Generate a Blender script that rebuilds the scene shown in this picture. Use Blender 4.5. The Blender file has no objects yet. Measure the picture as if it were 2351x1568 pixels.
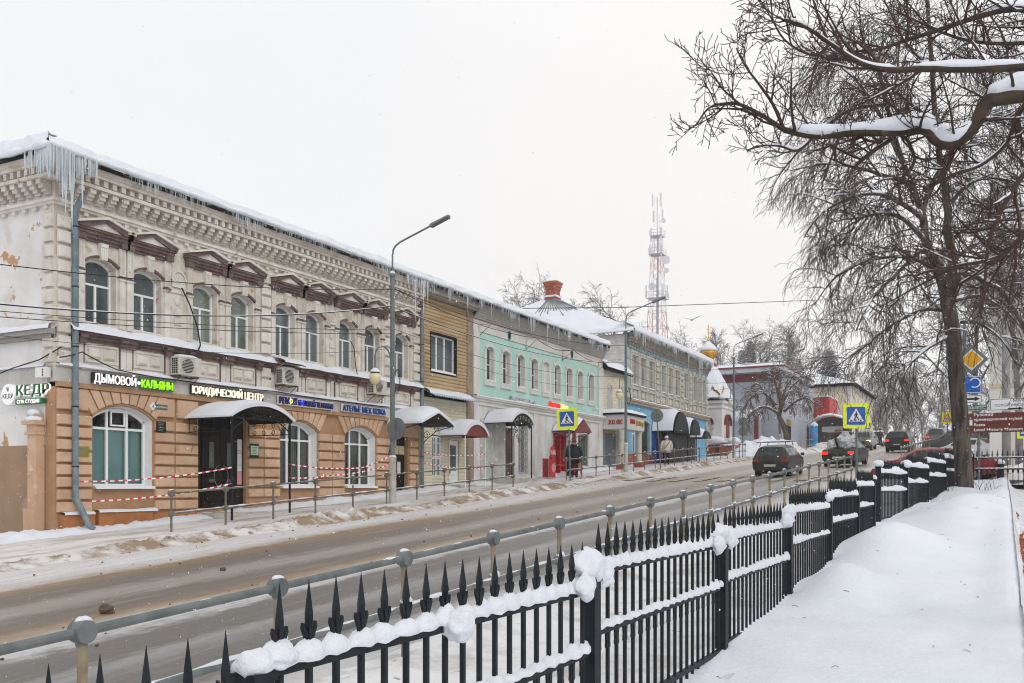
import bpy, bmesh, math, random
from mathutils import Vector, Matrix, noise
from math import sin, cos, pi, radians, sqrt, atan2
SC = bpy.context.scene
COL = SC.collection
# ---------------------------------------------------------------- camera, sky, sun, exposure
# street runs along +Y (uphill), the row of houses faces +X along the plane X=-20; eye level is z=0
YAW = 27.7
cam_d = bpy.data.cameras.new('camera'); cam = bpy.data.objects.new('camera', cam_d); COL.objects.link(cam)
cam.location = (0, 0, 0); cam.rotation_euler = (radians(90), 0, radians(YAW))
cam_d.sensor_width = 36; cam_d.lens = 36*2140/2351; cam_d.shift_y = (1115-784)/2351
cam_d.clip_start = 0.1; cam_d.clip_end = 3000
SC.camera = cam
SUN_EL, SUN_AZ = 38, 118     # azimuth of the light, degrees from +Y towards +X
world = bpy.data.worlds.new('World'); SC.world = world; world.use_nodes = True
wt = world.node_tree; wn = wt.nodes; wl = wt.links
wn.clear()
wo = wn.new('ShaderNodeOutputWorld'); wb = wn.new('ShaderNodeBackground'); wb.inputs['Strength'].default_value = 0.1
sky = wn.new('ShaderNodeTexSky'); sky.sky_type = 'NISHITA'; sky.sun_disc = False
sky.sun_elevation = radians(SUN_EL); sky.sun_rotation = radians(SUN_AZ)
tc = wn.new('ShaderNodeTexCoord')
mp = wn.new('ShaderNodeMapping'); mp.inputs['Scale'].default_value = (1, 1, 2.6)
nz = wn.new('ShaderNodeTexNoise'); nz.inputs['Scale'].default_value = 1.6; nz.inputs['Detail'].default_value = 4; nz.inputs['Roughness'].default_value = .45
cr = wn.new('ShaderNodeValToRGB'); cr.color_ramp.interpolation = 'EASE'
cr.color_ramp.elements[0].position = .3; cr.color_ramp.elements[0].color = (8.45, 8.5, 8.65, 1)
cr.color_ramp.elements[1].position = .7; cr.color_ramp.elements[1].color = (9.3, 9.3, 9.35, 1)
e = cr.color_ramp.elements.new(.5); e.color = (9.0, 9.0, 9.05, 1)
mix = wn.new('ShaderNodeMix'); mix.data_type = 'RGBA'; mix.inputs['Factor'].default_value = .95
wl.new(tc.outputs['Generated'], mp.inputs['Vector']); wl.new(mp.outputs['Vector'], nz.inputs['Vector'])
wl.new(nz.outputs['Fac'], cr.inputs['Fac'])
wl.new(sky.outputs['Color'], mix.inputs['A']); wl.new(cr.outputs['Color'], mix.inputs['B'])
# warm thin spot of cloud low over the far end of the street
gd = wn.new('ShaderNodeVectorMath'); gd.operation = 'DOT_PRODUCT'; gd.inputs[1].default_value = tuple(Vector((-.29, .93, .26)).normalized()); wl.new(tc.outputs['Generated'], gd.inputs[0])
gr = wn.new('ShaderNodeMapRange'); gr.interpolation_type = 'SMOOTHSTEP'; gr.inputs['From Min'].default_value = .935; gr.inputs['From Max'].default_value = 1.0; gr.inputs['To Max'].default_value = .5; wl.new(gd.outputs['Value'], gr.inputs['Value'])
wm = wn.new('ShaderNodeMix'); wm.data_type = 'RGBA'; wl.new(gr.outputs['Result'], wm.inputs['Factor']); wl.new(mix.outputs['Result'], wm.inputs['A']); wm.inputs['B'].default_value = (9.7, 9.25, 8.95, 1)
wl.new(wm.outputs['Result'], wb.inputs['Color']); wl.new(wb.outputs['Background'], wo.inputs['Surface'])
sd = bpy.data.lights.new('sun', 'SUN'); sd.energy = 0.8; sd.angle = radians(22); sd.color = (1, .975, .94)
sun = bpy.data.objects.new('sun', sd); COL.objects.link(sun)
_a, _e = radians(SUN_AZ), radians(SUN_EL)
sun.rotation_euler = Vector((sin(_a)*cos(_e), cos(_a)*cos(_e), sin(_e))).to_track_quat('Z', 'Y').to_euler()
SC.view_settings.view_transform = 'Standard'; SC.view_settings.look = 'None'
SC.view_settings.exposure = 0.16; SC.view_settings.gamma = 1.0
SC.view_settings.use_curve_mapping = False
SC.render.engine = 'CYCLES'
SC.cycles.use_denoising = True; SC.cycles.filter_width = 1.1
SC.cycles.max_bounces = 6; SC.cycles.diffuse_bounces = 3; SC.cycles.glossy_bounces = 3; SC.cycles.transparent_max_bounces = 12
SC.cycles.volume_bounces = 0
SC.cycles.sample_clamp_indirect = 4

# ---------------------------------------------------------------- helpers
FPX = 2140.0
SN, CS = sin(radians(YAW)), cos(radians(YAW))
def ray(px, py):            # pixel of the 2351 px wide photograph -> direction (depth 1)
    dx = (px-1175.5)/FPX
    return Vector((-SN+dx*CS, CS+dx*SN, (1115-py)/FPX))
def at(px, py, depth): return ray(px, py)*depth
def atX(px, py, X): r = ray(px, py); return r*(X/r.x)
def atY(px, py, Y): r = ray(px, py); return r*(Y/r.y)

def smooth(a, b, x):
    t = min(1, max(0, (x-a)/(b-a))); return t*t*(3-2*t)
def gz(y):                  # height of the street along its slope
    if y < 95: return -2.14+.06*y
    t = min(y, 150)-95
    return 3.56+.06*t-.06*t*t/110
def n3(x, y, z=0): return noise.noise(Vector((x, y, z)))

def M(name, c, c2=None, scale=2.0, rough=.8, metal=0, bump=0, bscale=25, detail=5, spots=(), snow=0, emis=0, spec=.35,
      rnd=0, stretch=(1, 1, 1), contrast=(.35, .65), coat=0, wave=None):
    m = bpy.data.materials.new(name); m.use_nodes = True
    nt = m.node_tree; N = nt.nodes; L = nt.links
    b = N['Principled BSDF']
    b.inputs['Roughness'].default_value = rough; b.inputs['Metallic'].default_value = metal
    b.inputs['Specular IOR Level'].default_value = spec
    if coat: b.inputs['Coat Weight'].default_value = coat; b.inputs['Coat Roughness'].default_value = .1
    def rgba(v): return (v[0], v[1], v[2], 1)
    geo = N.new('ShaderNodeNewGeometry')
    vec = geo.outputs['Position']
    if stretch != (1, 1, 1):
        mpn = N.new('ShaderNodeMapping'); mpn.inputs['Scale'].default_value = stretch; L.new(vec, mpn.inputs['Vector']); vec2 = mpn.outputs['Vector']
    else: vec2 = vec
    col = None
    def mixc(fac, a, bcol):
        mx = N.new('ShaderNodeMix'); mx.data_type = 'RGBA'
        if isinstance(fac, (int, float)): mx.inputs['Factor'].default_value = fac
        else: L.new(fac, mx.inputs['Factor'])
        for k, v in (('A', a), ('B', bcol)):
            if isinstance(v, tuple): mx.inputs[k].default_value = rgba(v)
            else: L.new(v, mx.inputs[k])
        return mx.outputs['Result']
    def nse(sc, v, det=detail, ro=.6):
        t = N.new('ShaderNodeTexNoise'); t.inputs['Scale'].default_value = sc; t.inputs['Detail'].default_value = det
        t.inputs['Roughness'].default_value = ro; L.new(v, t.inputs['Vector']); return t.outputs['Fac']
    def ramp(f, lo, hi):
        mr = N.new('ShaderNodeMapRange'); mr.interpolation_type = 'SMOOTHSTEP'
        mr.inputs['From Min'].default_value = lo; mr.inputs['From Max'].default_value = hi; L.new(f, mr.inputs['Value']); return mr.outputs['Result']
    col = c
    if c2: col = mixc(ramp(nse(scale, vec2), *contrast), c, c2)
    for (sc_, ssc, lo, hi) in spots:
        col = mixc(ramp(nse(ssc, vec, 6, .62), lo, hi), col, sc_)
    if rnd:
        oi = N.new('ShaderNodeObjectInfo')
        mr = N.new('ShaderNodeMapRange'); mr.inputs['To Min'].default_value = 1-rnd; mr.inputs['To Max'].default_value = 1+rnd*.6
        L.new(oi.outputs['Random'], mr.inputs['Value'])
        hs = N.new('ShaderNodeHueSaturation'); L.new(mr.outputs['Result'], hs.inputs['Value'])
        if isinstance(col, tuple): hs.inputs['Color'].default_value = rgba(col)
        else: L.new(col, hs.inputs['Color'])
        col = hs.outputs['Color']
    if snow:
        sx = N.new('ShaderNodeSeparateXYZ'); L.new(geo.outputs['Normal'], sx.inputs['Vector'])
        ad = N.new('ShaderNodeMath'); ad.operation = 'ADD'; L.new(sx.outputs['Z'], ad.inputs[0])
        nn = N.new('ShaderNodeMath'); nn.operation = 'MULTIPLY_ADD'; L.new(nse(3.5, vec, 3), nn.inputs[0]); nn.inputs[1].default_value = 1.1; nn.inputs[2].default_value = -.55
        L.new(nn.outputs[0], ad.inputs[1])
        col = mixc(ramp(ad.outputs[0], 1-snow, 1.15-snow), col, (.82, .83, .86))
    if isinstance(col, tuple): b.inputs['Base Color'].default_value = rgba(col)
    else: L.new(col, b.inputs['Base Color'])
    if emis:
        b.inputs['Emission Strength'].default_value = emis
        if isinstance(col, tuple): b.inputs['Emission Color'].default_value = rgba(col)
        else: L.new(col, b.inputs['Emission Color'])
    if bump:
        bp = N.new('ShaderNodeBump'); bp.inputs['Strength'].default_value = min(1, bump); bp.inputs['Distance'].default_value = .02
        L.new(nse(bscale, vec2, 5), bp.inputs['Height']); L.new(bp.outputs['Normal'], b.inputs['Normal'])
    return m

class MB:
    def __init__(s): s.v = []; s.f = []; s.mi = []; s.cur = 0
    def add(s, vs, fs):
        o = len(s.v); s.v += [tuple(p) for p in vs]; s.f += [tuple(i+o for i in f) for f in fs]; s.mi += [s.cur]*len(fs); return s
    def box(s, x0, x1, y0, y1, z0, z1):
        if x0 > x1: x0, x1 = x1, x0
        if y0 > y1: y0, y1 = y1, y0
        if z0 > z1: z0, z1 = z1, z0
        return s.add([(x0,y0,z0),(x1,y0,z0),(x1,y1,z0),(x0,y1,z0),(x0,y0,z1),(x1,y0,z1),(x1,y1,z1),(x0,y1,z1)],
                     [(0,3,2,1),(4,5,6,7),(0,1,5,4),(1,2,6,5),(2,3,7,6),(3,0,4,7)])
    def cbox(s, x0, x1, y0, y1, z0, z1, c=.02):      # box whose +X face is chamfered
        return s.add([(x0,y0,z0),(x0,y1,z0),(x0,y1,z1),(x0,y0,z1),
                      (x1-c,y0,z0),(x1-c,y1,z0),(x1-c,y1,z1),(x1-c,y0,z1),
                      (x1,y0+c,z0+c),(x1,y1-c,z0+c),(x1,y1-c,z1-c),(x1,y0+c,z1-c)],
                     [(3,2,1,0),(0,1,5,4),(1,2,6,5),(2,3,7,6),(3,0,4,7),(4,5,9,8),(5,6,10,9),(6,7,11,10),(7,4,8,11),(8,9,10,11)])
    def prism(s, poly, ax, a0, a1):                   # poly in the other two axes (cyclic order), extruded along ax
        n = len(poly)
        def P(u, w, a):
            return {'x': (a, u, w), 'y': (u, a, w), 'z': (u, w, a)}[ax]
        vs = [P(u, w, a0) for u, w in poly]+[P(u, w, a1) for u, w in poly]
        fs = [(i, (i+1) % n, n+(i+1) % n, n+i) for i in range(n)]+[tuple(range(n))[::-1], tuple(range(n, 2*n))]
        return s.add(vs, fs)
    def tube(s, pts, rad, n=6, cap=True, flat=1.0):
        pts = [Vector(p) for p in pts]; k = len(pts)
        if not hasattr(rad, '__len__'): rad = [rad]*k
        vs = []; fs = []
        ref = None
        for i, p in enumerate(pts):
            d = (pts[min(i+1, k-1)]-pts[max(i-1, 0)])
            if d.length < 1e-9: d = Vector((0, 0, 1))
            d.normalize()
            if ref is None:
                ref = Vector((0, 0, 1)) if abs(d.z) < .9 else Vector((1, 0, 0))
            u = d.cross(ref)
            if u.length < 1e-6: u = d.cross(Vector((0, 1, 0)))
            u.normalize(); w = u.cross(d); w.normalize()
            if flat == 1.0: ref = w
            for j in range(n):
                a = 2*pi*j/n
                vs.append(p+u*(cos(a)*rad[i])+w*(sin(a)*rad[i]*flat))
        for i in range(k-1):
            for j in range(n):
                a = i*n+j; b = i*n+(j+1) % n
                fs.append((a, b, b+n, a+n))
        if cap:
            fs.append(tuple(range(n))[::-1]); fs.append(tuple((k-1)*n+j for j in range(n)))
        return s.add(vs, fs)
    def cyl(s, p0, p1, r, n=12, r1=None): return s.tube([p0, p1], [r, r if r1 is None else r1], n)
    def lathe(s, prof, cx, cy, n=16):                 # profile [(r,z)]
        vs = []; fs = []
        for r, z in prof:
            for j in range(n):
                a = 2*pi*j/n; vs.append((cx+r*cos(a), cy+r*sin(a), z))
        for i in range(len(prof)-1):
            for j in range(n):
                a = i*n+j; b = i*n+(j+1) % n; fs.append((a, b, b+n, a+n))
        fs.append(tuple(range(n))[::-1]); fs.append(tuple((len(prof)-1)*n+j for j in range(n)))
        return s.add(vs, fs)
    def blob(s, c, rx, ry, rz, nu=8, nv=5, seed=0, amp=.15):
        c = Vector(c); vs = [c+Vector((0, 0, -rz))]; fs = []
        for i in range(1, nv):
            t = pi*i/nv
            for j in range(nu):
                a = 2*pi*j/nu
                d = Vector((sin(t)*cos(a), sin(t)*sin(a), -cos(t)))
                k = 1+amp*n3(d.x*1.7+seed*3.1, d.y*1.7+seed, d.z*1.7)
                vs.append(c+Vector((d.x*rx*k, d.y*ry*k, d.z*rz*k)))
        vs.append(c+Vector((0, 0, rz)))
        for j in range(nu): fs.append((0, 1+(j+1) % nu, 1+j))
        for i in range(nv-2):
            for j in range(nu):
                a = 1+i*nu+j; b = 1+i*nu+(j+1) % nu; fs.append((a, b, b+nu, a+nu))
        l = len(vs)-1
        for j in range(nu): fs.append((l, l-nu+j, l-nu+(j+1) % nu))
        return s.add(vs, fs)
    def grid(s, us, ws, fn):
        vs = [fn(u, w) for w in ws for u in us]; n = len(us)
        fs = [(j*n+i, j*n+i+1, (j+1)*n+i+1, (j+1)*n+i) for j in range(len(ws)-1) for i in range(n-1)]
        return s.add(vs, fs)
    def mesh(s, name, mats, sm=False):
        me = bpy.data.meshes.new(name); me.from_pydata(s.v, [], s.f)
        if not isinstance(mats, (list, tuple)): mats = [mats]
        for m in mats: me.materials.append(m)
        if len(mats) > 1: me.polygons.foreach_set('material_index', s.mi)
        if sm: me.polygons.foreach_set('use_smooth', [True]*len(me.polygons))
        me.update(); return me
    def build(s, name, mats, parent=None, sm=False, kind=None):
        return link(name, s.mesh(name, mats, sm), parent, kind=kind)

def link(name, me, parent=None, loc=(0, 0, 0), rz=0, kind=None, scale=None):
    o = bpy.data.objects.new(name, me); COL.objects.link(o)
    o.location = loc; o.rotation_euler = (0, 0, rz)
    if scale is not None: o.scale = scale
    if parent is not None:
        o.parent = parent
        if parent.parent is None and parent.type == 'EMPTY':
            o.matrix_parent_inverse = Matrix.Translation(-parent.location)
    if kind: o['kind'] = kind
    return o
def tag(o, label, cat, group=None):
    o['label'] = label; o['category'] = cat
    if group: o['group'] = group
    return o
def thing(name, label, cat, loc=(0, 0, 0), group=None):
    o = bpy.data.objects.new(name, None); COL.objects.link(o); o.location = loc; o.empty_display_size = .2
    return tag(o, label, cat, group)
def kids(o): return [c for c in o.children]
def dup(o, loc=None, rz=None, label=None, parent=None, scale=None):
    c = o.copy(); COL.objects.link(c)
    if parent is not None: c.parent = parent
    else:
        if loc is not None: c.location = loc
        if rz is not None: c.rotation_euler = (0, 0, rz)
        if scale is not None: c.scale = (scale,)*3 if not hasattr(scale, '__len__') else scale
        if label: c['label'] = label
    for ch in CH.get(o.name, ()): 
        dup(ch, parent=c)
    return c
CH = {}
def register(root):        # remember children lists for dup
    def rec(o):
        ks = [c for c in bpy.data.objects if c.parent == o]
        CH[o.name] = ks
        for k in ks: rec(k)
    rec(root)

def text(body, h, org, right, up, mat, parent, name='lettering', ext=.02, width=None, off=0, bold=0.0, align='LEFT', kind=None):
    cu = bpy.data.curves.new(name, 'FONT'); cu.body = body; cu.size = 1; cu.extrude = 0; cu.offset = bold+off; cu.resolution_u = 3
    o = bpy.data.objects.new(name, cu); COL.objects.link(o)
    me = bpy.data.meshes.new_from_object(o.evaluated_get(bpy.context.evaluated_depsgraph_get())) if False else None
    dg = bpy.context.evaluated_depsgraph_get(); dg.update()
    me = bpy.data.meshes.new_from_object(o.evaluated_get(dg), preserve_all_data_layers=False, depsgraph=dg)
    bpy.data.objects.remove(o); bpy.data.curves.remove(cu)
    xs = [v.co.x for v in me.vertices]
    x0, x1 = min(xs)+off, max(xs)-off
    right = Vector(right).normalized(); up = Vector(up).normalized(); nr = right.cross(up)
    sy = h/.73
    sx = width/(x1-x0) if width else sy
    org = Vector(org)
    if align == 'CENTER': org = org-right*((x1-x0)*sx/2)
    bm = bmesh.new(); bm.from_mesh(me); bpy.data.meshes.remove(me)
    for v in bm.verts:
        v.co = org+right*((v.co.x-x0)*sx)+up*(v.co.y*sy)
    if ext:
        r = bmesh.ops.extrude_face_region(bm, geom=bm.faces[:])
        bmesh.ops.translate(bm, vec=nr*ext, verts=[g for g in r['geom'] if isinstance(g, bmesh.types.BMVert)])
    me = bpy.data.meshes.new(name); bm.to_mesh(me); bm.free(); me.materials.append(mat)
    return link(name, me, parent, kind=kind)

# ---------------------------------------------------------------- materials
SNOW = M('snow', (.765, .79, .845), (.73, .755, .815), 1.3, rough=.65, bump=.8, bscale=16, spec=.2)
SNOWF = M('snow_fence', (.78, .80, .85), (.73, .75, .80), 9, rough=.6, bump=.7, bscale=45, spec=.2)
SNOWD = M('snow_dirty', (.74, .73, .73), (.36, .28, .21), 2.2, rough=.8, bump=.8, bscale=22, spots=(((.16, .12, .09), 9, .62, .70),), contrast=(.46, .66))
ICE = M('ice', (.66, .72, .77), (.80, .84, .88), 3, rough=.12, spec=.6)
def clear_ice():
    m = M('icicle_ice', (.72, .78, .82), (.85, .88, .9), 6, rough=.1, spec=.8); N = m.node_tree.nodes; L = m.node_tree.links
    t = N.new('ShaderNodeBsdfTransparent'); t.inputs['Color'].default_value = (.93, .96, .97, 1); x = N.new('ShaderNodeMixShader'); x.inputs[0].default_value = .48
    L.new(N['Principled BSDF'].outputs[0], x.inputs[1]); L.new(t.outputs[0], x.inputs[2]); L.new(x.outputs[0], N['Material Output'].inputs['Surface']); return m
ICICLE = clear_ice()
CREAM = M('plaster_cream', (.72, .68, .61), (.60, .54, .46), 1.4, rough=.9, bump=.25, bscale=18, spots=(((.46, .39, .30), 2.6, .52, .72), ((.42, .23, .12), 1.9, .645, .67), ((.36, .33, .30), 5, .62, .72)))
CREAMB = M('plaster_block', (.72, .69, .63), (.60, .55, .48), 2.2, rough=.9, bump=.2, spots=(((.42, .27, .16), 3.1, .62, .70),), rnd=.08)
WHITEW = M('plaster_white', (.74, .725, .71), (.66, .64, .61), 1.2, rough=.9, bump=.2, bscale=12, spots=(((.50, .29, .15), 1.5, .605, .62), ((.60, .55, .47), .9, .54, .72)))
GREYB = M('plaster_grey_band', (.55, .53, .50), (.44, .42, .39), 1.8, rough=.9, bump=.2, stretch=(1, 1, .4))
BROWN = M('trim_brown', (.115, .07, .066), (.17, .12, .11), 5, rough=.7, bump=.2, spots=(((.30, .22, .17), 7, .64, .74),))
RUST = M('rusty_tin', (.22, .09, .045), (.10, .05, .035), 9, rough=.8)
ORANGE = M('plaster_orange', (.63, .435, .295), (.55, .355, .225), 1.5, rough=.9, bump=.3, rnd=.09, spots=(((.42, .27, .17), 3.3, .57, .74), ((.66, .56, .47), 1.9, .62, .70), ((.30, .23, .18), 5.5, .66, .72)))
ORANGED = M('plaster_orange_groove', (.37, .21, .11), (.44, .265, .15), 1.6, rough=.9, bump=.2)
PLINTH = M('plinth_orange', (.42, .18, .065), (.33, .135, .05), 2, rough=.9, bump=.3, spots=(((.2, .17, .14), 1.2, .62, .72),))
BEIGEW = M('wall_brown_beige', (.36, .235, .15), (.30, .20, .13), 1.0, rough=.9, bump=.2, spots=(((.42, .30, .20), .8, .58, .7),))
WHITE = M('white_paint', (.80, .80, .79), (.74, .74, .73), 4, rough=.5)
PVC = M('white_pvc', (.82, .83, .84), rough=.35, spec=.5)
GLASS = M('window_glass', (.055, .075, .08), (.13, .155, .155), .55, rough=.06, spec=.9)
GLASSD = M('window_glass_dull', (.035, .04, .042), (.075, .08, .078), .7, rough=.12, spec=.25)
GLASSG = M('window_glass_green', (.07, .10, .075), (.17, .21, .17), .8, rough=.06, spec=.9)
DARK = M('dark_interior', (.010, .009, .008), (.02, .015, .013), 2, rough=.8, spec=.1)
DOORB = M('dark_brown_door', (.010, .006, .005), (.018, .011, .009), 3, rough=.5, spec=.2)
IRON = M('black_iron', (.006, .009, .012), (.014, .018, .022), 9, rough=.55, spec=.25, bump=.1, bscale=60)
STEEL = M('galvanised_steel', (.115, .132, .134), (.18, .195, .195), 4, rough=.55, metal=.1, spec=.35, bump=.1, bscale=80)
POSTY = M('rusty_post', (.30, .25, .155), (.21, .17, .11), 6, rough=.75, bump=.15)
RAILG = M('grey_green_railing', (.17, .165, .14), (.12, .10, .075), 5, rough=.7)
POLE = M('pole_grey', (.105, .135, .145), (.15, .18, .185), 3, rough=.5, spec=.4)
CONC = M('concrete', (.50, .48, .44), (.38, .36, .32), 3, rough=.95, bump=.4)
PIPE = M('blue_grey_pipe', (.13, .18, .21), (.20, .25, .275), 4, rough=.45, spec=.5, spots=(((.35, .38, .4), 5, .63, .7),))
SHEET = M('roof_metal', (.16, .18, .2), (.22, .24, .26), 2, rough=.5)
WOODS = M('log_siding', (.52, .385, .225), (.40, .275, .15), .9, rough=.65, stretch=(1, .5, 3), rnd=.12, spots=(((.33, .19, .09), .8, .58, .75),))
VINYL = M('cream_siding', (.68, .63, .48), (.60, .55, .42), 1, rough=.6, rnd=.05)
TEAL = M('plaster_turquoise', (.47, .71, .64), (.41, .63, .57), .8, rough=.9, bump=.15, spots=(((.42, .68, .60), 1.6, .6, .75),))
OFFW = M('plaster_offwhite', (.70, .68, .64), (.62, .59, .55), 1.1, rough=.9, bump=.2)
LOWW = M('plaster_lower', (.70, .69, .68), (.56, .54, .52), 1.6, rough=.9, bump=.25, spots=(((.33, .31, .30), 1.1, .66, .76),), stretch=(1, 1, .5))
BLUEW = M('plaster_blue', (.20, .46, .66), (.17, .40, .59), 1.0, rough=.9, bump=.2, spots=(((.30, .55, .70), 2, .62, .74),))
PALEB = M('plaster_pale_blue', (.45, .54, .57), (.38, .46, .50), 1.5, rough=.9, bump=.2)
BEIGET = M('trim_beige', (.57, .545, .47), (.46, .435, .37), 2, rough=.9, bump=.2)
CORN = M('cornice_sooty', (.27, .245, .21), (.36, .33, .29), 2, rough=.95, bump=.3)
REDB = M('red_brick_paint', (.36, .10, .075), (.28, .075, .06), 3, rough=.85, bump=.3)
BRICK = M('red_brick', (.40, .125, .075), (.31, .09, .055), 6, rough=.9, rnd=.18)
BRICKW = M('white_brick', (.70, .68, .65), (.58, .55, .51), 3, rough=.9, rnd=.14, spots=(((.30, .17, .11), 3.5, .67, .72),))
MORTAR = M('mortar_grey', (.32, .30, .28), rough=.95)
MAROON = M('maroon_sheet', (.20, .025, .03), (.16, .02, .025), 3, rough=.45, spec=.5)
REDS = M('shop_red', (.55, .03, .035), (.45, .025, .03), 2, rough=.5)
GREYS = M('grey_siding', (.44, .46, .52), (.40, .42, .48), 1, rough=.6, rnd=.04)
CREAMH = M('cream_wall', (.72, .66, .52), (.66, .60, .47), .7, rough=.9)
GOLD = M('gold', (.85, .47, .07), (.65, .33, .05), 5, rough=.3, metal=.75)
BARK = M('bark_dark', (.075, .057, .043), (.14, .115, .085), 7, rough=.95, bump=1, bscale=12, stretch=(1, 1, .25))
BARKT = M('bark_trunk', (.030, .023, .019), (.12, .10, .085), 8, rough=.95, bump=1, bscale=14, stretch=(1, 1, .18), snow=.12)
BARKO = M('bark_olive', (.070, .050, .032), (.035, .026, .02), 6, rough=.9, bump=.6, bscale=20, spots=(((.13, .115, .04), 5, .60, .70),))
TWIG = M('twigs', (.042, .032, .027), (.08, .06, .047), 4, rough=.9, snow=.24)
TWIGR = M('twigs_red', (.065, .036, .028), (.05, .034, .026), 4, rough=.8, snow=.16)
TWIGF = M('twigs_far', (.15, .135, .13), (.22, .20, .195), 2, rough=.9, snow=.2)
NEEDLE = M('needles', (.03, .05, .042), (.05, .07, .058), 2, rough=.9, snow=.42)
YEL = M('sign_yellow', (.70, .80, .01), rough=.45, emis=.12)
SBLUE = M('sign_blue', (.005, .10, .46), rough=.35, spec=.5)
SWHITE = M('sign_white', (.78, .79, .80), rough=.4)
SBLACK = M('sign_black', (.012, .012, .013), rough=.5)
SGREY = M('sign_back', (.16, .18, .18), (.2, .22, .22), 3, rough=.5, metal=.3)
SBROWN = M('sign_brown', (.155, .030, .016), (.13, .026, .014), 4, rough=.4)
LIME = M('sign_lime', (.40, .85, .02), emis=.5)
NEONW = M('sign_neon_white', (1, .93, .95), emis=.6)
NEONC = M('sign_neon_cream', (1, .86, .68), emis=.55)
GREENS = M('sign_green', (.01, .16, .04), rough=.4)
NAVY = M('sign_navy', (.02, .02, .17), rough=.4)
BLUEL = M('sign_blue_letters', (.01, .06, .34), rough=.4)
REDL = M('sign_red_lit', (.9, .02, .02), emis=.8)
YELL = M('sign_yellow_lit', (1, .82, .25), emis=.9)
TRED = M('tape_red', (.62, .03, .06), rough=.5)
TWHITE = M('tape_white', (.85, .83, .83), rough=.5)
RUBBER = M('rubber', (.015, .015, .016), (.05, .045, .04), 6, rough=.9)
CARG = M('car_green', (.010, .015, .014), (.045, .04, .035), 1.6, rough=.4, spec=.3, coat=.12)
CARK = M('car_black', (.012, .012, .013), (.035, .032, .028), 1.8, rough=.4, spec=.3, coat=.12)
CARGREY = M('car_grey', (.06, .06, .062), (.11, .10, .09), 2, rough=.35, spec=.6, coat=.4)
CARW = M('car_white', (.68, .68, .68), (.55, .53, .5), 1.5, rough=.35, spec=.6, coat=.4)
CARR = M('car_red', (.30, .015, .022), (.24, .02, .025), 2, rough=.25, spec=.6, coat=.6)
CGLASS = M('car_glass', (.012, .015, .017), (.04, .045, .05), 1.2, rough=.08, spec=.45)
TAIL = M('tail_light_lit', (.9, .03, .02), emis=1.1)
TAILO = M('tail_light', (.35, .015, .012), rough=.25)
HEADL = M('head_light_lit', (1, .62, .25), emis=6)
HEADW = M('head_light_white', (1, .93, .8), emis=5)
PLASTIC = M('plastic_wrap', (.62, .64, .66), (.40, .42, .44), 9, rough=.25, spec=.7)
SKIN = M('skin', (.50, .29, .21), rough=.6)
COATB = M('coat_black', (.014, .015, .018), rough=.8)
COATW = M('coat_beige', (.60, .55, .47), (.52, .47, .40), 6, rough=.8)
TROUS = M('trousers_dark', (.018, .018, .022), rough=.85)
BOOT = M('boots_brown', (.10, .06, .035), rough=.7)
FUR = M('fur_grey_beige', (.46, .40, .33), (.32, .27, .22), 25, rough=.95)
WOOL = M('hat_white', (.78, .77, .76), rough=.9)
HATB = M('hat_brown', (.10, .075, .05), rough=.9)
GLOBE = M('lamp_globe', (.78, .70, .45), (.72, .64, .4), 3, rough=.35)
WIRE = M('wire', (.018, .018, .02), rough=.6)
ACW = M('ac_plastic', (.62, .60, .55), (.55, .53, .48), 3, rough=.5)
CAMEL = M('door_grey_blue', (.14, .165, .19), (.11, .13, .15), 2, rough=.6)
OLIVEP = M('brass_plaque', (.30, .25, .03), (.22, .19, .03), 6, rough=.5)
PAPER = M('paper', (.72, .73, .76), rough=.7)
PINK = M('paper_pink', (.72, .32, .33), rough=.7)
MINT = M('poster_mint', (.42, .62, .36), (.50, .68, .48), 3, rough=.6)
BLIND = M('teal_blind', (.48, .74, .75), (.42, .68, .70), 1.5, rough=.7)
BLINDG = M('grey_blind', (.34, .33, .31), (.42, .41, .39), 2, rough=.8)
def glass_pane():
    m = bpy.data.materials.new('clear_pane'); m.use_nodes = True; N = m.node_tree.nodes; L = m.node_tree.links
    N.remove(N['Principled BSDF'])
    t = N.new('ShaderNodeBsdfTransparent'); t.inputs['Color'].default_value = (.80, .86, .84, 1)
    g = N.new('ShaderNodeBsdfGlossy'); g.inputs['Roughness'].default_value = .03
    f = N.new('ShaderNodeFresnel'); f.inputs['IOR'].default_value = 1.6
    x = N.new('ShaderNodeMixShader'); L.new(f.outputs[0], x.inputs[0]); L.new(t.outputs[0], x.inputs[1]); L.new(g.outputs[0], x.inputs[2])
    L.new(x.outputs[0], N['Material Output'].inputs['Surface']); return m
PANE = glass_pane()
# ---------------------------------------------------------------- ground sheets
def frange(a, b, st):
    n = max(1, int(round((b-a)/st))); return [a+(b-a)*i/n for i in range(n+1)]
def structure(o): o['kind'] = 'structure'; return o

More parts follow.
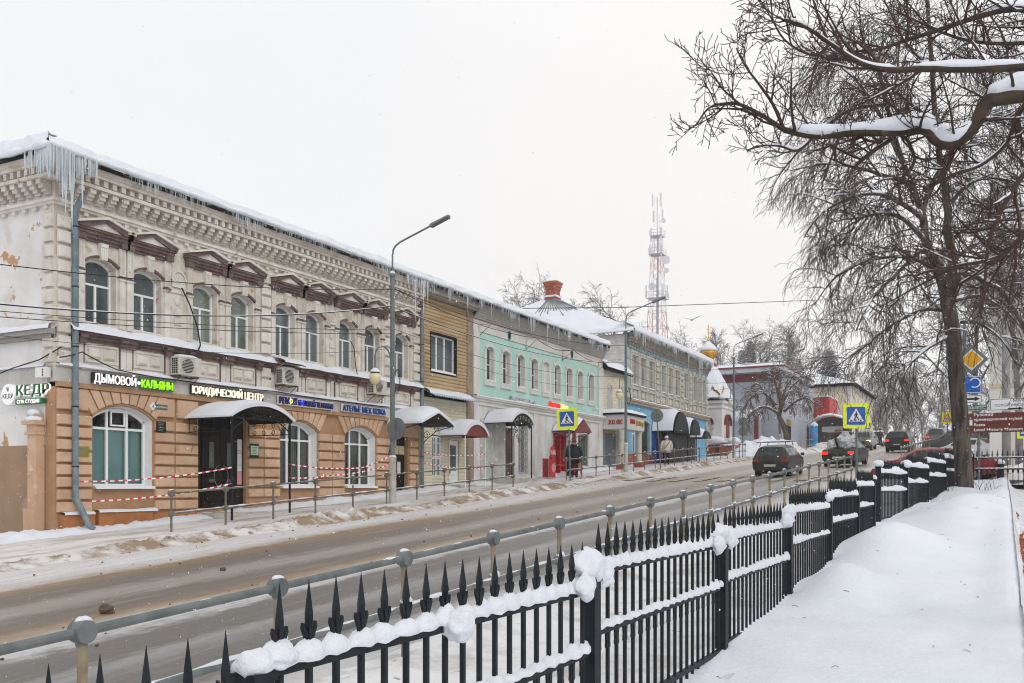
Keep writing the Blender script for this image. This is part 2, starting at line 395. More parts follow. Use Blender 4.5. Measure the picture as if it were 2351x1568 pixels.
def road_mat():
    m = bpy.data.materials.new('slushy_asphalt'); m.use_nodes = True; N = m.node_tree.nodes; L = m.node_tree.links
    b = N['Principled BSDF']
    geo = N.new('ShaderNodeNewGeometry'); sep = N.new('ShaderNodeSeparateXYZ'); L.new(geo.outputs['Position'], sep.inputs[0])
    def noi(sc, st=(1, 1, 1), det=5, ro=.6):
        mpn = N.new('ShaderNodeMapping'); mpn.inputs['Scale'].default_value = st; L.new(geo.outputs['Position'], mpn.inputs['Vector'])
        t = N.new('ShaderNodeTexNoise'); t.inputs['Scale'].default_value = sc; t.inputs['Detail'].default_value = det; t.inputs['Roughness'].default_value = ro
        L.new(mpn.outputs[0], t.inputs['Vector']); return t.outputs['Fac']
    def math(op, a, c, d=None):
        x = N.new('ShaderNodeMath'); x.operation = op
        for i, v in enumerate((a, c, d)):
            if v is None: continue
            if isinstance(v, (int, float)): x.inputs[i].default_value = v
            else: L.new(v, x.inputs[i])
        return x.outputs[0]
    # lateral profile of tracks and slush, edges ragged by noise
    x = math('MULTIPLY_ADD', noi(.35, (1, .25, 1), 4), 1.3, sep.outputs['X'])
    x = math('MULTIPLY_ADD', noi(5, (1, .5, 1), 5, .7), .75, x)
    p = math('MULTIPLY', math('ADD', x, 15.98), 1/13.0)
    r = N.new('ShaderNodeValToRGB'); L.new(p, r.inputs['Fac'])
    SP, DI, TR, LI, FR = (.70, .69, .70), (.28, .185, .10), (.165, .138, .11), (.31, .28, .25), (.30, .29, .295)
    stops = [(-16.6, SP), (-15.9, (.60, .57, .55)), (-14.2, SP), (-13.55, (.5, .46, .43)), (-13.3, DI), (-12.7, TR), (-12.1, TR), (-11.7, LI), (-11.3, LI), (-10.9, TR), (-10.35, TR), (-10.1, DI), (-9.75, (.40, .34, .29)), (-9.5, (.56, .55, .55)),
             (-9.0, (.52, .51, .52)), (-8.75, (.155, .142, .13)), (-8.0, (.14, .13, .12)), (-7.7, FR), (-7.25, (.19, .18, .18)), (-7.0, (.145, .133, .124)), (-6.4, (.16, .15, .14)), (-6.05, (.45, .44, .44)), (-5.2, SP)]
    el = r.color_ramp.elements
    for i, (xx, c) in enumerate(stops):
        q = (xx+17)/13.0
        if i < 2: e = el[i]; e.position = q
        else: e = el.new(q)
        e.color = (*c, 1)
    def mixc(f, a, c):
        mx = N.new('ShaderNodeMix'); mx.data_type = 'RGBA'; L.new(f, mx.inputs['Factor'])
        L.new(a, mx.inputs['A'])
        if isinstance(c, tuple): mx.inputs['B'].default_value = (*c, 1)
        else: L.new(c, mx.inputs['B'])
        return mx.outputs['Result']
    def rng(f, lo, hi, k=1):
        mr = N.new('ShaderNodeMapRange'); mr.interpolation_type = 'SMOOTHSTEP'; mr.inputs['From Min'].default_value = lo; mr.inputs['From Max'].default_value = hi; mr.inputs['To Max'].default_value = k
        L.new(f, mr.inputs['Value']); return mr.outputs[0]
    col = r.outputs['Color']
    col = mixc(rng(noi(6, (1.3, .06, 1), 3), .52, .75, .28), col, (.45, .44, .44))       # snow smeared along the lanes
    col = mixc(rng(noi(9, (1.5, .05, 1), 3), .52, .72, .42), col, (.11, .095, .08))     # tyre streaks
    col = mixc(rng(noi(14, (1, .6, 1), 6, .75), .58, .68, .6), col, (.25, .175, .11)); col = mixc(rng(noi(38, (1, .8, 1), 4, .8), .60, .66, .8), col, (.15, .105, .065)); col = mixc(rng(noi(60, (1, .8, 1), 3, .7), .62, .68, .5), col, (.6, .6, .61))     # crumbs of sandy slush
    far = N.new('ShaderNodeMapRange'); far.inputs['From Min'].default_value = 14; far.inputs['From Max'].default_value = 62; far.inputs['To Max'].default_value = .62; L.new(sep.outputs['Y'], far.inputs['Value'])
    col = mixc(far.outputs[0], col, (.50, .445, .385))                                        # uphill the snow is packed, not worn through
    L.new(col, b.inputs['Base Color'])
    b.inputs['Roughness'].default_value = .5; b.inputs['Specular IOR Level'].default_value = .5
    bp = N.new('ShaderNodeBump'); bp.inputs['Strength'].default_value = .7; bp.inputs['Distance'].default_value = .025
    L.new(noi(16, (1, .5, 1), 6, .7), bp.inputs['Height']); L.new(bp.outputs[0], b.inputs['Normal'])
    return m
ROAD = road_mat()
PAVE = M('trodden_snow', (.72, .70, .70), (.44, .385, .335), 1.1, rough=.8, bump=.8, bscale=18, stretch=(1.6, .35, 1), contrast=(.42, .68), spots=(((.30, .235, .18), 3.5, .60, .72),))
PAVEN = M('trodden_snow_near', (.74, .735, .745), (.50, .48, .47), 1.6, rough=.8, bump=.9, bscale=14, contrast=(.45, .68), spots=(((.30, .25, .21), 5, .64, .72),))
BERM = M('slush_bank', (.68, .66, .65), (.30, .22, .15), 1.5, rough=.9, bump=1, bscale=16, contrast=(.38, .60), spots=(((.17, .125, .09), 5, .57, .68),))

g = MB()
g.grid(frange(-700, 700, 100)+[], sorted(set([-60, -20]+[float(v) for v in frange(0, 160, 8)]+[300, 600, 1200, 2000])), lambda x, y: (x, y, gz(y)-.3))
structure(g.build('ground', SNOW))
r = MB()
def zroad(x, y): return gz(y)+.012*n3(x*1.3, y*.4)+.03*smooth(-13, -14.5, x)*(1+.8*n3(x*2, y*1.2, 4))+.02*smooth(-6, -5.4, x)
r.grid(frange(-16.2, -4.9, .22), frange(-8, 160, .4), lambda x, y: (x, y, zroad(x, y)))
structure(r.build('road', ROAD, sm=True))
s = MB()
s.grid(frange(-5, 45, 2.5), frange(38.5, 56, 1.5), lambda x, y: (x, y, gz(min(y, 47))-.02*0+.03+.05*n3(x*.5, y*.5)))
structure(s.build('side_street', M('side_street_snow', (.60, .565, .54), (.32, .265, .21), .8, rough=.85, bump=.8, bscale=8, contrast=(.4, .62)), sm=True))
pv = MB()
pv.grid(frange(-20.3, -15.95, .18), frange(-6, 150, .3), lambda x, y: (x, y, gz(y)+.1*smooth(-15.95, -16.3, x)+.022*n3(x*1.7, y*1.1)+.02*n3(x*6, y*5, 3)))
structure(pv.build('pavement', PAVE, sm=True))
pn = MB()
def znp(x, y):
    ridge = .16*math.exp(-((x+4.75)/.28)**2)*(.6+.5*n3(x, y*.8, 2))
    return gz(y)+.07+ridge+.025*n3(x*2, y*2)+.02*n3(x*6, y*6, 5)+.10*math.exp(-((x+3.4)/.4)**2)*max(0, n3(x*.6, y*.35, 7)+.35)
pn.grid(frange(-5.25, -2.0, .09), frange(-3, 38.4, .13), lambda x, y: (x, y, znp(x, y)))
structure(pn.build('near_pavement', PAVEN, sm=True))
def zlawn(x, y):
    z = gz(y)+.10+.10*n3(x*.45, y*.3, 1)+.035*n3(x*1.1, y*.9, 3)+.012*n3(x*2.7, y*2.1, 6)
    z += .42*math.exp(-((x+1.6)/.75)**2-((y-16.2)/1.7)**2)
    z += .30*math.exp(-((x+1.75)/.4)**2-((y-12.4)/.65)**2)-.14*math.exp(-((x+1.15)/.35)**2-((y-11.6)/.5)**2)
    z += .42*math.exp(-((x+.75)/.7)**2-((y-22.5)/2.6)**2)
    z += .26*math.exp(-((x+.2)/.5)**2-((y-25.5)/4)**2)
    z += .10*math.exp(-((x-.1)/.25)**2)*smooth(8, 12, y)
    ex = .2+.12*n3(y*.45, 3)+.05*n3(y*1.7, 9)
    z -= .30*smooth(ex, ex+.13, x)*(1-smooth(1.9, 2.4, x))*smooth(4, 8, y)
    z += .25*smooth(2, 3.2, x)
    z -= .05*math.exp(-((x+.45)/.22)**2-((y-9.6)/.3)**2)+.04*math.exp(-((x-.0)/.2)**2-((y-11.2)/.35)**2)
    z += .12*math.exp(-((x+.98)/.5)**2-((y-31.1)/.6)**2)
    return z
lw = MB()
lw.grid(frange(-2.45, 3.2, .085)+frange(3.6, 14, .6), frange(-3, 37.2, .13), lambda x, y: (x, y, zlawn(x, y)))
lawn = structure(lw.build('snowy_lawn', SNOW, sm=True))
# trodden brick path along the lawn, a few bricks swept clear
pa = MB()
pa.grid(frange(.2, 2.2, .12), frange(6, 37, .2), lambda x, y: (x, y, zlawn(x, y)+.035+.02*n3(x*5, y*3)))
path = structure(pa.build('path', M('path_snow', (.74, .75, .78), (.56, .56, .58), 2.5, rough=.8, bump=.8, bscale=14), sm=True))
bk = MB().box(-.06, .06, -.11, .11, -.05, .05); bkm = bk.mesh('brick', BRICK)
rng = random.Random(5)
for i in range(46):
    y = 15+i*.235; ex = .2+.12*n3(y*.45, 3)+.05*n3(y*1.7, 9)
    link('brick', bkm, path, (ex+.10, y, gz(y)-.08+rng.uniform(-.01, .01)), rng.uniform(-.08, .08))
for (cx, cy, nx, ny) in ((.55, 17.1, 4, 2), (.75, 21.0, 3, 2)):
    for a in range(nx):
        for c in range(ny):
            x, y = cx+a*.135, cy+c*.235+(a % 2)*.1
            link('brick', bkm, path, (x, y, zlawn(x, y)+.012), rng.uniform(-.05, .05))
# worn zebra stripes
zb = M('worn_marking', (.50, .45, .34), (.20, .17, .14), 2.2, rough=.8, contrast=(.42, .62))
zm = MB().box(-.22, .22, -1.7, 1.7, -.012, 0).mesh('road_marking', zb)
for i in range(9):
    x = -14.6+i*1.05
    me = MB().grid([x-.22, x, x+.22], frange(38.6, 42, .4), lambda u, w: (u, w, zroad(u, w)+.03)).mesh('road_marking', zb)
    structure(link('road_marking', me))
# kerb snow banks, lumpy slush
def bank(name, us, ws, fn, mat, label=None):
    m = MB(); m.grid(us, ws, lambda x, y: (x, y, fn(x, y))); o = m.build(name, mat, sm=True); o["kind"] = 'stuff'
    if label: o['label'] = label
    return o
def zberm(x, y):
    c = -15.75+.12*n3(y*.3, 1)+.1*n3(y*1.1, 5); w = .34+.12*n3(y*.5, 8)
    h = (.10+.16*max(0, .4+n3(y*.23, 2)))*math.exp(-((x-c)/w)**2)
    h *= 1-.85*math.exp(-((y-37.5)/2.2)**2)
    return gz(y)+.02+h*(1+.5*n3(x*6, y*6)+.35*n3(x*14, y*14, 3))+.045*n3(x*9, y*9, 4)*min(1, h*9)-.03*(1-min(1, h*30))
bank('slush_bank', frange(-16.6, -14.9, .06), frange(6, 78, .09), zberm, BERM, 'dirty slush bank ploughed along the far kerb')
def zwall(x, y):
    d = -19.95-x
    h = (.10+.13*max(0, n3(y*.9, 3)+.25)+.07*n3(y*3, 6))*smooth(-19.1, -19.75, x)
    return gz(y)+.07+max(-.02, h)*(1+.3*n3(x*7, y*7))+.03*n3(x*8, y*8, 2)*min(1, max(0, h)*10)
bank('snow_along_wall', frange(-20.2, -19.05, .07), frange(8, 54, .1), zwall, SNOW, 'loose white snow heaped at the foot of the house walls')
def pile(name, cx, cy, rx, ry, h, mat, label, sd, z0=None, st=.16):
    def fn(x, y):
        d = ((x-cx)/rx)**2+((y-cy)/ry)**2
        k = max(0, 1-d)
        k = k**.7
        zz = (gz(y) if z0 is None else z0)
        return (x, y, zz-.12+h*k*(1+.45*n3(x*.9+sd, y*.9)+.28*n3(x*2.6, y*2.6, sd))+.05*k*n3(x*8, y*8))
    m = MB(); m.grid(frange(cx-rx, cx+rx, st), frange(cy-ry, cy+ry, st), fn)
    o = m.build(name, mat, sm=True); o['kind'] = 'stuff'; o['label'] = label
pile('snow_pile', -17.6, 80, 2.6, 9, 1.35, SNOW, 'tall white ploughed snow heap before the grey house', 1)
pile('snow_pile', -15.9, 78, 1.8, 7, .85, SNOWD, 'dirty snow heap on the far kerb by the grey house', 2)
pile('snow_pile', -14.6, 91, 1.5, 9, .7, SNOWD, 'dirty snow heap by the bus stop railing', 3)
pile('slush_heap', -17.3, 29.6, .75, .7, .28, BERM, 'small sandy slush heap on the far pavement', 4, st=.06)
pile('slush_heap', -17.0, 39.6, .6, 1.0, .30, BERM, 'small sandy slush heap by the crossing sign', 5, st=.06)
pile('snow_pile', 3, 40.5, 5, 2.2, .7, SNOWD, 'dirty snow heap behind the right hand fence', 6)
# clods of frozen slush on the road
CLOD = M('slush_clod', (.16, .11, .075), (.09, .065, .05), 20, rough=.9)
rng = random.Random(11)
crumbs = MB()
for i in range(150):
    lane = rng.choice((-13.3, -13.9, -9.9, -9.4, -9.5, -10.2, -14.8, -15, -15.2, -8.8))
    y = rng.uniform(2.5, 38); x = lane+rng.gauss(0, .3); s_ = rng.uniform(.006, .022)
    crumbs.blob((x, y, zroad(x, y)+.6*s_), s_*1.2, s_, s_*.75, 6, 4, i, .5)
o = crumbs.build('slush_crumbs', CLOD); o['kind'] = 'stuff'; o['label'] = 'brown crumbs of frozen slush scattered over the road'
tag(MB().blob((-10.2, 8.2, zroad(-10.2, 8.2)+.05), .11, .085, .07, 9, 6, 3, .55).build('slush_clod', CLOD), 'largest brown lump of frozen slush, in the centre of the road', 'slush clod')
tag(MB().blob((-11.64, 11.67, zroad(-11.64, 11.67)+.025), .06, .05, .035, 9, 6, 8, .4).build('stone', CLOD), 'dark rounded stone lying in the far wheel track', 'stone')

lt_ = MB(); rng = random.Random(8)
for i in range(46):
    x, y = rng.uniform(-2.1, .1), rng.uniform(4, 30); z = zlawn(x, y)+.004; a = rng.uniform(0, 6.3); L = rng.uniform(.02, .09); lt_.tube([(x, y, z), (x+L*.5*cos(a), y+L*.5*sin(a), z+.012), (x+L*cos(a), y+L*sin(a), z+.003)], .0028, 3)
o = lt_.build('twig_litter', TWIGR); o['kind'] = 'stuff'; o['label'] = 'tiny broken twigs scattered on the lawn snow'
# ---------------------------------------------------------------- building helpers (facade plane X = FX, outward +X)
FX = -20.0
def wall_open(mb, y0, y1, z0, z1, ops, x=FX, th=.3, axis='x'):
    """wall slab with openings (a,b,zb,zs,zc): sill, spring and crown heights (zs==zc -> square head)"""
    def bx(a, b, c, d):
        if b-a > 1e-4 and d-c > 1e-4: mb.box(x-th, x, a, b, c, d)
    y = y0
    for (a, b, zb, zs, zc) in sorted(ops):
        bx(y, a, z0, z1); bx(a, b, z0, zb)
        if zc-zs < 1e-3: bx(a, b, zs, z1)
        else:
            arc = arc_pts(a, b, zs, zc, 8)
            for (p, q) in zip(arc, arc[1:]):
                vs = [(x, p[0], p[1]), (x, q[0], q[1]), (x, q[0], z1), (x, p[0], z1), (x-th, p[0], p[1]), (x-th, q[0], q[1]), (x-th, q[0], z1), (x-th, p[0], z1)]
                mb.add(vs, [(0, 1, 2, 3), (7, 6, 5, 4), (4, 5, 1, 0), (3, 2, 6, 7)])
        y = b
    bx(y, y1, z0, z1)
def arc_pts(a, b, zs, zc, n=8):
    """segmental arc from (a,zs) over the crown zc to (b,zs)"""
    w = (b-a)/2; h = zc-zs; R = (w*w+h*h)/(2*h); cy, cz = (a+b)/2, zc-R; t0 = math.asin(min(1, w/R))
    if h > w: t0 = pi-t0
    return [(cy+R*sin(t), cz+R*cos(t)) for t in [(-t0+2*t0*i/n) for i in range(n+1)]]
def arch_band(mb, a, b, zs, zc, th, x0, x1, n=10):      # moulding following the arc, thickness th outward
    ar = arc_pts(a, b, zs, zc, n); w = (b-a)/2; h = zc-zs; R = (w*w+h*h)/(2*h); cy, cz = (a+b)/2, zc-R
    k = (R+th)/R
    out = [(cy+(p[0]-cy)*k, cz+(p[1]-cz)*k) for p in ar]
    for i in range(n):
        p, q, P, Q = ar[i], ar[i+1], out[i], out[i+1]
        vs = [(x1, *p), (x1, *q), (x1, *Q), (x1, *P), (x0, *p), (x0, *q), (x0, *Q), (x0, *P)]
        fs = [(0, 1, 2, 3), (4, 5, 1, 0), (3, 2, 6, 7)]
        if i == 0: fs.append((0, 3, 7, 4))
        if i == n-1: fs.append((1, 5, 6, 2))
        mb.add(vs, fs)
def arch_fill(mb, a, b, zb, zs, zc, x, n=8):
    pts = [(a, zb), (b, zb)]
    pts += [(p[0], p[1]) for p in reversed(arc_pts(a, b, zs, zc, n))] if zc-zs > 1e-3 else [(b, zs), (a, zs)]
    mb.add([(x, *p) for p in pts], [tuple(range(len(pts)))])
def window(root, a, b, zb, zs, zc, x=FX-.25, mull=(), trans=(), fw=.05, pane=GLASS, frame=PVC, sill=None, behind=None, name='window'):
    """window = pane with sub-parts frame, sill, blind"""
    p = MB(); arch_fill(p, a+.01, b-.01, zb+.01, zs, zc-(.01 if zc > zs else 0), x)
    w = p.build(name, pane, root)
    f = MB(); d0, d1 = x-.03, x+.045
    f.box(d0, d1, a, a+fw, zb, zs); f.box(d0, d1, b-fw, b, zb, zs); f.box(d0, d1, a+fw, b-fw, zb, zb+fw)
    if zc-zs > 1e-3:
        ar = arc_pts(a, b, zs, zc, 8)
        k = lambda p: (p[0]+((a+b)/2-p[0])*(2*fw/(b-a)), p[1]-fw)
        for p_, q_ in zip(ar, ar[1:]):
            P_, Q_ = k(p_), k(q_)
            f.add([(d1, *P_), (d1, *Q_), (d1, *q_), (d1, *p_), (d0, *P_), (d0, *Q_)], [(0, 1, 2, 3), (4, 5, 1, 0)])
    else: f.box(d0, d1, a+fw, b-fw, zs-fw, zs)
    for m_ in mull:
        my, mz0, mz1 = m_ if len(m_) == 3 else (m_[0], zb+fw, zc-fw*.6)
        f.box(d0+.002, d1-.004, my-fw*.55, my+fw*.55, mz0, mz1)
    for t_ in trans: f.box(d0+.004, d1-.008, a+fw, b-fw, t_-fw*.5, t_+fw*.5)
    f.build('frame', frame, w)
    if sill: MB().box(x+.045, sill, a-.02, b+.02, zb-.06, zb-.005).build('sill', PVC, w)
    if behind: MB().add([(x-.10, a, zb), (x-.10, b, zb), (x-.10, b, zc), (x-.10, a, zc)], [(0, 1, 2, 3)]).build('blind', behind, w)
    return w
def snow_strip(y0, y1, z0, z1, x0, x1, seed=0, st=.15, amp=.5, th0=.0):
    """a lumpy strip of snow on a ledge sloping from (x0,z0 at the wall) to (x1,z1)"""
    m = MB(); ys = frange(y0, y1, st); us = [0, .25, .55, .8, .97, 1.0]
    def fn(y, u):
        h = [.05, .06, .055, .045, .03, -.015][us.index(u)]*(1+amp*n3(y*1.4, seed, u))+th0
        e = .02*n3(y*2.3, seed+4) if u > .9 else 0
        return (x0+(x1-x0)*u+e, y, z0+(z1-z0)*u+h)
    m.grid(ys, us, fn)
    return m
def eave_snow(pts_fn, n, thick, depth, seed, hip=0):
    """rounded snow and ice roll along an eave; pts_fn(t)-> (edge point, inward horizontal unit vector, upslope rise)"""
    m = MB(); prof = 9
    rows = []
    for i in range(n+1):
        t = i/n; P, inw, slope = pts_fn(t); dep_ = min(depth, .02+hip*t) if hip else depth
        h = thick*(1+.35*n3(t*n*.12, seed)+.3*n3(t*n*.43, seed+3)+.18*n3(t*n*.9, seed+5)); out = .02+.08*n3(t*n*.16, seed+9)+.04*n3(t*n*.7, seed+2)
        row = []
        for k in range(prof):
            a = k/(prof-1)
            if a < .5:      # front bulge
                q = a/.5; dx = -(out+.10*sin(q*pi)); dz = -.05+h*(q**1.3)
                dx += .10*q
            else:
                q = (a-.5)/.5; dx = q*dep_; dz = h*(1-.15*q)+slope*dep_*q
            row.append(P+inw*dx+Vector((0, 0, dz)))
        rows.append(row)
    vs = [p for r_ in rows for p in r_]
    fs = [(i*prof+k, (i+1)*prof+k, (i+1)*prof+k+1, i*prof+k+1) for i in range(n) for k in range(prof-1)]
    m.add(vs, fs); return m
def icicles(line_fn, n, lmin, lmax, seed, r0=.014, clus=1.0):
    m = MB(); rng = random.Random(seed)
    for i in range(n):
        t = rng.random(); P = line_fn(t)
        k = max(0, n3(t*14*clus, seed)+.30)*1.3
        L = lmin+(lmax-lmin)*k*rng.random()**1.5
        if L < .05: continue
        r_ = r0*(.6+L*.9)
        dx, dy = rng.uniform(-.03, .03), rng.uniform(-.03, .03)
        p = P+Vector((dx, dy, .03))
        m.tube([p, p+Vector((dx*.1, dy*.1, -L*.5)), p+Vector((dx*.15, dy*.15, -L))], [r_, r_*.6, .002], 4, cap=False)
    return m

# ================================================================ the long cream and orange brick house
B1 = thing('brick_house', 'long two storey brick house, cream above and orange below, with brown window pediments', 'house', (-20, 22.5, gz(22.5)))
Y0, Y1 = 14.63, 30.28
XB = -32.0      # depth of the block
wins = [(15.46, 16.36), (16.91, 17.81), (18.92, 19.82), (20.37, 21.27), (22.27, 23.17), (23.68, 24.58), (25.41, 26.31), (26.85, 27.75), (28.71, 29.59)]
up = MB(); wall_open(up, Y0, Y1, 3.8, 7.6, [(a, b, 4.06, 5.50, 5.67) for a, b in wins]); 
up.box(XB, FX-.301, Y0, Y0+.3, 3.8, 7.6); up.box(XB, FX-.301, Y1-.3, Y1, -1, 7.6)
up.build('wall', CREAM, B1)
gops = [(15.66, 17.49, -.06, 1.72, 2.04), (19.11, 20.98, -.64, 2.2, 2.2), (22.46, 24.22, -.06, 1.74, 2.05), (25.69, 27.46, -.06, 1.74, 2.05), (28.77, 29.57, -.24, 1.85, 1.85)]
lo = MB(); wall_open(lo, Y0, Y1, -1.8, 2.38, gops, th=.35)
lo.build('ground_floor_wall', ORANGED, B1)
# dim backing behind the openings
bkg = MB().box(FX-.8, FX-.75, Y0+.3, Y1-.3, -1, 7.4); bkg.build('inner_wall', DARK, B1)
# left side wall: white plaster above, brown beige below
sw = MB().box(XB, FX-.36, Y0-.004, Y0+.1, .98, 7.55); sw.build('side_wall', WHITEW, B1)
MB().box(XB, FX-.36, Y0-.012, Y0+.1, -2.2, .98).build('side_base', BEIGEW, B1)
MB().box(XB, FX-.2, Y0-.06, Y0-.005, 2.42, 2.86).build('side_band', GREYB, B1)
sl = MB().box(XB, FX+.02, Y0-.22, Y0-.005, 3.62, 3.74); sl.box(XB, FX+.0, Y0-.14, Y0-.005, 3.52, 3.62); sl.build('side_ledge', MORTAR, B1)
m = MB(); m.grid(frange(XB, FX+.1, .15), [0, .3, .6, .9, 1], lambda x, u: (x, Y0-.01-.25*u, 3.75+[.10, .13, .12, .07, -.02][[0, .3, .6, .9, 1].index(u)]*(1+.4*n3(x*1.5, 3))))
m.build('ledge_snow', SNOW, B1, sm=True)
m = MB(); m.grid(frange(XB, FX-.3, .15), [0, .4, .8, 1], lambda x, u: (x, Y0-.005-.10*u, 2.87+[.06, .07, .05, -.01][[0, .4, .8, 1].index(u)]*(1+.6*n3(x*1.9, 8))))
m.build('ledge_snow', SNOW, B1, sm=True)
# --- windows of the upper floor
for i, (a, b) in enumerate(wins):
    window(B1, a, b, 4.06, 5.50, 5.67, mull=(((a+b)/2, 4.11, 5.02),), trans=(5.04,), pane=(GLASSG if i in (2, 3) else GLASS), fw=.052)
# --- brown pediments, fluted strips, keystones, arch mouldings
for i, (a, b) in enumerate(wins):
    c = (a+b)/2; hw = .745
    pd = MB(); x1 = FX+.30
    pd.box(FX, FX+.07, c-hw+.06, c+hw-.06, 6.05, 6.13); pd.box(FX, FX+.12, c-hw+.02, c+hw-.02, 6.13, 6.21); pd.box(FX, FX+.17, c-hw-.02, c+hw+.02, 6.21, 6.29); pd.box(FX, FX+.215, c-hw-.06, c+hw+.06, 6.29, 6.34)
    for sg in (-1, 1):   # raking mouldings
        e0, e1 = c+sg*(hw+.06), c
        poly = [(e0, 6.342), (e0, 6.40), (e1, 6.63), (e1, 6.545), (c+sg*.56, 6.342)]
        if sg > 0: poly = poly[::-1]
        pd.prism(poly, 'x', FX+.02, FX+.25)
    # end blocks
    pd.box(FX, FX+.15, c-hw-.01, c-hw+.22, 6.055, 6.285); pd.box(FX, FX+.15, c+hw-.22, c+hw+.01, 6.055, 6.285)
    P = pd.build('pediment', BROWN, B1)
    MB().prism([(c-.56, 6.345), (c+.56, 6.345), (c, 6.55)], 'x', FX, FX+.19).build('tympanum', CREAMB, P)
    lp = MB()
    for sg in (-1, 1):
        e0 = c+sg*(hw+.09)
        poly = [(e0, 6.402), (e0, 6.455), (c, 6.695), (c, 6.632)]
        lp.prism(poly if sg < 0 else poly[::-1], 'x', FX, FX+.31)
    lp.build('coping', CREAMB, P)
    ms = MB().box(FX+.20, FX+.225, c-hw-.06, c+hw+.06, 6.338, 6.352); ms.build('tin_edge', RUST, P)
    for ys in (a-.25, b+.06):
        st = MB(); st.box(FX, FX+.07, ys, ys+.19, 5.36, 6.05)
        for k in range(4): st.box(FX+.07, FX+.088, ys+.02+k*.043, ys+.04+k*.043, 5.42, 5.99)
        st.build('fluted_strip', CREAMB, B1)
        MB().box(FX, FX+.05, ys+.01, ys+.18, 4.0, 5.27).build('pilaster', CREAMB, B1)
        MB().box(FX, FX+.09, ys-.02, ys+.21, 5.295, 5.335).build('impost', BROWN, B1); MB().box(FX, FX+.075, ys-.01, ys+.20, 5.24, 5.295).build('impost', CREAMB, B1)
    k = MB(); k.prism([(c-.085, 5.64), (c+.085, 5.64), (c+.12, 6.05), (c-.12, 6.05)], 'x', FX, FX+.14); k.box(FX+.14, FX+.16, c-.1, c+.1, 5.95, 6.02)
    for q in (-.05, 0, .05): k.box(FX+.14, FX+.155, c+q-.012, c+q+.012, 5.68, 5.93)
    k.build('keystone', CREAMB, B1)
    ab = MB(); arch_band(ab, a-.04, b+.04, 5.52, 5.695, .06, FX, FX+.07); ab.build('arch_moulding', BROWN, B1)
    arr = MB(); arch_band(arr, a-.05, b+.05, 5.56, 5.757, .05, FX, FX+.05); arr.build('arch_moulding', CREAMB, B1)
# --- medallions between window pairs
for c in (18.36, 24.99):
    md = MB(); arch_fill(md, c-.22, c+.22, 5.42, 5.62, 5.83, FX+.05); arch_band(md, c-.22, c+.22, 5.62, 5.835, .05, FX, FX+.08)
    md.box(FX, FX+.04, c-.26, c+.26, 5.26, 5.33)
    for k in range(7):
        t = pi*(k+.5)/7; md.cyl((FX+.055, c+.04*cos(t), 5.5+.04*sin(t)), (FX+.055, c+.19*cos(t), 5.52+.25*sin(t)), .016, 5)
    md.lathe([(.001, 0), (.09, .0), (.10, .02), (.04, .05), (.001, .055)], 0, 0, 10)
    vs = md.v[-50:]; md.v[-50:] = [(FX+v[2], c+v[0], 5.05+v[1]*1.25) for v in vs]
    for zz in (4.75, 4.5): md.prism([(c-.13, zz-.10), (c+.13, zz-.10), (c+.1, zz+.09), (c-.1, zz+.09)], 'x', FX, FX+.035)
    md.build('medallion', CREAMB, B1)
# --- quoins
def quoin(y0, y1, z0, z1, pitch, x=FX, mat=CREAMB, root=B1, side=False, pr=.085, gap=.07):
    MB().box(x-.1, x+.03, y0+.015, y1-.015, z0, z1).build('pilaster', CREAM if root is B1 else mat, root)
    me = MB().cbox(0, pr, 0, y1-y0, 0, pitch-gap, .022).mesh('quoin_block', mat)
    n = int((z1-z0)/pitch)
    for k in range(n): link('quoin_block', me, root, (x+.0305, y0, z0+k*pitch+gap*.5))
quoin(14.66, 14.99, 2.92, 6.58, .36); quoin(21.56, 21.96, 2.92, 6.58, .36); quoin(27.97, 28.36, 2.92, 6.58, .36); quoin(29.84, 30.24, 2.92, 6.58, .36)
MB().box(FX-.36, FX-.002, Y0-.03, Y0-.006, 2.87, 6.9).build('pilaster', CREAM, B1)
sb = MB().box(0, .33, -.075, 0, 0, .29).mesh('quoin_block', CREAMB)
for k in range(10): link('quoin_block', sb, B1, (FX-.33, Y0-.031, 2.955+k*.36))
# --- cornice
c1 = MB(); c1.box(FX, FX+.10, Y0-.1, Y1, 6.72, 6.78); c1.box(FX, FX+.15, Y0-.15, Y1, 6.78, 6.85)
c1.box(XB, FX, Y0-.10, Y0-.005, 6.72, 6.78); c1.box(XB, FX, Y0-.15, Y0-.005, 6.78, 6.85)
c1.build('string_course', CREAMB, B1)
c2 = MB()
for (z0, z1, d) in ((7.28, 7.36, .36), (7.54, 7.62, .40), (7.62, 7.72, .45), (7.72, 7.84, .50)):
    c2.box(FX-.2, FX+d, Y0-d, Y1, z0, z1); c2.box(XB, FX-.2, Y0-d, Y0-.005, z0, z1)
c2.box(FX, FX+.22, Y0-.22, Y1, 7.36, 7.54); c2.box(XB, FX, Y0-.22, Y0-.005, 7.36, 7.54)
c2.build('cornice', CREAM, B1)
brm = MB(); brm.box(0, .30, -.085, .085, .20, .31); brm.box(0, .23, -.085, .085, .12, .20); brm.box(0, .15, -.085, .085, .05, .12); brm.box(0, .08, -.085, .085, 0, .05)
brm = brm.mesh('bracket', CREAMB)
dnm = MB().box(0, .14, -.06, .06, 0, .15).mesh('dentil', CREAMB); dlm = MB().box(0, .08, -.06, .06, -.09, 0).mesh('dentil', CREAMB)
y = Y0+.18
while y < Y1-.1:
    link('bracket', brm, B1, (FX, y, 6.965)); y += .325
x = FX-.2
while x > -24: link('bracket', brm, B1, (x, Y0-.005, 6.965), -pi/2); x -= .325
y = Y0+.1
while y < Y1-.05: link('dentil', dnm, B1, (FX+.221, y, 7.385)); y += .262
x = FX-.05
while x > -24: link('dentil', dnm, B1, (x, Y0-.225, 7.385), -pi/2); x -= .262
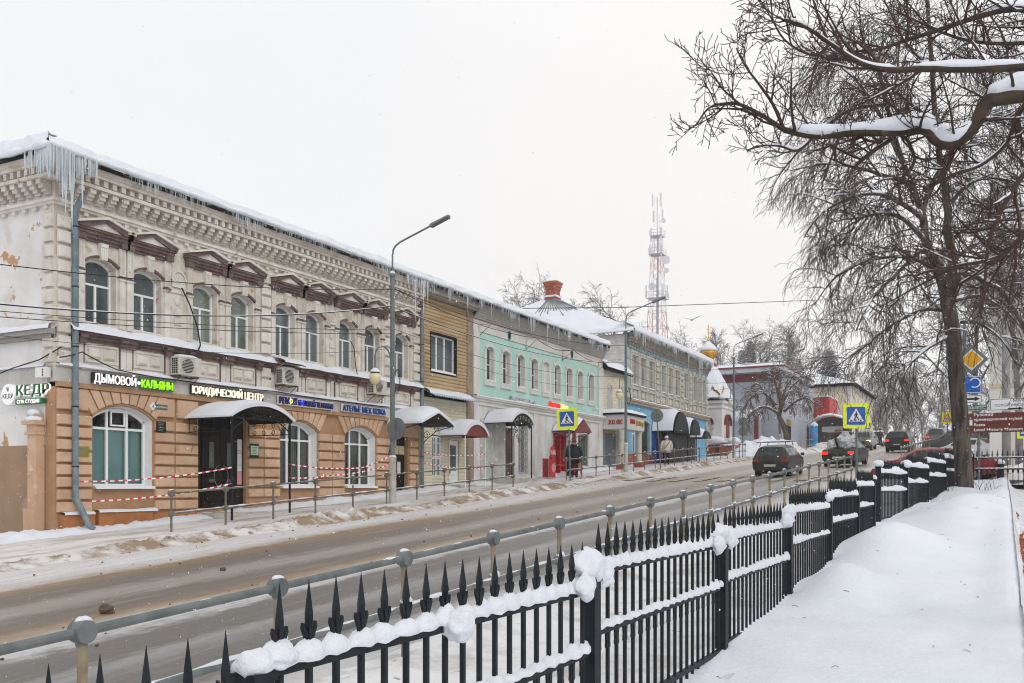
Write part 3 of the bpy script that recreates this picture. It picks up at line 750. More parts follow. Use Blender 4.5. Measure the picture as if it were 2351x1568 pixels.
y = Y0+.4
while y < Y1-.1: link('dentil', dlm, B1, (FX, y, 6.719)); y += .40
x = FX-.25
while x > -24: link('dentil', dlm, B1, (x, Y0-.005, 6.719), -pi/2); x -= .40
# --- sill ledge, brown band, frieze panels
c3 = MB()
for (z0, z1, d) in ((3.55, 3.63, .06), (3.63, 3.71, .12), (3.71, 3.79, .2)): c3.box(FX, FX+d, Y0+.34, Y1, z0, z1)
for (a, b) in wins:
    for yy in (a-.27, b+.04): c3.box(FX+.06, FX+.15, yy, yy+.23, 3.5, 3.63); c3.box(FX+.12, FX+.2, yy, yy+.23, 3.63, 3.71)
c3.build('brown_ledge', BROWN, B1)
snow_strip(Y0+.3, Y1, 3.98, 3.80, FX+.0, FX+.27, 4, amp=1.5, th0=-.022).build('ledge_snow', SNOW, B1, sm=True)
MB().box(FX-.3, FX+.02, Y0, Y1, 2.5, 3.55).build('frieze', CREAM, B1)
boss = MB().cbox(0, .07, -.165, .165, -.13, .13, .05).mesh('frieze_boss', CREAMB)
for i, (a, b) in enumerate(wins):
    c = (a+b)/2
    for yy in (a-.27, b+.10):
        p_ = MB().box(FX+.02, FX+.06, yy, yy+.17, 2.98, 3.5).build('frieze_strip', CREAMB, B1)
        for q_ in (-.035, .17): MB().box(FX+.02, FX+.05, yy+q_, yy+q_+.034, 2.98, 3.5).build('trim', BROWN, p_)
    fp = MB(); y0, y1 = a-.04, b+.04
    fp.box(FX+.02, FX+.05, y0, y1, 3.46, 3.51); fp.box(FX+.02, FX+.05, y0, y1, 3.06, 3.11); fp.box(FX+.02, FX+.05, y0, y0+.05, 3.11, 3.46); fp.box(FX+.02, FX+.05, y1-.05, y1, 3.11, 3.46)
    fp.build('frieze_panel', CREAMB, B1)
    link('frieze_boss', boss, B1, (FX+.0205, c-.21, 3.285)); link('frieze_boss', boss, B1, (FX+.0205, c+.21, 3.285))
gb = MB(); gb.box(FX, FX+.10, Y0-.06, Y1, 2.50, 2.86); gb.box(FX, FX+.15, Y0-.06, Y1, 2.86, 2.92); gb.build('grey_band', GREYB, B1)
snow_strip(Y0, Y1, 2.93, 2.90, FX+.02, FX+.17, 14, amp=1.2).build('ledge_snow', SNOW, B1, sm=True)
so = MB(); so.box(FX, FX+.12, Y0, Y1, 2.38, 2.5); so.build('string_course', ORANGED, B1)
# --- rusticated piers and voussoirs
def rust(y0, y1, z0, z1, pitch=.302):
    me = MB().cbox(0, .085, 0, y1-y0, 0, pitch-.062, .018).mesh('stone_block', ORANGE)
    k = 0
    while z0+(k+1)*pitch <= z1+.02:
        link('stone_block', me, B1, (FX+.0005, y0, z0+k*pitch)); k += 1
ZT = 1.78
for (a, b, z0) in ((14.66, 15.60, -.62), (17.56, 18.20, -.62), (18.24, 19.04, -.62), (21.04, 21.66, -.46), (21.70, 22.39, -.46), (24.29, 24.95, -.32), (24.98, 25.62, -.32), (27.53, 28.1, -.32), (28.13, 28.70, -.32), (29.63, 30.2, -.2)):
    n = int(round((ZT-z0)/.302)); rust(a, b, ZT-n*.302, ZT)
for (a, b) in ((14.66, 15.50), (18.3, 19.04), (21.04, 21.62), (28.14, 30.2), (17.62, 18.2)):   # course under the string where no arch reaches
    link('stone_block', MB().cbox(0, .085, 0, b-a, 0, .5, .018).mesh('stone_block', ORANGE), B1, (FX+.0005, a, 1.845))
for (a, b, zb, zs, zc) in (gops[0], gops[2], gops[3]):
    c = (a+b)/2; w = (b-a)/2+.04; h = zc-zs+.02; R = (w*w+h*h)/(2*h); cz = zc-R; t0 = math.asin(w/R)
    R2 = R*.62; cz2 = zc-R2
    N_ = 9
    for k in range(N_):
        f0, f1 = (k+.08)/N_, (k+.92)/N_
        def inn(f):
            t = -t0+2*t0*f; return (c+(R+.07)*sin(t), cz+(R+.07)*cos(t))
        def outp(f):
            yy = c+(f-.5)*2*(w+.42); return (yy, 2.365)
        i0, i1, o0, o1 = inn(f0), inn(f1), outp(f0), outp(f1)
        poly = [i0, i1, o1, o0]
        MB().prism(poly, 'x', FX+.0005, FX+.085).build('voussoir', ORANGE, B1)
    ab = MB(); arch_band(ab, a-.02, b+.02, zs, zc+.015, .05, FX, FX+.04); ab.build('arch_moulding', ORANGED, B1)
    # white plaster lining of the reveal
    lin = MB()
    ar = arc_pts(a+.002, b-.002, zs, zc-.002, 10); n = len(ar)
    pts = [(a+.003, zb)]+ar+[(b-.003, zb)]
    for p, q in zip(pts, pts[1:]):
        vs = [(FX+.006, *p), (FX+.006, *q), (FX-.28, q[0]+(c-q[0])*.055, q[1]-(.05 if q[1] > zb+.01 else 0)), (FX-.28, p[0]+(c-p[0])*.055, p[1]-(.05 if p[1] > zb+.01 else 0))]
        lin.add(vs, [(3, 2, 1, 0)])
    lin.build('reveal', WHITE, B1)
# --- ground floor windows
def gwin(i, bl, nm=2):
    a, b, zb, zs, zc = gops[i]
    w_ = b-a; mul = [(a+w_*(k+1)/(nm+1),) for k in range(nm)]
    wd = window(B1, a+.04, b-.04, zb+.05, zs-.02, zc-.05, x=FX-.27, mull=mul, trans=(1.46,), fw=.06, pane=PANE, behind=bl, sill=FX+.14)
    m = MB(); m.grid(frange(a, b, .12), [0, .3, .7, .95, 1], lambda y, u: (FX-.22+.37*u, y, zb+.0+[.05, .06, .055, .03, -.02][[0, .3, .7, .95, 1].index(u)]*(1+.3*n3(y*2, i))))
    m.build('sill_snow', SNOW, wd, sm=True)
    return wd
wA = gwin(0, BLIND); 
tf = MB(); a, b = 15.66+.02+1.83/3, 15.66-.02+1.83*2/3; tf.box(FX-.235, FX-.20, a+.07, b-.05, 1.53, 1.57); tf.box(FX-.235, FX-.20, a+.07, b-.05, 1.88, 1.92); tf.box(FX-.235, FX-.20, a+.07, a+.11, 1.57, 1.88); tf.box(FX-.235, FX-.20, b-.09, b-.05, 1.57, 1.88)
tf.build('vent_sash', PVC, wA)
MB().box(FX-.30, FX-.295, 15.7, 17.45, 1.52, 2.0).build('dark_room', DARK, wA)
wB = gwin(2, BLINDG); wC = gwin(3, BLINDG)
for w_, (a, b) in ((wB, (22.5, 24.2)), (wC, (25.72, 27.4))):
    sl = MB()
    for k in range(16):
        yy = a+.06+k*(b-a-.1)/16; sl.box(FX-.355, FX-.35, yy, yy+.065, 0, 1.4)
    sl.build('vertical_blind', M('blind_strip%d' % int(a), (.44, .43, .41), (.36, .35, .34), 3), w_)
# --- portal: dark panelled double door
pt = MB(); pt.box(FX-.25, FX-.12, 19.11, 20.98, -.64, 2.2)
P1 = pt.build('portal_frame', DOORB, B1)
for k, (a, b) in enumerate(((19.33, 20.0), (20.02, 20.69))):
    d = MB().box(FX-.12, FX-.07, a, b, -.6, 1.62); D = d.build('door', DOORB, B1)
    pn_ = MB(); pn_.box(FX-.07, FX-.045, a+.08, b-.08, -.5, .1); pn_.box(FX-.07, FX-.045, a+.08, b-.08, .2, .5); pn_.build('door_panel', DARK, D)
    gl = MB().box(FX-.07, FX-.05, (a+b)/2-.09, (a+b)/2+.09, .1+.0, 1.25); gl.build('door_glass', GLASS, D)
    hh = MB(); cy = b-.06 if k == 0 else a+.06; sg = -1 if k == 0 else 1
    hh.tube([(FX-.03, cy+sg*.2*sin(t)*1.0, .28+.3*cos(t)) for t in [pi*i/10 for i in range(11)]], .014, 6); hh.build('handle', STEEL, D)
MB().box(FX-.12, FX-.1, 19.33, 20.69, 1.66, 2.15).build('fanlight', DARK, P1)
MB().box(FX-.5, FX+.75, 19.0, 21.1, -1.6, gz(19)+.24).build('door_step', CONC, B1)
# notices beside the portal
for (z0, z1, mt) in ((1.05, 1.38, PAPER), (.62, 1.04, PAPER), (.42, .61, PAPER), (.03, .41, PINK)):
    nt = MB().box(FX-.12, FX-.112, 20.74, 20.92, z0, z1); tag(nt.build('notice', mt), {1.05: 'white notice sheet at the top of the row right of the dark portal door', .62: 'white notice sheet with dark red heading right of the portal door', .42: 'small white notice above the pink one by the portal door', .03: 'pink notice sheet lowest in the row by the portal door'}[z0], 'notice')
tx = text('БОТО', .07, (FX-.111, 20.76, .94), (0, 1, 0), (0, 0, 1), SBROWN, bpy.data.objects['notice.001'], ext=.002, width=.13)
# --- second door
D2 = MB().box(FX-.22, FX-.17, 28.77, 29.57, -.24, 1.85).build('door', DARK, B1)
MB().box(FX-.17, FX-.15, 28.84, 29.5, .45, 1.75).build('door_panel', DOORB, D2)
for a in (28.83, 29.2):
    tag(MB().box(FX-.15, FX-.14, a, a+.33, 1.18, 1.5).build('plaque', M('cream_plate%d' % int(a*10), (.66, .56, .36))), 'left cream plate on the black side door' if a < 29 else 'right cream plate on the black side door', 'plaque')
tag(MB().box(FX-.15, FX-.142, 29.08, 29.28, .45, .9).build('notice', PAPER), 'white paper stuck low on the black side door', 'notice')
# --- plinth
pl = MB()
for (a, b, zt, d) in ((14.72, 15.62, -.70, .16), (15.70, 17.35, -.66, .20), (17.45, 19.0, -.72, .10)):
    pl.box(FX, FX+d, a, b, -2, zt)
pl.build('plinth', PLINTH, B1)
for (a, b, zt, d) in ((14.75, 15.6, -.70, .16), (15.68, 17.5, -.66, .20)):
    snow_strip(a, b, zt, zt, FX+.02, FX+d+.04, int(a), amp=.5, th0=.01).build('plinth_snow', SNOW, B1, sm=True)
# corner gate pier on the side wall
gp = MB(); gp.box(-20.68, -20.36, Y0-.24, Y0-.02, -.55, 1.22); gp.box(-20.76, -20.36, Y0-.30, Y0-.02, -2, -.55); gp.box(-20.74, -20.33, Y0-.28, Y0-.02, 1.22, 1.29); gp.box(-20.69, -20.37, Y0-.25, Y0-.02, 1.29, 1.46); gp.box(-20.80, -20.31, Y0-.32, Y0-.02, 1.46, 1.56)
gp.box(-20.70, -20.40, Y0-.24, Y0-.02, 1.56, 1.72)
GP = gp.build('gate_pier', ORANGE, B1)
for (z0, hx, hy) in ((1.56, .27, .18), (1.72, .18, .13)):
    MB().blob((-20.56, Y0-.16, z0+.02), hx, hy, .10, 12, 6, int(z0*10), .15).build('snow_cap', SNOW, GP, sm=True)
# --- roof, hip, eave snow, icicles
rf = MB(); ey, ex = Y0-.62, FX+.62
zr = 7.86; pitch = .42
def roofz(d): return zr+pitch*d
A = [(ex, ey, zr), (ex, Y1+.0, zr), (-26, Y1, roofz(6.6)), (-26, ey+6.6, roofz(6.6)), (XB, ey, zr), (XB, ey+6.6, roofz(6.6))]
rf.add(A, [(0, 1, 2, 3), (0, 3, 5, 4)]); rf.add([(p[0], p[1], p[2]-.05) for p in A], [(3, 2, 1, 0), (4, 5, 3, 0)])
RF = rf.build('roof', SHEET, B1)
sn = MB()
sn.grid(frange(0, 1, 1/60), frange(0, 1, 1/12), lambda u, w: (ex-.05-(6.3)*w, (ey+.05+6.3*w)+(Y1-ey-.05-6.3*w)*u, zr+.16+pitch*6.3*w+.05*n3(u*30, w*5)))
sn.grid(frange(0, 1, 1/30), frange(0, 1, 1/12), lambda u, w: (ex-.05-6.3*w-(12-6.3*w)*u, ey+.05+6.3*w, zr+.16+pitch*6.3*w+.05*n3(u*15, w*5, 3)))
sn.build('roof_snow', SNOW, RF, sm=True)
es = eave_snow(lambda t: (Vector((ex, ey+(Y1-ey)*t, zr)), Vector((-1, 0, 0)), pitch), 130, .20, .9, 3, 16)
es.v += eave_snow(lambda t: (Vector((ex-11.5*t, ey, zr)), Vector((0, 1, 0)), pitch), 90, .30, .9, 6, 11).v
nv = 131*9
es.f += [(i*9+k+nv, i*9+k+1+nv, (i+1)*9+k+1+nv, (i+1)*9+k+nv) for i in range(90) for k in range(8)]; es.mi = [0]*len(es.f)
es.build('eave_snow', SNOW, RF, sm=True)
ic = MB()
ic.tube([(ex+.03, ey+(Y1-ey)*i/120, zr+.0+.03*n3(i*.3, 5)) for i in range(121)], [.07+.035*n3(i*.25, 8) for i in range(121)], 6)
ic.tube([(ex-11*i/90, ey-.02, zr+.03*n3(i*.3, 15)) for i in range(91)], [.085+.04*n3(i*.25, 18) for i in range(91)], 6)
ic.build('ice_rim', ICE, RF, sm=True)
gt = MB(); gt.box(ex-.10, ex-.02, ey+.02, Y1, zr-.14, zr-.055); gt.box(XB, ex-.02, ey+.02, ey+.10, zr-.14, zr-.055); gt.build('eave_shade_strip', DARK, RF)  # dark strip painting in the shadow gap under the eave snow
i1 = icicles(lambda t: Vector((ex, ey+(Y1-ey)*t, zr-.02)), 800, .10, .62, 4, r0=.014)
i1b = icicles(lambda t: Vector((ex-.02+.1*random.Random(t).random(), ey+.0+1.3*t*t, zr)), 150, .5, 1.5, 2, r0=.02, clus=.2)
i1c = icicles(lambda t: Vector((ex-.9*t*t, ey, zr)), 110, .4, 1.3, 7, r0=.02, clus=.2)
i1d = icicles(lambda t: Vector((ex, 28.6+1.6*t, zr)), 40, .3, 1.1, 9, r0=.025, clus=.2)
for q in (i1b, i1c, i1d): i1.add(q.v, q.f)
for (yy, L, r_) in ((14.45, 1.5, .07), (14.62, 1.9, .06), (14.9, 1.25, .05), (29.15, 1.75, .055), (29.7, 1.5, .05), (30.0, 1.1, .04)):
    i1.tube([(ex, yy, zr+.05), (ex, yy, zr-L*.5), (ex, yy, zr-L)], [r_, r_*.6, .004], 5)
i1.build('icicles', ICICLE, RF, kind='stuff')
dm = MB(); dm.add([(-26.4, 20.4, 10.5), (-25.6, 20.4, 10.5), (-25.6, 21.2, 10.5), (-26.4, 21.2, 10.5), (-26, 20.8, 10.9)], [(0, 1, 4), (1, 2, 4), (2, 3, 4), (3, 0, 4)])
# ridge ventilator seen over the corner
vt = MB(); vt.prism([(-22.35, 8.6), (-21.85, 8.6), (-21.85, 8.72), (-22.1, 8.98), (-22.35, 8.72)], 'y', 15.4, 15.8)
vt.build('roof_dormer', SHEET, RF)
# downpipe
def downpipe(root, y, ztop, zbot, kick=0):
    p = MB(); x = FX+.16
    pts = [(FX+.45, y, ztop+.35), (x, y, ztop), (x, y, zbot+.75)]
    if kick: pts += [(x+.02, y+.03, zbot+.7), (x+.30, y+.14, zbot+.12), (x+.40, y+.19, zbot)]
    else: pts += [(x, y, zbot)]
    p.tube(pts, .075, 10)
    o = p.build('downpipe', PIPE, root, sm=True)
    br = MB(); z = ztop-.4
    while z > zbot+.8: br.cyl((x, y, z), (x, y, z+.03), .085, 10); z -= 1.45
    br.build('pipe_clip', IRON, o)
    return o
downpipe(B1, 15.06, 6.65, -1.06, 1); downpipe(B1, 30.32, 7.3, -.1)
# ---------------------------------------------------------------- signs and fittings on the cream and orange house
RY, UZ = (0, 1, 0), (0, 0, 1)
def sign(name, label, loc, cat='shop sign'): return thing(name, label, cat, loc)
S = sign('shop_sign', 'black letter sign with glowing white outlines and a lime green second word', (FX+.2, 16.8, 2.5))
MB().box(FX+.152, FX+.20, 15.5, 16.84, 2.54, 2.80).build('backing_panel', SBLACK, S)
text('ДЫМОВОЙ', .22, (FX+.20, 15.55, 2.56), RY, UZ, NEONW, S, width=1.25, ext=.03, bold=.004)
MB().box(FX+.152, FX+.19, 16.93, 18.06, 2.535, 2.80).build('backing_panel', GREENS, S)
text('КАЛЬЯНЫ', .21, (FX+.19, 16.98, 2.56), RY, UZ, LIME, S, width=1.03, ext=.04, bold=.012)
dt = MB(); dt.cyl((FX+.19, 16.9, 2.66), (FX+.22, 16.9, 2.66), .045, 10); dt.build('dot', NEONW, S)
S = sign('shop_sign', 'dark letter sign with glowing cream outlines over the arched portal canopy', (FX+.2, 20, 2.5))
MB().box(FX+.152, FX+.19, 18.66, 21.52, 2.53, 2.80).build('backing_panel', SBLACK, S)
text('ЮРИДИЧЕСКИЙ ЦЕНТР', .21, (FX+.19, 18.7, 2.56), RY, UZ, NEONC, S, width=2.78, ext=.04, bold=.0)
S = sign('shop_sign', 'navy letter sign with a yellow round letter and one bright blue letter', (FX+.2, 23.5, 2.5))
MB().box(FX+.152, FX+.17, 22.16, 24.9, 2.52, 2.80).build('backing_panel', OFFW, S)
text('РЕМ', .21, (FX+.17, 22.22, 2.56), RY, UZ, NAVY, S, width=.45, ext=.05, bold=.01)
text('НТ', .21, (FX+.17, 22.79, 2.56), RY, UZ, NAVY, S, width=.26, ext=.05, bold=.01)
ob = MB(); ob.cyl((FX+.17, 22.73, 2.66), (FX+.225, 22.73, 2.66), .075, 14); ob.build('round_letter', YELL, S)
MB().box(FX+.226, FX+.23, 22.71, 22.75, 2.63, 2.69).build('bolt_mark', SBLACK, S)
text('Б', .17, (FX+.17, 23.10, 2.56), RY, UZ, NAVY, S, width=.09, ext=.05, bold=.01)
text('Ы', .18, (FX+.17, 23.21, 2.56), RY, UZ, M('sign_bright_blue', (.01, .04, .75), emis=.5), S, width=.15, ext=.05, bold=.01)
text('ТОВОЙ', .17, (FX+.17, 23.38, 2.56), RY, UZ, NAVY, S, width=.54, ext=.05, bold=.01)
text('ТЕХНИКИ', .17, (FX+.17, 23.98, 2.56), RY, UZ, NAVY, S, width=.85, ext=.05, bold=.01)
S = sign('shop_sign', 'blue letter sign on white band left of the first lamp post', (FX+.2, 26.6, 2.5))
MB().box(FX+.152, FX+.165, 25.3, 27.95, 2.53, 2.80).build('backing_panel', OFFW, S)
text('АТЕЛЬЕ МЕХ КОЖА', .20, (FX+.166, 25.38, 2.56), RY, UZ, BLUEL, S, width=2.48, ext=.04, bold=.018)
SX = (1, 0, 0); SY_ = Y0-.07
S = sign('shop_sign', 'green three dimensional letters with a white round emblem on the corner wall', (-21, SY_, 2.2))
dk = MB(); dk.cyl((-21.52, SY_-.10, 2.235), (-21.52, SY_+.05, 2.235), .255, 24); dk.build('round_emblem', M('emblem_white', (.9, .9, .9), emis=.1), S)
text('КЕДР', .105, (-21.52, SY_-.102, 2.14), SX, UZ, SBLACK, S, width=.40, ext=.004, align='CENTER')
lf = MB()
for sg in (-1, 0, 1): lf.prism([(-21.52+sg*.01, 2.30), (-21.52+sg*.05-.012, 2.37), (-21.52+sg*.03, 2.42)], 'y', SY_-.106, SY_-.101)
lf.build('leaf_mark', SGREY, S)
text('КЕДР', .25, (-21.215, SY_-.02, 2.185), SX, UZ, NEONW, S, width=1.20, ext=.05, bold=.006)
text('КЕДР', .25, (-21.21, SY_-.073, 2.188), SX, UZ, GREENS, S, width=1.20, ext=.03, bold=-.002)
MB().box(-21.27, -20.29, SY_-.08, SY_+.05, 1.975, 2.10).build('backing_panel', GREENS, S)
text('СПА СТУДИЯ', .085, (-21.2, SY_-.081, 1.995), SX, UZ, NEONW, S, width=.83, ext=.008, bold=.012)
# plates
S = sign('house_number_plate', 'small grey street plate with a white diamond beside the first arched window', (FX+.1, 17.6, 2.1), 'house number')
MB().box(FX+.086, FX+.096, 17.44, 17.93, 2.03, 2.17).build('plate', M('plate_grey_green', (.10, .14, .13)), S)
MB().prism([(17.33, 2.10), (17.44, 1.99), (17.55, 2.10), (17.44, 2.21)], 'x', FX+.0865, FX+.102).build('diamond', SWHITE, S)
text('4', .10, (FX+.103, 17.41, 2.05), RY, UZ, SBLACK, S, ext=.002); text('ул. Пл. Партизан', .05, (FX+.097, 17.57, 2.08), RY, UZ, SWHITE, S, width=.33, ext=.002)
def plate(nm, lab, y0, y1, z0, z1, mat, lines=3, lm=None, x=FX+.086, cat='plaque'):
    T = thing(nm, lab, cat, (x, (y0+y1)/2, z0))
    MB().box(x, x+.012, y0, y1, z0, z1).build('plate', mat, T)
    l = MB(); hh = (z1-z0)
    for k in range(lines):
        zz = z1-hh*(k+1)/(lines+1); l.box(x+.0125, x+.014, y0+.05+.02*(k % 2), y1-.05-.03*(k % 3), zz-.008, zz+.008)
    l.build('printed_lines', lm or SGREY, T); return T
plate('plaque', 'small black metal plaque with pale lines on the pier left of the portal', 17.56, 17.88, 1.43, 1.72, SBLACK, 6)
plate('plaque', 'yellow brass plaque on the pier beside the blue grey downpipe', 15.16, 15.5, .70, .96, OLIVEP, 4)
plate('poster', 'mint green poster in a black frame on the pier right of the portal', 20.98+.06, 21.42, .84, 1.26, SBLACK, 1, x=FX+.086, cat='poster')
plate('poster_sheet', 'mint sheet pasted inside the black poster frame', 21.07, 21.39, .92, 1.2, MINT, 5, x=FX+.1, cat='poster')
# air conditioners
def ac(y0, z0, w, lab, side=False):
    T = thing('air_conditioner', lab, 'air conditioner', (FX, y0, z0), 'air conditioners on the cream frieze')
    x0, x1 = FX+.12, FX+.42; z1 = z0+.5
    MB().box(x0, x1, y0, y0+w, z0, z1).build('casing', ACW, T)
    g = MB(); g.cyl((x1, y0+w*.40, z0+.25), (x1+.01, y0+w*.40, z0+.25), .20, 20); F = g.build('fan', DARK, T)
    q = MB()
    for k in range(11): q.box(x1+.011, x1+.016, y0+.08, y0+w*.72, z0+.05+k*.04, z0+.062+k*.04)
    q.build('grille', ACW, F)
    s_ = MB()
    for a in range(3):
        for b in range(7): s_.box(x0+.05+a*.075, x0+.105+a*.075, y0-.004, y0-.001, z0+.04+b*.06, z0+.085+b*.06)
    s_.build('side_grille', DARK, T)
    br = MB()
    for yy in (y0+.08, y0+w-.1): br.box(FX+.02, x1, yy, yy+.03, z0-.05, z0-.01); br.tube([(FX+.02, yy+.015, z0-.3), (x1-.05, yy+.015, z0-.05)], .012, 5)
    br.build('wall_bracket', RUST, T)
    m = MB(); m.blob((x0+.15, y0+w/2, z1+.01), .19, w*.52, .06, 12, 5, int(y0), .15); m.build('snow_cap', SNOW, T, sm=True)
    return T
ac(18.02, 3.0, .8, 'air conditioner with a dark side above the gap before the portal sign')
ac(22.12, 3.14, .75, 'air conditioner under a tin lean to, middle of the cream frieze')
ac(26.85, 3.26, .75, 'air conditioner beside the globe lantern of the first lamp post')
T = thing('tin_hood', 'small tilted tin hood with snow over the middle air conditioner', 'hood', (FX, 22.5, 3.8))
MB().add([(FX+.1, 22.0, 3.92), (FX+.1, 23.0, 3.92), (FX+.6, 23.0, 3.76), (FX+.6, 22.0, 3.76), (FX+.1, 22.0, 3.90), (FX+.1, 23.0, 3.90), (FX+.6, 23.0, 3.74), (FX+.6, 22.0, 3.74)], [(0, 1, 2, 3), (7, 6, 5, 4), (0, 3, 7, 4), (1, 5, 6, 2), (3, 2, 6, 7)]).build('tin_sheet', RUST, T)
snow_strip(22.0, 23.0, 3.93, 3.77, FX+.1, FX+.63, 33, th0=.03).build('snow_cap', SNOW, T, sm=True)
bm_ = MB().tube([(FX+.1, 22.1, 3.62), (FX+.5, 22.1, 3.76)], .02, 4); bm_.build('strut', WOODS, T)
bx = thing('junction_box', 'white electric box with three sockets on the corner band', 'electric box', (-20.3, Y0, 2.6))
MB().box(-20.42, -20.08, Y0-.22, Y0-.06, 2.58, 2.82).build('casing', WHITE, bx)
k_ = MB()
for i in range(3): k_.cyl((-20.15, Y0-.225, 2.63+i*.065), (-20.15, Y0-.221, 2.63+i*.065), .025, 8)
k_.build('socket', DARK, bx)
# loose cables draped on the facade
def cable(pts, r, lab, sub=6, sag=0.0, mat=WIRE, snow=False):
    P = []
    pts = [Vector(p) for p in pts]
    for a, b in zip(pts, pts[1:]):
        for i in range(sub):
            t = i/sub; P.append(a.lerp(b, t)-Vector((0, 0, sag*4*t*(1-t))))
    P.append(pts[-1])
    T = MB().tube(P, r, 5).build('power_cable', mat)
    tag(T, lab, 'cable')
    if snow:
        s_ = MB().tube([p+Vector((0, 0, r*.9)) for p in P], [r*.95*(.6+.7*max(0, n3(i*.9, r*40))) for i in range(len(P))], 5)
        s_.build('snow_line', SNOW, T)
    return T
X_ = FX+.1
cable([(X_, 18.42, 5.42), (X_+.1, 18.6, 5.0), (X_+.14, 18.85, 4.4), (X_+.2, 18.9, 3.9), (X_+.2, 18.72, 3.55)], .022, 'thick black cable hanging down the wall beside the round medallion')
cable([(X_, 25.9, 5.0), (X_+.08, 26.0, 4.75), (X_+.08, 26.1, 4.1), (X_+.1, 26.2, 3.75)], .016, 'short dark cable with a rusty end below the third pair of pediments')
cable([(X_+.1, 14.6, 3.05), (X_+.12, 15.2, 3.25), (X_+.12, 16.2, 2.93), (X_+.12, 18.0, 2.86), (X_+.12, 22.0, 2.90), (X_+.12, 25, 2.86), (X_+.12, 28, 2.87)], .016, 'black cable draped along the band over the shop signs', sag=.02)
cable([(-22.6, Y0-.2, 2.6), (-21.2, Y0-.25, 2.85), (-20.3, Y0-.2, 3.0), (X_+.1, 14.65, 3.3)], .016, 'black cable rising to the house corner over the green letters')
# ---------------------------------------------------------------- canopies
def scroll(mb, c, r, u, w, turns=1.3, rr=.012, s=1, n=16):
    c, u, w = Vector(c), Vector(u), Vector(w); pts = []
    for i in range(n+1):
        t = i/n; a = turns*2*pi*t; q = r*(1-.75*t)
        pts.append(c+u*(cos(a)*q)+w*(s*sin(a)*q))
    mb.tube(pts, rr, 4)
def canopy_arch(nm, lab, ya, yb, zs, zc, x0, x1, mat, snowh, posts=True, loc=None, trim=IRON, end=False):
    """barrel canopy, axis across the pavement (x), arch in the y-z plane"""
    T = thing(nm, lab, 'canopy', ((x0+x1)/2, (ya+yb)/2, gz((ya+yb)/2)+.1))
    n = 14; ar = arc_pts(ya, yb, zs, zc, n)
    sh = MB()
    sh.add([(x, *p) for x in (x0, x1) for p in ar]+[(x, p[0], p[1]-.02) for x in (x0, x1) for p in ar],
           [(i, i+1, n+2+i, n+1+i) for i in range(n)]+[(2*n+2+i, 3*n+3+i, 3*n+4+i, 2*n+3+i) for i in range(n)]+[(n+1+i, n+2+i, 3*n+4+i, 3*n+3+i) for i in range(n)])
    sh.build('canopy_roof', mat, T)
    if end:
        e_ = MB(); e_.add([(x1-.01, *p) for p in ar], [tuple(range(n+1))]); e_.add([(x1-.03, *p) for p in ar], [tuple(range(n+1))[::-1]]); e_.build('end_panel', mat, T)
    sn_ = MB(); k = 20; ar2 = arc_pts(ya-.04, yb+.04, zs, zc, k); us = frange(0, 1, 1/8)
    def fn(i, u):
        i = int(i); p = ar2[i]; e = min(1, 3.5*min(i, k-i)/k+.25); ee = min(1, 5*min(u+.06, 1-u)+.12) if not snowh < 0 else 1
        hh = snowh*e*(.55+.45*ee)*(1+.3*n3(i*.4, u*3, ya))
        return (x0+(x1-x0+.05)*u, p[0]+(p[0]-(ya+yb)/2)*.05, p[1]+hh)
    sn_.grid(list(range(k+1)), us, fn)
    # front lip
    vs = [fn(i, 1) for i in range(k+1)]; lp = [(x1+.04, p[0], p[1]-.01) for p in ar2]
    sn_.add(vs+lp, [(i, i+1, k+2+i, k+1+i) for i in range(k)])
    for i_ in (0, k):
        vs = [fn(i_, u) for u in us]; lo_ = [(v[0], v[1], ar2[i_][1]-.01) for v in vs]; q = len(vs)
        sn_.add(vs+lo_, [(j, j+1, q+j+1, q+j) for j in range(q-1)])
    sn_.build('snow_cap', SNOW, T, sm=True)
    fr = MB(); fr.tube([(x1-.02, p[0], p[1]-.03) for p in ar], .022, 5); fr.tube([(x1-.02, ya, zs-.02), (x1-.02, yb, zs-.02)], .018, 5)
    for yy in (ya+.02, yb-.02): fr.tube([(x0, yy, zs-.02), (x1-.02, yy, zs-.02)], .02, 5)
    fr.build('frame', trim, T)
    if posts:
        for yy in (ya+.05, yb-.05): MB().cyl((x1-.05, yy, gz(yy)+.05), (x1-.05, yy, zs), .032, 8).build('post', trim, T)
    return T
T = canopy_arch('entrance_canopy', 'brown barrel canopy on thin posts with thick snow over the dark portal', 18.62, 21.02, 1.86, 2.22, FX+.1, -18.25, DOORB, .17)
oc = MB()
ar = arc_pts(18.7, 20.95, 1.52, 1.92, 14); oc.tube([(-18.28, *p) for p in ar], .018, 5)
for k in range(5):
    yy = 18.98+k*.42; scroll(oc, (-18.28, yy, 1.88+.17*(1-((k-2)/2.3)**2)), .12, (0, 1, 0), (0, 0, 1), s=1 if k % 2 else -1); 
oc.build('scroll_arch', IRON, T)
oc = MB()
for yy, sd in ((20.97, 1), (18.67, -1)):
    oc.tube([(FX+.12, yy, 1.48), (-18.3, yy, 1.48)], .014, 4); oc.tube([(FX+.12, yy, 1.84), (FX+.12, yy, 1.48)], .014, 4)
    for k in range(4):
        xx = FX+.35+k*.36
        for zz in (1.745, 1.575): scroll(oc, (xx, yy, zz), .085, (1 if k % 2 else -1, 0, 0), (0, 0, 1), s=1 if zz > 1.6 else -1, rr=.010)
oc.build('scroll_panel', IRON, T)
T = thing('gable_canopy', 'gabled iron canopy with snow over the black side door', 'canopy', (-18.9, 29, gz(29)))
ya, yb, zp, ze = 28.15, 30.35, 2.70, 2.28; yc = (ya+yb)/2
x0, x1 = FX+.1, -18.45
g_ = MB()
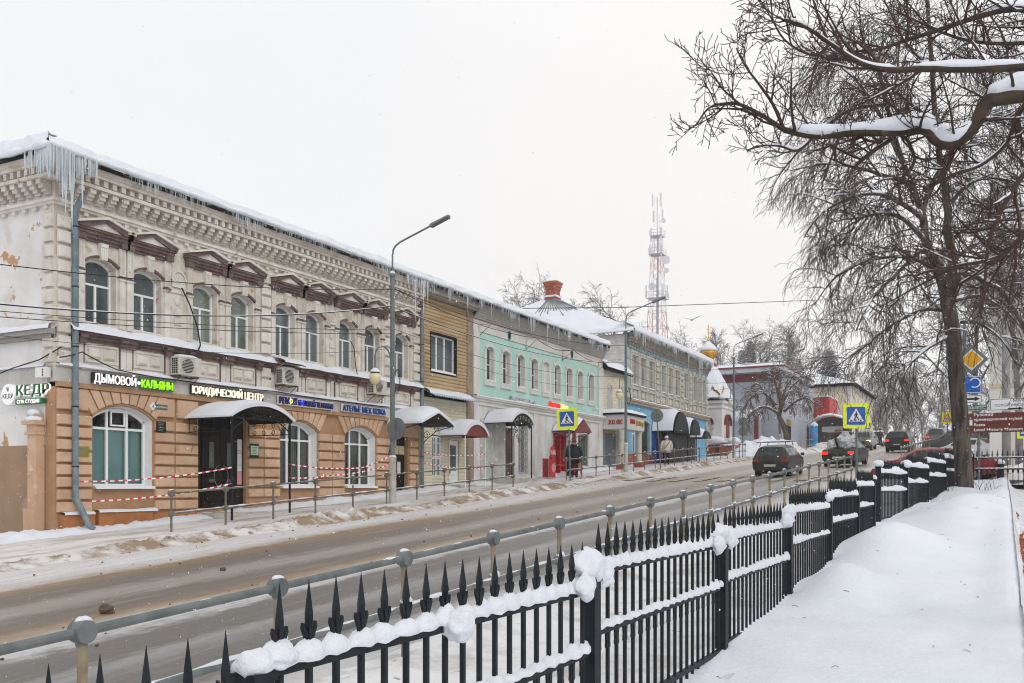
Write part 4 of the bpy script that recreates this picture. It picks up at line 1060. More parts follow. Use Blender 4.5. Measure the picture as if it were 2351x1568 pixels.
for a, b in (((ya, ze), (yc, zp)), ((yc, zp), (yb, ze))):
    g_.add([(x0, *a), (x1, *a), (x1, *b), (x0, *b), (x0, a[0], a[1]-.03), (x1, a[0], a[1]-.03), (x1, b[0], b[1]-.03), (x0, b[0], b[1]-.03)], [(0, 1, 2, 3), (7, 6, 5, 4), (1, 5, 6, 2)])
g_.build('canopy_roof', DOORB, T)
m = MB(); ys = frange(ya-.06, yb+.06, .11); us = frange(0, 1, .125)
def fng(y, u):
    z = zp-(zp-ze)*abs(y-yc)/((yb-ya)/2); e = min(1, 4*min(y-ya+.1, yb+.1-y)); f = min(1, .25+5*(1-u))
    z = zp-.05-(zp-ze-.05)*sqrt((y-yc)**2+.02)/((yb-ya)/2)
    return (x0+(x1-x0+.05)*u, y, z+.04+.30*max(.12, e)*f*(1+.25*n3(y*1.5, u*3)))
m.grid(ys, us, fng)
top = [fng(y, 1) for y in ys]; q = len(ys)
m.add(top+[(x1+.05, y, zp-(zp-ze)*abs(y-yc)/((yb-ya)/2)-.01) for y in ys], [(j, j+1, q+j+1, q+j) for j in range(q-1)])
sd_ = [fng(ys[0], u) for u in us]; q = len(us); m.add(sd_+[(v[0], v[1], ze-.03) for v in sd_], [(j, j+1, q+j+1, q+j) for j in range(q-1)])
m.build('snow_cap', SNOW, T, sm=True)
fr = MB(); fr.tube([(x1, ya, ze-.05), (x1, yb, ze-.05)], .02, 5); fr.tube([(x1, ya, ze-.02), (x1, yc, zp-.04), (x1, yb, ze-.02)], .02, 5)
for k in range(24): fr.tube([(x1, ya+.05+k*.09, ze-.05), (x1, ya+.05+k*.09, ze-.17)], .009, 4)
fr.build('fringe', IRON, T)
for yy in (ya+.03, yb-.03):
    b_ = MB(); b_.tube([(FX+.1, yy, 1.15), (FX+.25, yy, 1.7), (FX+.8, yy, 2.1), (x1-.1, yy, ze-.05)], .018, 5); scroll(b_, (FX+.35, yy, 1.95), .16, (1, 0, 0), (0, 0, 1), rr=.013); scroll(b_, (FX+.8, yy, 2.2), .12, (1, 0, 0), (0, 0, 1), rr=.012, s=-1); b_.build('scroll_bracket', IRON, T)
# ================================================================ log sided house between
B2 = thing('timber_house', 'narrow house clad in ochre log boards above and cream siding below', 'house', (-20, 32.2, gz(32)))
B2Y0, B2Y1 = 30.30, 34.42
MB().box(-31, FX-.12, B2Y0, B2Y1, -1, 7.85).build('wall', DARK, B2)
wy0, wy1, wz0, wz1 = 31.16, 33.0, 4.60, 6.02
def boards(root, y0, y1, z0, z1, pitch, holes, mat, bulge=.035, name='siding_board', x=FX):
    cache = {}
    def bd(a, b, z):
        k = round(b-a, 3)
        if k not in cache:
            L = b-a; h = pitch
            pr = [(-.12, 0), (.0, 0), (bulge*.75, h*.14), (bulge, h*.42), (bulge*.8, h*.74), (.0, h-.004), (-.12, h-.004)]
            m_ = MB(); m_.prism([(p[0], p[1]) for p in pr], 'y', 0, L); cache[k] = m_.mesh(name, mat)
        link(name, cache[k], root, (x, a, z))
    n = int(round((z1-z0)/pitch))
    for i in range(n):
        z = z0+i*pitch; segs = [(y0, y1)]
        for (a, b, c, d) in holes:
            if z+pitch*.5 > c and z+pitch*.5 < d:
                ns = []
                for (p, q) in segs:
                    if b <= p or a >= q: ns.append((p, q)); continue
                    if a > p: ns.append((p, a))
                    if b < q: ns.append((b, q))
                segs = ns
        for (p, q) in segs:
            if q-p > .03: bd(p, q, z)
boards(B2, B2Y0+.06, 33.92, 3.78, 7.42, .14, [(wy0-.07, wy1+.07, wz0-.07, wz1+.07)], WOODS)
W2 = window(B2, wy0, wy1, wz0, wz1, wz1, x=FX-.10, mull=((31.68,), (32.28,)), fw=.055, sill=FX+.06)
fm = MB(); fm.box(FX-.05, FX+.05, wy1, wy1+.10, wz0-.08, wz1+.08); fm.box(FX-.05, FX+.05, wy0-.09, wy1, wz1, wz1+.09); fm.box(FX-.05, FX+.03, wy0-.06, wy0, wz0-.08, wz1); fm.build('casing', DARK, W2)
MB().box(FX-.12, FX+.07, 33.93, B2Y1, -1, 7.5).build('corner_pier', M('pier_brown', (.33, .27, .20), (.26, .21, .16), 2, rough=.9, bump=.2), B2)
bt = MB(); bt.box(FX, FX+.35, B2Y0, B2Y1, 7.42, 7.5); bt.box(FX-.1, FX+.45, B2Y0, B2Y1, 7.5, 7.85); bt.build('eave_board', CORN, B2)
lowh = [(31.25, 32.05, .33, 2.0), (32.5, 33.35, -.6, 1.92)]
boards(B2, B2Y0+.05, 33.92, -.82, 3.55, .135, lowh, VINYL, bulge=.02)
W3 = window(B2, 31.28, 32.02, .36, 1.98, 1.98, x=FX-.08, mull=((31.65,),), trans=(1.1,), fw=.06)
gr = MB()
for k in range(7): gr.cyl((FX+.03, 31.33+k*.107, .4), (FX+.03, 31.33+k*.107, 1.95), .010, 5)
for zz in (.62, 1.16, 1.7): gr.box(FX+.02, FX+.04, 31.28, 32.02, zz-.012, zz+.012)
gr.build('window_grille', SWHITE, W3)
D3 = MB().box(FX-.1, FX-.04, 32.55, 33.3, -.4, 1.86).build('door', PVC, B2)
MB().box(FX-.04, FX-.034, 32.7, 33.15, .62, 1.66).build('door_glass', GLASS, D3); MB().box(FX-.04, FX-.03, 32.7, 33.15, -.28, .5).build('door_panel', WHITE, D3); MB().box(FX-.03, FX+.02, 32.6, 32.64, .5, .66).build('handle', STEEL, D3)
MB().box(FX-.12, FX+.02, 32.47, 32.55, -.6, 1.95).build('door_frame', M('frame_beige', (.55, .48, .36)), B2)
MB().box(FX-.12, FX+.7, 32.3, 33.6, -1, gz(33)+.2).build('door_step', CONC, B2)
T = thing('tin_awning', 'corrugated pale blue tin awning under the log boards', 'awning', (FX, 32, 3.5))
m = MB(); ys = frange(B2Y0+.2, 34.0, .045)
m.grid(ys, [0, 1], lambda y, u: (FX+.02+.62*u, y, 3.80-.30*u+.018*sin(y*2*pi/.18)))
m.grid(ys, [0, 1], lambda y, u: (FX+.02+.62*u, y, 3.785-.30*u+.018*sin(y*2*pi/.18)))
m.build('corrugated_sheet', M('pale_blue_tin', (.55, .62, .70), (.48, .55, .64), 3, rough=.45, metal=.2), T, sm=True)
snow_strip(B2Y0+.2, 34.0, 3.82, 3.62, FX+.02, FX+.42, 41, amp=1.1, th0=.0).build('snow_cap', SNOW, T, sm=True)
tag(MB().box(FX+.025, FX+.035, 31.15, 31.75, 2.28, 2.52).build('house_number_plate', M('plate_light_blue', (.30, .52, .66))), 'light blue house number plate on the cream siding', 'house number')
T = canopy_arch('awning', 'maroon barrel awning on white posts with a thick snow cap by the white door', 31.8, 33.55, 2.02, 2.47, FX+.05, -18.75, MAROON, .22, posts=False, end=True, trim=MAROON)
for yy in (31.86, 33.49): MB().cyl((-18.82, yy, gz(yy)+.05), (-18.82, yy, 2.03), .022, 8).build('post', SWHITE, T)
# ================================================================ turquoise house
B3 = thing('turquoise_house', 'long two storey house with a turquoise upper wall and white arched window surrounds', 'house', (-20, 41.7, gz(41.7)))
TY0, TY1 = 34.42, 49.05
tw = [(35.62, 36.32), (37.14, 37.84), (38.62, 39.30), (40.05, 40.74), (41.36, 42.04), (42.67, 43.36), (44.13, 44.83), (45.6, 46.27), (47.08, 47.78)]
up = MB(); wall_open(up, TY0, TY1, 3.8, 6.66, [(a, b, 4.62, 6.0, 6.12) for a, b in tw], th=.34); up.build('wall', TEAL, B3)
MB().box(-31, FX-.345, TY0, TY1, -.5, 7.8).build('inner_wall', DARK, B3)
for i, (a, b) in enumerate(tw):
    if i == 4:
        MB().box(FX-.2, FX-.1, a, b, 4.62, 6.12).build('blind_niche', OFFW, B3)
    else: window(B3, a, b, 4.62, 6.0, 6.12, x=FX-.19, pane=GLASSD, mull=(((a+b)/2,),), trans=(5.36,), fw=.036)
    sr = MB(); arch_band(sr, a, b, 6.0, 6.122, .15, FX, FX+.05)
    sr.box(FX, FX+.05, a-.15, a, 4.62, 5.995); sr.box(FX, FX+.05, b, b+.15, 4.62, 5.995); sr.box(FX, FX+.07, a-.16, b+.16, 4.40, 4.615)
    S_ = sr.build('window_surround', OFFW, B3)
    lin = MB(); lin.box(FX-.33, FX-.001, a-.0, a+.012, 4.62, 6.02); lin.box(FX-.15, FX+.001, b-.012, b+.002, 4.62, 6.02); lin.box(FX-.15, FX-.001, a, b, 4.61, 4.64); lin.build('reveal', OFFW, S_)
    snow_strip(a-.02, b+.02, 4.64, 4.62, FX-.14, FX+.09, i, amp=.8, th0=-.015).build('sill_snow', SNOW, S_, sm=True)
MB().box(FX-.3, FX+.04, TY0, TY1, 6.67, 7.12).build('upper_frieze', OFFW, B3)
MB().box(FX, FX+.09, TY0, 34.92, 3.85, 6.66).build('corner_pilaster', OFFW, B3); MB().box(FX, FX+.09, 48.36, TY1, 3.85, 6.66).build('corner_pilaster', OFFW, B3)
vt = MB()
for yy in (37.73, 44.75):
    v = MB(); n = 16
    for (r0, r1, x0, x1, mt) in ((.16, .22, FX+.04, FX+.07, 0),):
        ring = [(yy+q*cos(2*pi*k/n)*.6, 6.88+q*sin(2*pi*k/n)) for q in (.22, .16) for k in range(n)]
        v.add([(FX+.075, *p) for p in ring]+[(FX+.04, *p) for p in ring], [(k, (k+1) % n, n+(k+1) % n, n+k) for k in range(n)]+[(k, 2*n+k, 2*n+(k+1) % n, (k+1) % n) for k in range(n)])
    O = v.build('oval_vent', M('vent_green', (.05, .17, .14)), B3)
    d_ = MB(); d_.add([(FX+.05, yy+.16*.6*cos(2*pi*k/n), 6.88+.16*sin(2*pi*k/n)) for k in range(n)], [tuple(range(n))]); d_.build('vent_grille', DARK, O)
sof = MB(); NB = 9
bm_ = MB().box(-.012, .012, 0, TY1-TY0, 0, .115).mesh('soffit_board', M('soffit_grey', (.46, .44, .42), (.38, .36, .34), 1.5, rough=.7, stretch=(1, .4, 1), rnd=.06))
for k in range(NB):
    o = link('soffit_board', bm_, B3, (FX+.07+.057*k, TY0, 7.10+.083*k))
bd = MB(); bd.box(FX+.035, FX+.075, TY0, TY1, 7.04, 7.12); bd.build('moulding', OFFW, B3)
b_ = MB(); b_.box(FX, FX+.14, TY0, TY1, 3.66, 3.76); b_.box(FX, FX+.22, TY0, TY1, 3.76, 3.845); b_.box(FX, FX+.07, TY0, TY1, 3.5, 3.66); b_.build('string_course', OFFW, B3)
snow_strip(TY0, TY1, 3.86, 3.85, FX+.09, FX+.25, 21, amp=.9).build('ledge_snow', SNOW, B3, sm=True)
lops = [(37.45, 38.35, .3, 2.65, 2.65), (38.75, 39.75, .55, 2.9, 2.98), (42.6, 44.05, .35, 2.62, 2.62), (45.7, 47.1, 1.05, 2.72, 2.78)]
lo = MB(); wall_open(lo, TY0, TY1, -.9, 3.5, lops, th=.3); lo.build('ground_floor_wall', LOWW, B3)
MB().box(FX, FX+.06, 34.5, 34.95, -.4, 3.5).build('corner_pilaster', LOWW, B3); MB().box(FX, FX+.06, 48.5, 49.0, .6, 3.5).build('corner_pilaster', LOWW, B3); MB().box(FX, FX+.05, 40.3, 40.75, .2, 3.5).build('corner_pilaster', LOWW, B3)
MB().box(FX-.25, FX-.2, 37.45, 38.35, .3, 2.65).build('door', M('door_brown', (.12, .075, .055), (.085, .055, .04), 4, rough=.5), B3)
MB().box(FX+.005, FX+.03, 35.15, 37.3, .1, 2.9).build('peeling_patch', M('peeling', (.60, .57, .53), (.42, .43, .40), 1.7, rough=.9, spots=(((.40, .52, .50), 1.6, .56, .62), ((.74, .73, .72), 2.4, .6, .64))), B3)
wg = window(B3, 38.77, 39.73, .57, 2.9, 2.97, x=FX-.2, mull=((39.25,),), fw=.06)
gl = MB()
for k in range(-8, 14):
    for sg in (1, -1):
        y = 38.77+k*.16; pts = []
        for j in range(13):
            zz = .6+j*.19; yy = y+(zz-.6)*.42*sg+(0 if sg > 0 else .98)
            if 38.77 <= yy <= 39.73: pts.append((FX-.06, yy, zz))
        if len(pts) > 1: gl.tube(pts, .011, 4, cap=False)
gl.build('diamond_grille', M('grille_grey', (.30, .30, .30)), wg)
wg = window(B3, 45.72, 47.08, 1.07, 2.72, 2.77, x=FX-.2, pane=GLASS, mull=((46.4,),))
gl = MB()
for k in range(13): gl.cyl((FX-.05, 45.8+k*.1, 1.1), (FX-.05, 45.8+k*.1, 2.7), .016, 5)
for zz in (1.2, 2.6): gl.box(FX-.06, FX-.04, 45.72, 47.08, zz-.015, zz+.015)
gl.build('window_grille', M('grille_green', (.10, .13, .11)), wg)
# red shop door with carved frame
D = MB().box(FX-.24, FX-.18, 42.6, 44.05, .35, 2.62).build('door', REDS, B3)
MB().box(FX-.18, FX-.17, 42.85, 43.8, 1.1, 2.3).build('door_glass', GLASS, D)
f_ = MB()
for yy in (42.6, 43.28, 43.97): f_.box(FX-.18, FX+.05, yy, yy+.09, .35, 2.62)
f_.box(FX-.18, FX+.05, 42.6, 44.06, 2.55, 2.66); f_.box(FX-.18, FX, 42.6, 44.06, 1.0, 1.08); f_.build('door_frame', REDS, D)
sc_ = MB()
for q in (-1, 1): scroll(sc_, (FX+.06, 43.3+q*.3, 2.2), .2, (0, q, 0), (0, 0, 1), rr=.02); scroll(sc_, (FX+.06, 43.3+q*.3, 1.75), .16, (0, q, 0), (0, 0, -1), rr=.018)
sc_.build('carving', REDS, D)
# eaves and roofs common to the timber and turquoise houses
def roof_run(root, y0, y1, thick, seed, zr=7.86, pitch=.42, over=.62, hipend=False, icl=(.05, .5), n=300, xback=-28):
    ex = FX+over; L = ex-xback
    rf = MB(); rf.add([(ex, y0, zr), (ex, y1, zr), (xback, y1, zr+pitch*L), (xback, y0, zr+pitch*L), (ex, y0, zr-.05), (ex, y1, zr-.05), (xback, y1, zr+pitch*L-.05), (xback, y0, zr+pitch*L-.05)], [(0, 1, 2, 3), (7, 6, 5, 4), (0, 3, 7, 4), (1, 5, 6, 2)])
    RF = rf.build('roof', SHEET, root)
    MB().box(ex-.10, ex-.02, y0, y1, zr-.14, zr-.055).build('eave_shade_strip', DARK, RF)  # near-black strip added as eave shadow, no real board
    m = MB(); m.grid(frange(y0, y1, .3), frange(.05, L, .6), lambda y, d: (ex-d, y, zr+.14+pitch*d+.05*n3(y*.6, d, seed)))
    m.build('roof_snow', SNOW, RF, sm=True)
    k = int((y1-y0)/.12)
    e_ = eave_snow(lambda t: (Vector((ex, y0+(y1-y0)*t, zr)), Vector((-1, 0, 0)), pitch), k, thick, .8, seed)
    e_.build('eave_snow', SNOW, RF, sm=True)
    ir = MB(); ir.tube([(ex+.02, y0+(y1-y0)*i/60, zr-.01) for i in range(61)], [.055+.035*n3(i*.4, seed) for i in range(61)], 6); ir.build('ice_rim', ICE, RF, sm=True)
    i_ = icicles(lambda t: Vector((ex, y0+(y1-y0)*t, zr-.02)), n, icl[0], icl[1], seed, r0=.015); i_.build('icicles', ICICLE, RF, kind='stuff')
    return RF
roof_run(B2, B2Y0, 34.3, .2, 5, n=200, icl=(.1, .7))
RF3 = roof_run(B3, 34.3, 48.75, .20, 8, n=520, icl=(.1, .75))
i_ = MB()
rng = random.Random(3)
for yy in (35.0, 37.6, 38.9, 40.6, 41.9, 43.2, 46.2, 48.3): 
    L = rng.uniform(.6, 1.3); i_.tube([(FX+.62, yy, 7.9), (FX+.62, yy, 7.9-L)], [.028, .003], 5)
i_.build('long_icicles', ICICLE, RF3, kind='stuff')
# wire brackets
for k, yy in enumerate((34.95, 39.45, 43.62, 48.45)):
    m = MB(); z = 6.95; m.tube([(FX+.04, yy, z-.55), (FX+.04, yy, z), (FX+.6, yy+.1, z), (FX+.04, yy, z-.5)], .016, 4)
    tag(m.build('wire_bracket', IRON), ('triangular iron wire bracket at the near corner of the turquoise wall', 'triangular iron wire bracket after the second window of the turquoise wall', 'triangular iron wire bracket right of the middle of the turquoise wall', 'triangular iron wire bracket at the far corner of the turquoise wall')[k], 'bracket')
# signs of the turquoise house
S = sign('shop_sign', 'pale grey letters half covered by snow on the turquoise wall', (FX+.1, 39, 3.9))
text('ВО ГЕОДЕЗИЯ', .21, (FX+.02, 38.05, 3.92), RY, UZ, M('letters_grey', (.62, .64, .67)), S, width=2.35, ext=.06, bold=.015)
dd = MB(); scroll(dd, (FX+.05, 37.85, 4.03), .10, (0, 1, 0), (0, 0, 1), rr=.02, turns=1); dd.build('round_mark', SGREY, S)
S = sign('shop_sign', 'red and yellow lit script letters on the turquoise wall', (FX+.1, 43, 3.9))
text('Красное', .26, (FX+.05, 41.95, 3.95), RY, UZ, REDL, S, width=1.25, ext=.08, bold=.02)
text('&Белое', .24, (FX+.05, 43.22, 3.93), RY, UZ, YELL, S, width=.9, ext=.08, bold=.01)
tag(MB().box(FX+.001, FX+.02, 47.7, 48.15, 4.16, 4.28).build('house_number_plate', M('plate_pale', (.38, .56, .52))), 'small pale street plate at the far end of the turquoise wall', 'street plate')
# black iron canopy with lettering
T = canopy_arch('entrance_canopy', 'black iron barrel canopy with lettered arch and thick snow at the turquoise house', 35.45, 37.45, 2.74, 3.18, FX+.05, -18.6, IRON, .22)
tz = M('letters_bronze', (.34, .30, .24), rough=.5)
e_ = MB(); arch_band(e_, 35.5, 37.4, 2.76, 3.15, -.36, -18.62, -18.6, 14); e_.build('arch_panel', IRON, T)
arl = arc_pts(35.62, 37.28, 2.64, 2.93, 7)
for k, ch in enumerate('ГОРОДОК'):
    p = ((arl[k][0]+arl[k+1][0])/2, (arl[k][1]+arl[k+1][1])/2); tx_, tz_ = arl[k+1][0]-arl[k][0], arl[k+1][1]-arl[k][1]
    u = Vector((0, tx_, tz_)).normalized(); w = Vector((0, -u.z, u.y))
    text(ch, .15, Vector((-18.575, p[0], p[1]-.02)), u, w, tz, T, ext=.015, align='CENTER')
oc = MB(); oc.tube([(-18.62, 35.5, 2.72), (-18.62, 37.4, 2.72)], .015, 4)
for k in range(4): scroll(oc, (-18.62, 35.75+.12*k, 2.55-.2*k), .13, (0, 1, 0), (0, 0, 1), s=1 if k % 2 else -1, rr=.014)
oc.tube([(-18.62, 35.6, 1.9), (-18.62, 35.75, 2.3), (-18.62, 36.3, 2.62)], .012, 4); oc.tube([(-18.62, 35.5, 2.6), (-18.62, 37.3, 2.6)], .012, 4)
oc.build('scroll_bracket', IRON, T)
MB().box(FX+.02, -18.4, 35.4, 37.5, -.4, gz(36)+.32).build('canopy_step', CONC, T)
# gabled maroon canopy of the red shop
T = thing('shop_canopy', 'maroon gabled canopy with snow over the red shop door', 'canopy', (-19.3, 43.5, gz(43)))
ya, yb, zp, ze = 42.4, 44.5, 3.32, 2.72; yc = 43.45; x0, x1 = FX+.05, -18.7
g_ = MB(); g_.prism([(ya, ze), (yb, ze), (yc, zp)], 'x', x0, x1); g_.build('canopy_roof', MAROON, T)
m = MB(); ys = frange(ya-.06, yb+.06, .12)
m.grid(ys, frange(0, 1, .2), lambda y, u: (x0+(x1-x0-.02)*u, y, zp-(zp-ze)*abs(y-yc)/((yb-ya)/2)+.02+(.17*min(1, .3+4*min(y-ya+.07, yb+.07-y)))*min(1, .3+4*(1-u))))
m.build('snow_cap', SNOW, T, sm=True)
b_ = MB()
for yy in (ya+.05, yb-.05): b_.tube([(FX, yy, 1.85), (FX+.4, yy, 2.1), (x1-.1, yy, ze)], .022, 5); b_.tube([(FX, yy, 1.85), (FX+.2, yy, 2.45), (x1-.1, yy, ze)], .022, 5)
b_.build('leaf_bracket', MAROON, T)
MB().box(-18.9, -18.75, 42.45, 42.6, .4, 2.7).build('post', MAROON, T)
def board_sign(y, x, lab):
    T = thing('sandwich_board', lab, 'sandwich board', (x, y, gz(y)+.12)); z0 = gz(y)+.14
    b = MB(); b.prism([(y-.3, z0), (y+.3, z0), (y+.3, z0+.95), (y+.18, z0+1.1), (y-.18, z0+1.1), (y-.3, z0+.95)], 'x', x, x+.05); b.build('board', REDS, T)
    c = MB(); c.cyl((x+.05, y-.05, z0+1.18), (x+.09, y-.05, z0+1.18), .30, 20); c.build('round_top', REDS, T)
    text('К&Б', .22, (x+.092, y-.05, z0+1.08), RY, UZ, SWHITE, T, ext=.004, align='CENTER', width=None)
    d = MB(); d.cyl((x+.05, y+.1, z0+.45), (x+.06, y+.1, z0+.45), .22, 16); d.build('poster_disc', PINK, T)
    MB().box(x-.35, x-.3, y-.29, y+.29, z0, z0+.9).build('rear_board', REDS, T); return T
board_sign(39.75, -18.75, 'red sandwich board with round top left of the red shop door')
T = thing('sandwich_board', 'low red sign frame behind the man in black', 'sandwich board', (-18.8, 42.9, gz(42.9)+.1)); z0 = gz(42.9)+.14
f_ = MB(); f_.tube([(-18.8, 42.45, z0), (-18.8, 42.45, z0+1.0), (-18.8, 42.7, z0+1.22), (-18.8, 43.1, z0+1.22), (-18.8, 43.35, z0+1.0), (-18.8, 43.35, z0)], .05, 6); f_.build('frame', REDS, T)
MB().box(-18.82, -18.78, 42.45, 43.35, z0+.15, z0+.62).build('board', M('board_brown', (.35, .16, .09), (.28, .12, .07), 9), T)
# ================================================================ small house with portico
B4 = thing('small_sided_house', 'small house with beige siding and arched windows between turquoise and blue houses', 'house', (-20, 51, gz(51)))
MB().box(-27, FX-.12, 49.05, 53.1, 0, 6.7).build('wall', M('siding_back', (.5, .46, .36)), B4)
h4 = [(49.85, 50.55, 4.15, 5.85), (51.6, 52.35, 4.15, 5.85)]
boards(B4, 49.1, 53.05, 3.7, 6.64, .14, h4, VINYL, bulge=.018)
for (a, b, c, d) in h4:
    w = window(B4, a+.06, b-.06, 4.2, 5.6, 5.78, x=FX-.06, mull=(((a+b)/2,),), fw=.05, sill=FX+.08)
    s_ = MB(); arch_band(s_, a+.06, b-.06, 5.6, 5.8, .16, FX-.05, FX+.04); s_.box(FX-.05, FX+.04, a-.09, a+.06, 4.1, 5.6); s_.box(FX-.05, FX+.04, b-.06, b+.09, 4.1, 5.6); s_.build('surround', BEIGET, w)
    # infill corners above the arch
    MB().box(FX-.1, FX-.02, a-.1, b+.1, 5.75, 6.0).build('lintel', VINYL, w)
MB().box(FX-.3, FX, 49.05, 53.1, .4, 3.7).build('ground_floor_wall', BEIGET, B4)
rf = MB(); rf.add([(FX+.35, 49.0, 6.62), (FX+.35, 53.1, 6.62), (-25, 53.1, 8.4), (-25, 49.0, 8.4), (FX+.35, 49.0, 6.54), (FX+.35, 53.1, 6.54), (-25, 53.1, 8.3), (-25, 49, 8.3)], [(0, 1, 2, 3), (7, 6, 5, 4), (1, 0, 4, 5), (0, 3, 7, 4)]); RF = rf.build('roof', DARK, B4)
m = MB(); m.grid(frange(48.95, 53.1, .15), frange(0, 5.3, .2), lambda y, d: (FX+.42-d, y, 6.65+.33*d+.38*min(1, .15+d*2.2)*(1+.35*n3(y*1.3, d*1.2)))); m.build('roof_snow', SNOW, RF, sm=True)
MB().box(FX-.02, FX+.04, 49.25, 51.05, .9, 3.0).build('door', CAMEL, B4)
tn = MB().box(FX-.01, FX+.5, 51.15, 51.25, .9, 3.0); tn.build('door_side', BEIGET, B4)
MB().box(FX, FX+.03, 49.2, 51.0, 3.0, 3.55).build('door_lintel', M('ochre_soffit', (.42, .27, .12)), B4)
PX = -18.68
T = thing('portico', 'portico with white sign fascia, two round columns and snow on its roof', 'portico', (-19.3, 50.7, gz(50.7)))
MB().box(FX+.03, PX, 49.08, 52.4, 3.20, 4.0).build('fascia', M('fascia_white', (.62, .61, .60), (.56, .55, .54), 2), T)
MB().box(FX+.0, PX+.1, 48.98, 52.5, 4.0, 4.08).build('roof_edge', DARK, T)
m = MB(); m.grid(frange(FX+.0, PX+.16, .12), frange(48.92, 52.58, .15), lambda x, y: (x, y, 4.08+.24*min(1, .1+5*min(x-FX+.3, PX+.16-x))*min(1, .1+5*min(y-48.92, 52.58-y))*(1+.3*n3(x*2, y*2)))); m.build('snow_cap', SNOW, T, sm=True)
for yy in (49.3, 52.1):
    c = MB(); z0 = gz(yy)+.1; c.lathe([(.20, z0), (.20, z0+.12), (.16, z0+.16), (.155, 2.95), (.19, 3.02), (.15, 3.06), (.21, 3.14), (.21, 3.2)], PX-.22, yy, 16); c.build('column', BEIGET, T, sm=True)
    MB().box(PX-.48, PX+.03, yy-.26, yy+.26, gz(yy)-.2, gz(yy)+.35).build('column_base', REDB, T)
text('ЗОО АВС', .25, (-19.62, 49.075, 3.46), SX, UZ, M('letters_red', (.42, .03, .03)), T, width=.85, ext=.03, bold=.02)
text('МЕНЫ', .24, (PX, 50.0, 3.55), RY, UZ, M('letters_red2', (.5, .03, .03)), T, width=.75, ext=.04, bold=.03)
text('ОкПоку', .26, (PX, 50.95, 3.50), RY, UZ, M('letters_gold', (.45, .26, .02)), T, width=1.3, ext=.04, bold=.02)
# ================================================================ blue house
B5 = thing('blue_house', 'two storey house, bright blue below, beige pilasters and sooty corbel cornice above', 'house', (-20, 62, gz(62)))
BY0, BY1 = 53.1, 70.35
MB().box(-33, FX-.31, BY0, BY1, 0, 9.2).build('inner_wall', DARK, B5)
bw = [(53.75, 54.75), (55.25, 56.2), (56.85, 57.8), (59.3, 60.1), (60.75, 61.6), (62.2, 63.1), (64.25, 65.1), (66.5, 67.3), (67.75, 68.45), (68.95, 69.6)]
up = MB(); wall_open(up, BY0, BY1, 5.3, 9.2, [(a, b, 6.25, 7.95, 7.95) for a, b in bw]); up.build('wall', PALEB, B5)
for i, (a, b) in enumerate(bw):
    window(B5, a, b, 6.25, 7.95, 7.95, x=FX-.08, pane=M('curtained_glass', (.30, .285, .25), (.21, .20, .19), .8, rough=.3, spec=.2) if i == 0 else bpy.data.materials['curtained_glass'], mull=(((a+b)/2,),), trans=(7.45,), fw=.04, frame=BEIGET, sill=FX+.08)
    s_ = MB(); 
    for yy in (a-.26, b+.06): s_.box(FX, FX+.10, yy, yy+.20, 5.35, 8.2)
    s_.box(FX, FX+.09, a-.06, b+.06, 8.0, 8.1); S_ = s_.build('pilaster_pair', BEIGET, B5)
    s2 = MB()
    for yy in (a-.28, b+.04): s2.box(FX+.001, FX+.16, yy, yy+.24, 6.0, 6.13); s2.box(FX+.001, FX+.15, yy, yy+.24, 8.1, 8.25)
    s2.build('capital', BEIGET, S_)
    MB().cbox(FX, FX+.09, (a+b)/2-.24, (a+b)/2+.24, 5.45, 5.85, .03).build('panel', BEIGET, B5)
    MB().box(FX, FX+.05, a-.02, b+.02, 8.15, 8.4).build('lintel_panel', BEIGET, B5)
def quoin5(y0, y1): quoin(y0, y1, 5.35, 8.5, .40, mat=BEIGET, root=B5, gap=.12, pr=.1)
for (a, b) in ((58.2, 58.75), (63.45, 63.9), (65.5, 65.95), (69.8, 70.25)): quoin5(a, b)
MB().box(FX, FX+.12, BY0, BY1, 5.92, 6.02).build('sill_course', BEIGET, B5)
dn = MB().box(0, .13, -.06, .06, 0, .16).mesh('dentil', M('dentil_blue', (.25, .40, .46)))
y = BY0+.2
while y < BY1: link('dentil', dn, B5, (FX, y, 8.36)); y += .29
cc = MB(); 
for k in range(4): cc.box(FX-.3, FX+.10+.10*k, BY0, BY1, 8.55+.18*k, 8.70+.18*k+.03*(k == 3))
cc.box(FX-.3, FX+.06, BY0, BY1, 8.52, 9.24); cc.build('cornice', CORN, B5)
cb = MB().box(0, .11, -.045, .045, 0, .15).mesh('corbel_brick', CORN)
for k in range(3):
    y = BY0+.08+.09*k
    while y < BY1: link('corbel_brick', cb, B5, (FX+.07+.10*k, y, 8.56+.2*k)); y += .24
lo = MB(); lops5 = [(53.9, 54.6, 1.9, 3.6, 3.6), (55.3, 57.0, .9, 3.9, 4.1), (59.35, 60.75, 2.0, 3.9, 4.12)]
wall_open(lo, BY0, BY1, 0, 5.0, lops5); lo.build('ground_floor_wall', BLUEW, B5)
MB().box(FX, FX+.06, BY0, BY1, .3, gz(58)+.62).build('plinth', REDB, B5)
MB().box(FX-.2, FX-.12, 55.3, 57.0, .9, 4.1).build('door', M('door_dark', (.05, .045, .045), (.035, .032, .032), 2), B5)
for (a, b, zb, zs, zc) in (lops5[0], lops5[2]): window(B5, a, b, zb, zs, zc, x=FX-.12, pane=GLASSD, mull=(((a+b)/2,),), trans=(3.2,), fw=.06, sill=FX+.1)
a, b = 59.35, 60.75; s_ = MB(); arch_band(s_, a, b, 3.9, 4.12, .14, FX, FX+.06); s_.box(FX, FX+.06, a-.14, a, 1.9, 3.9); s_.box(FX, FX+.06, b, b+.14, 1.9, 3.9); s_.build('surround', WHITE, B5)
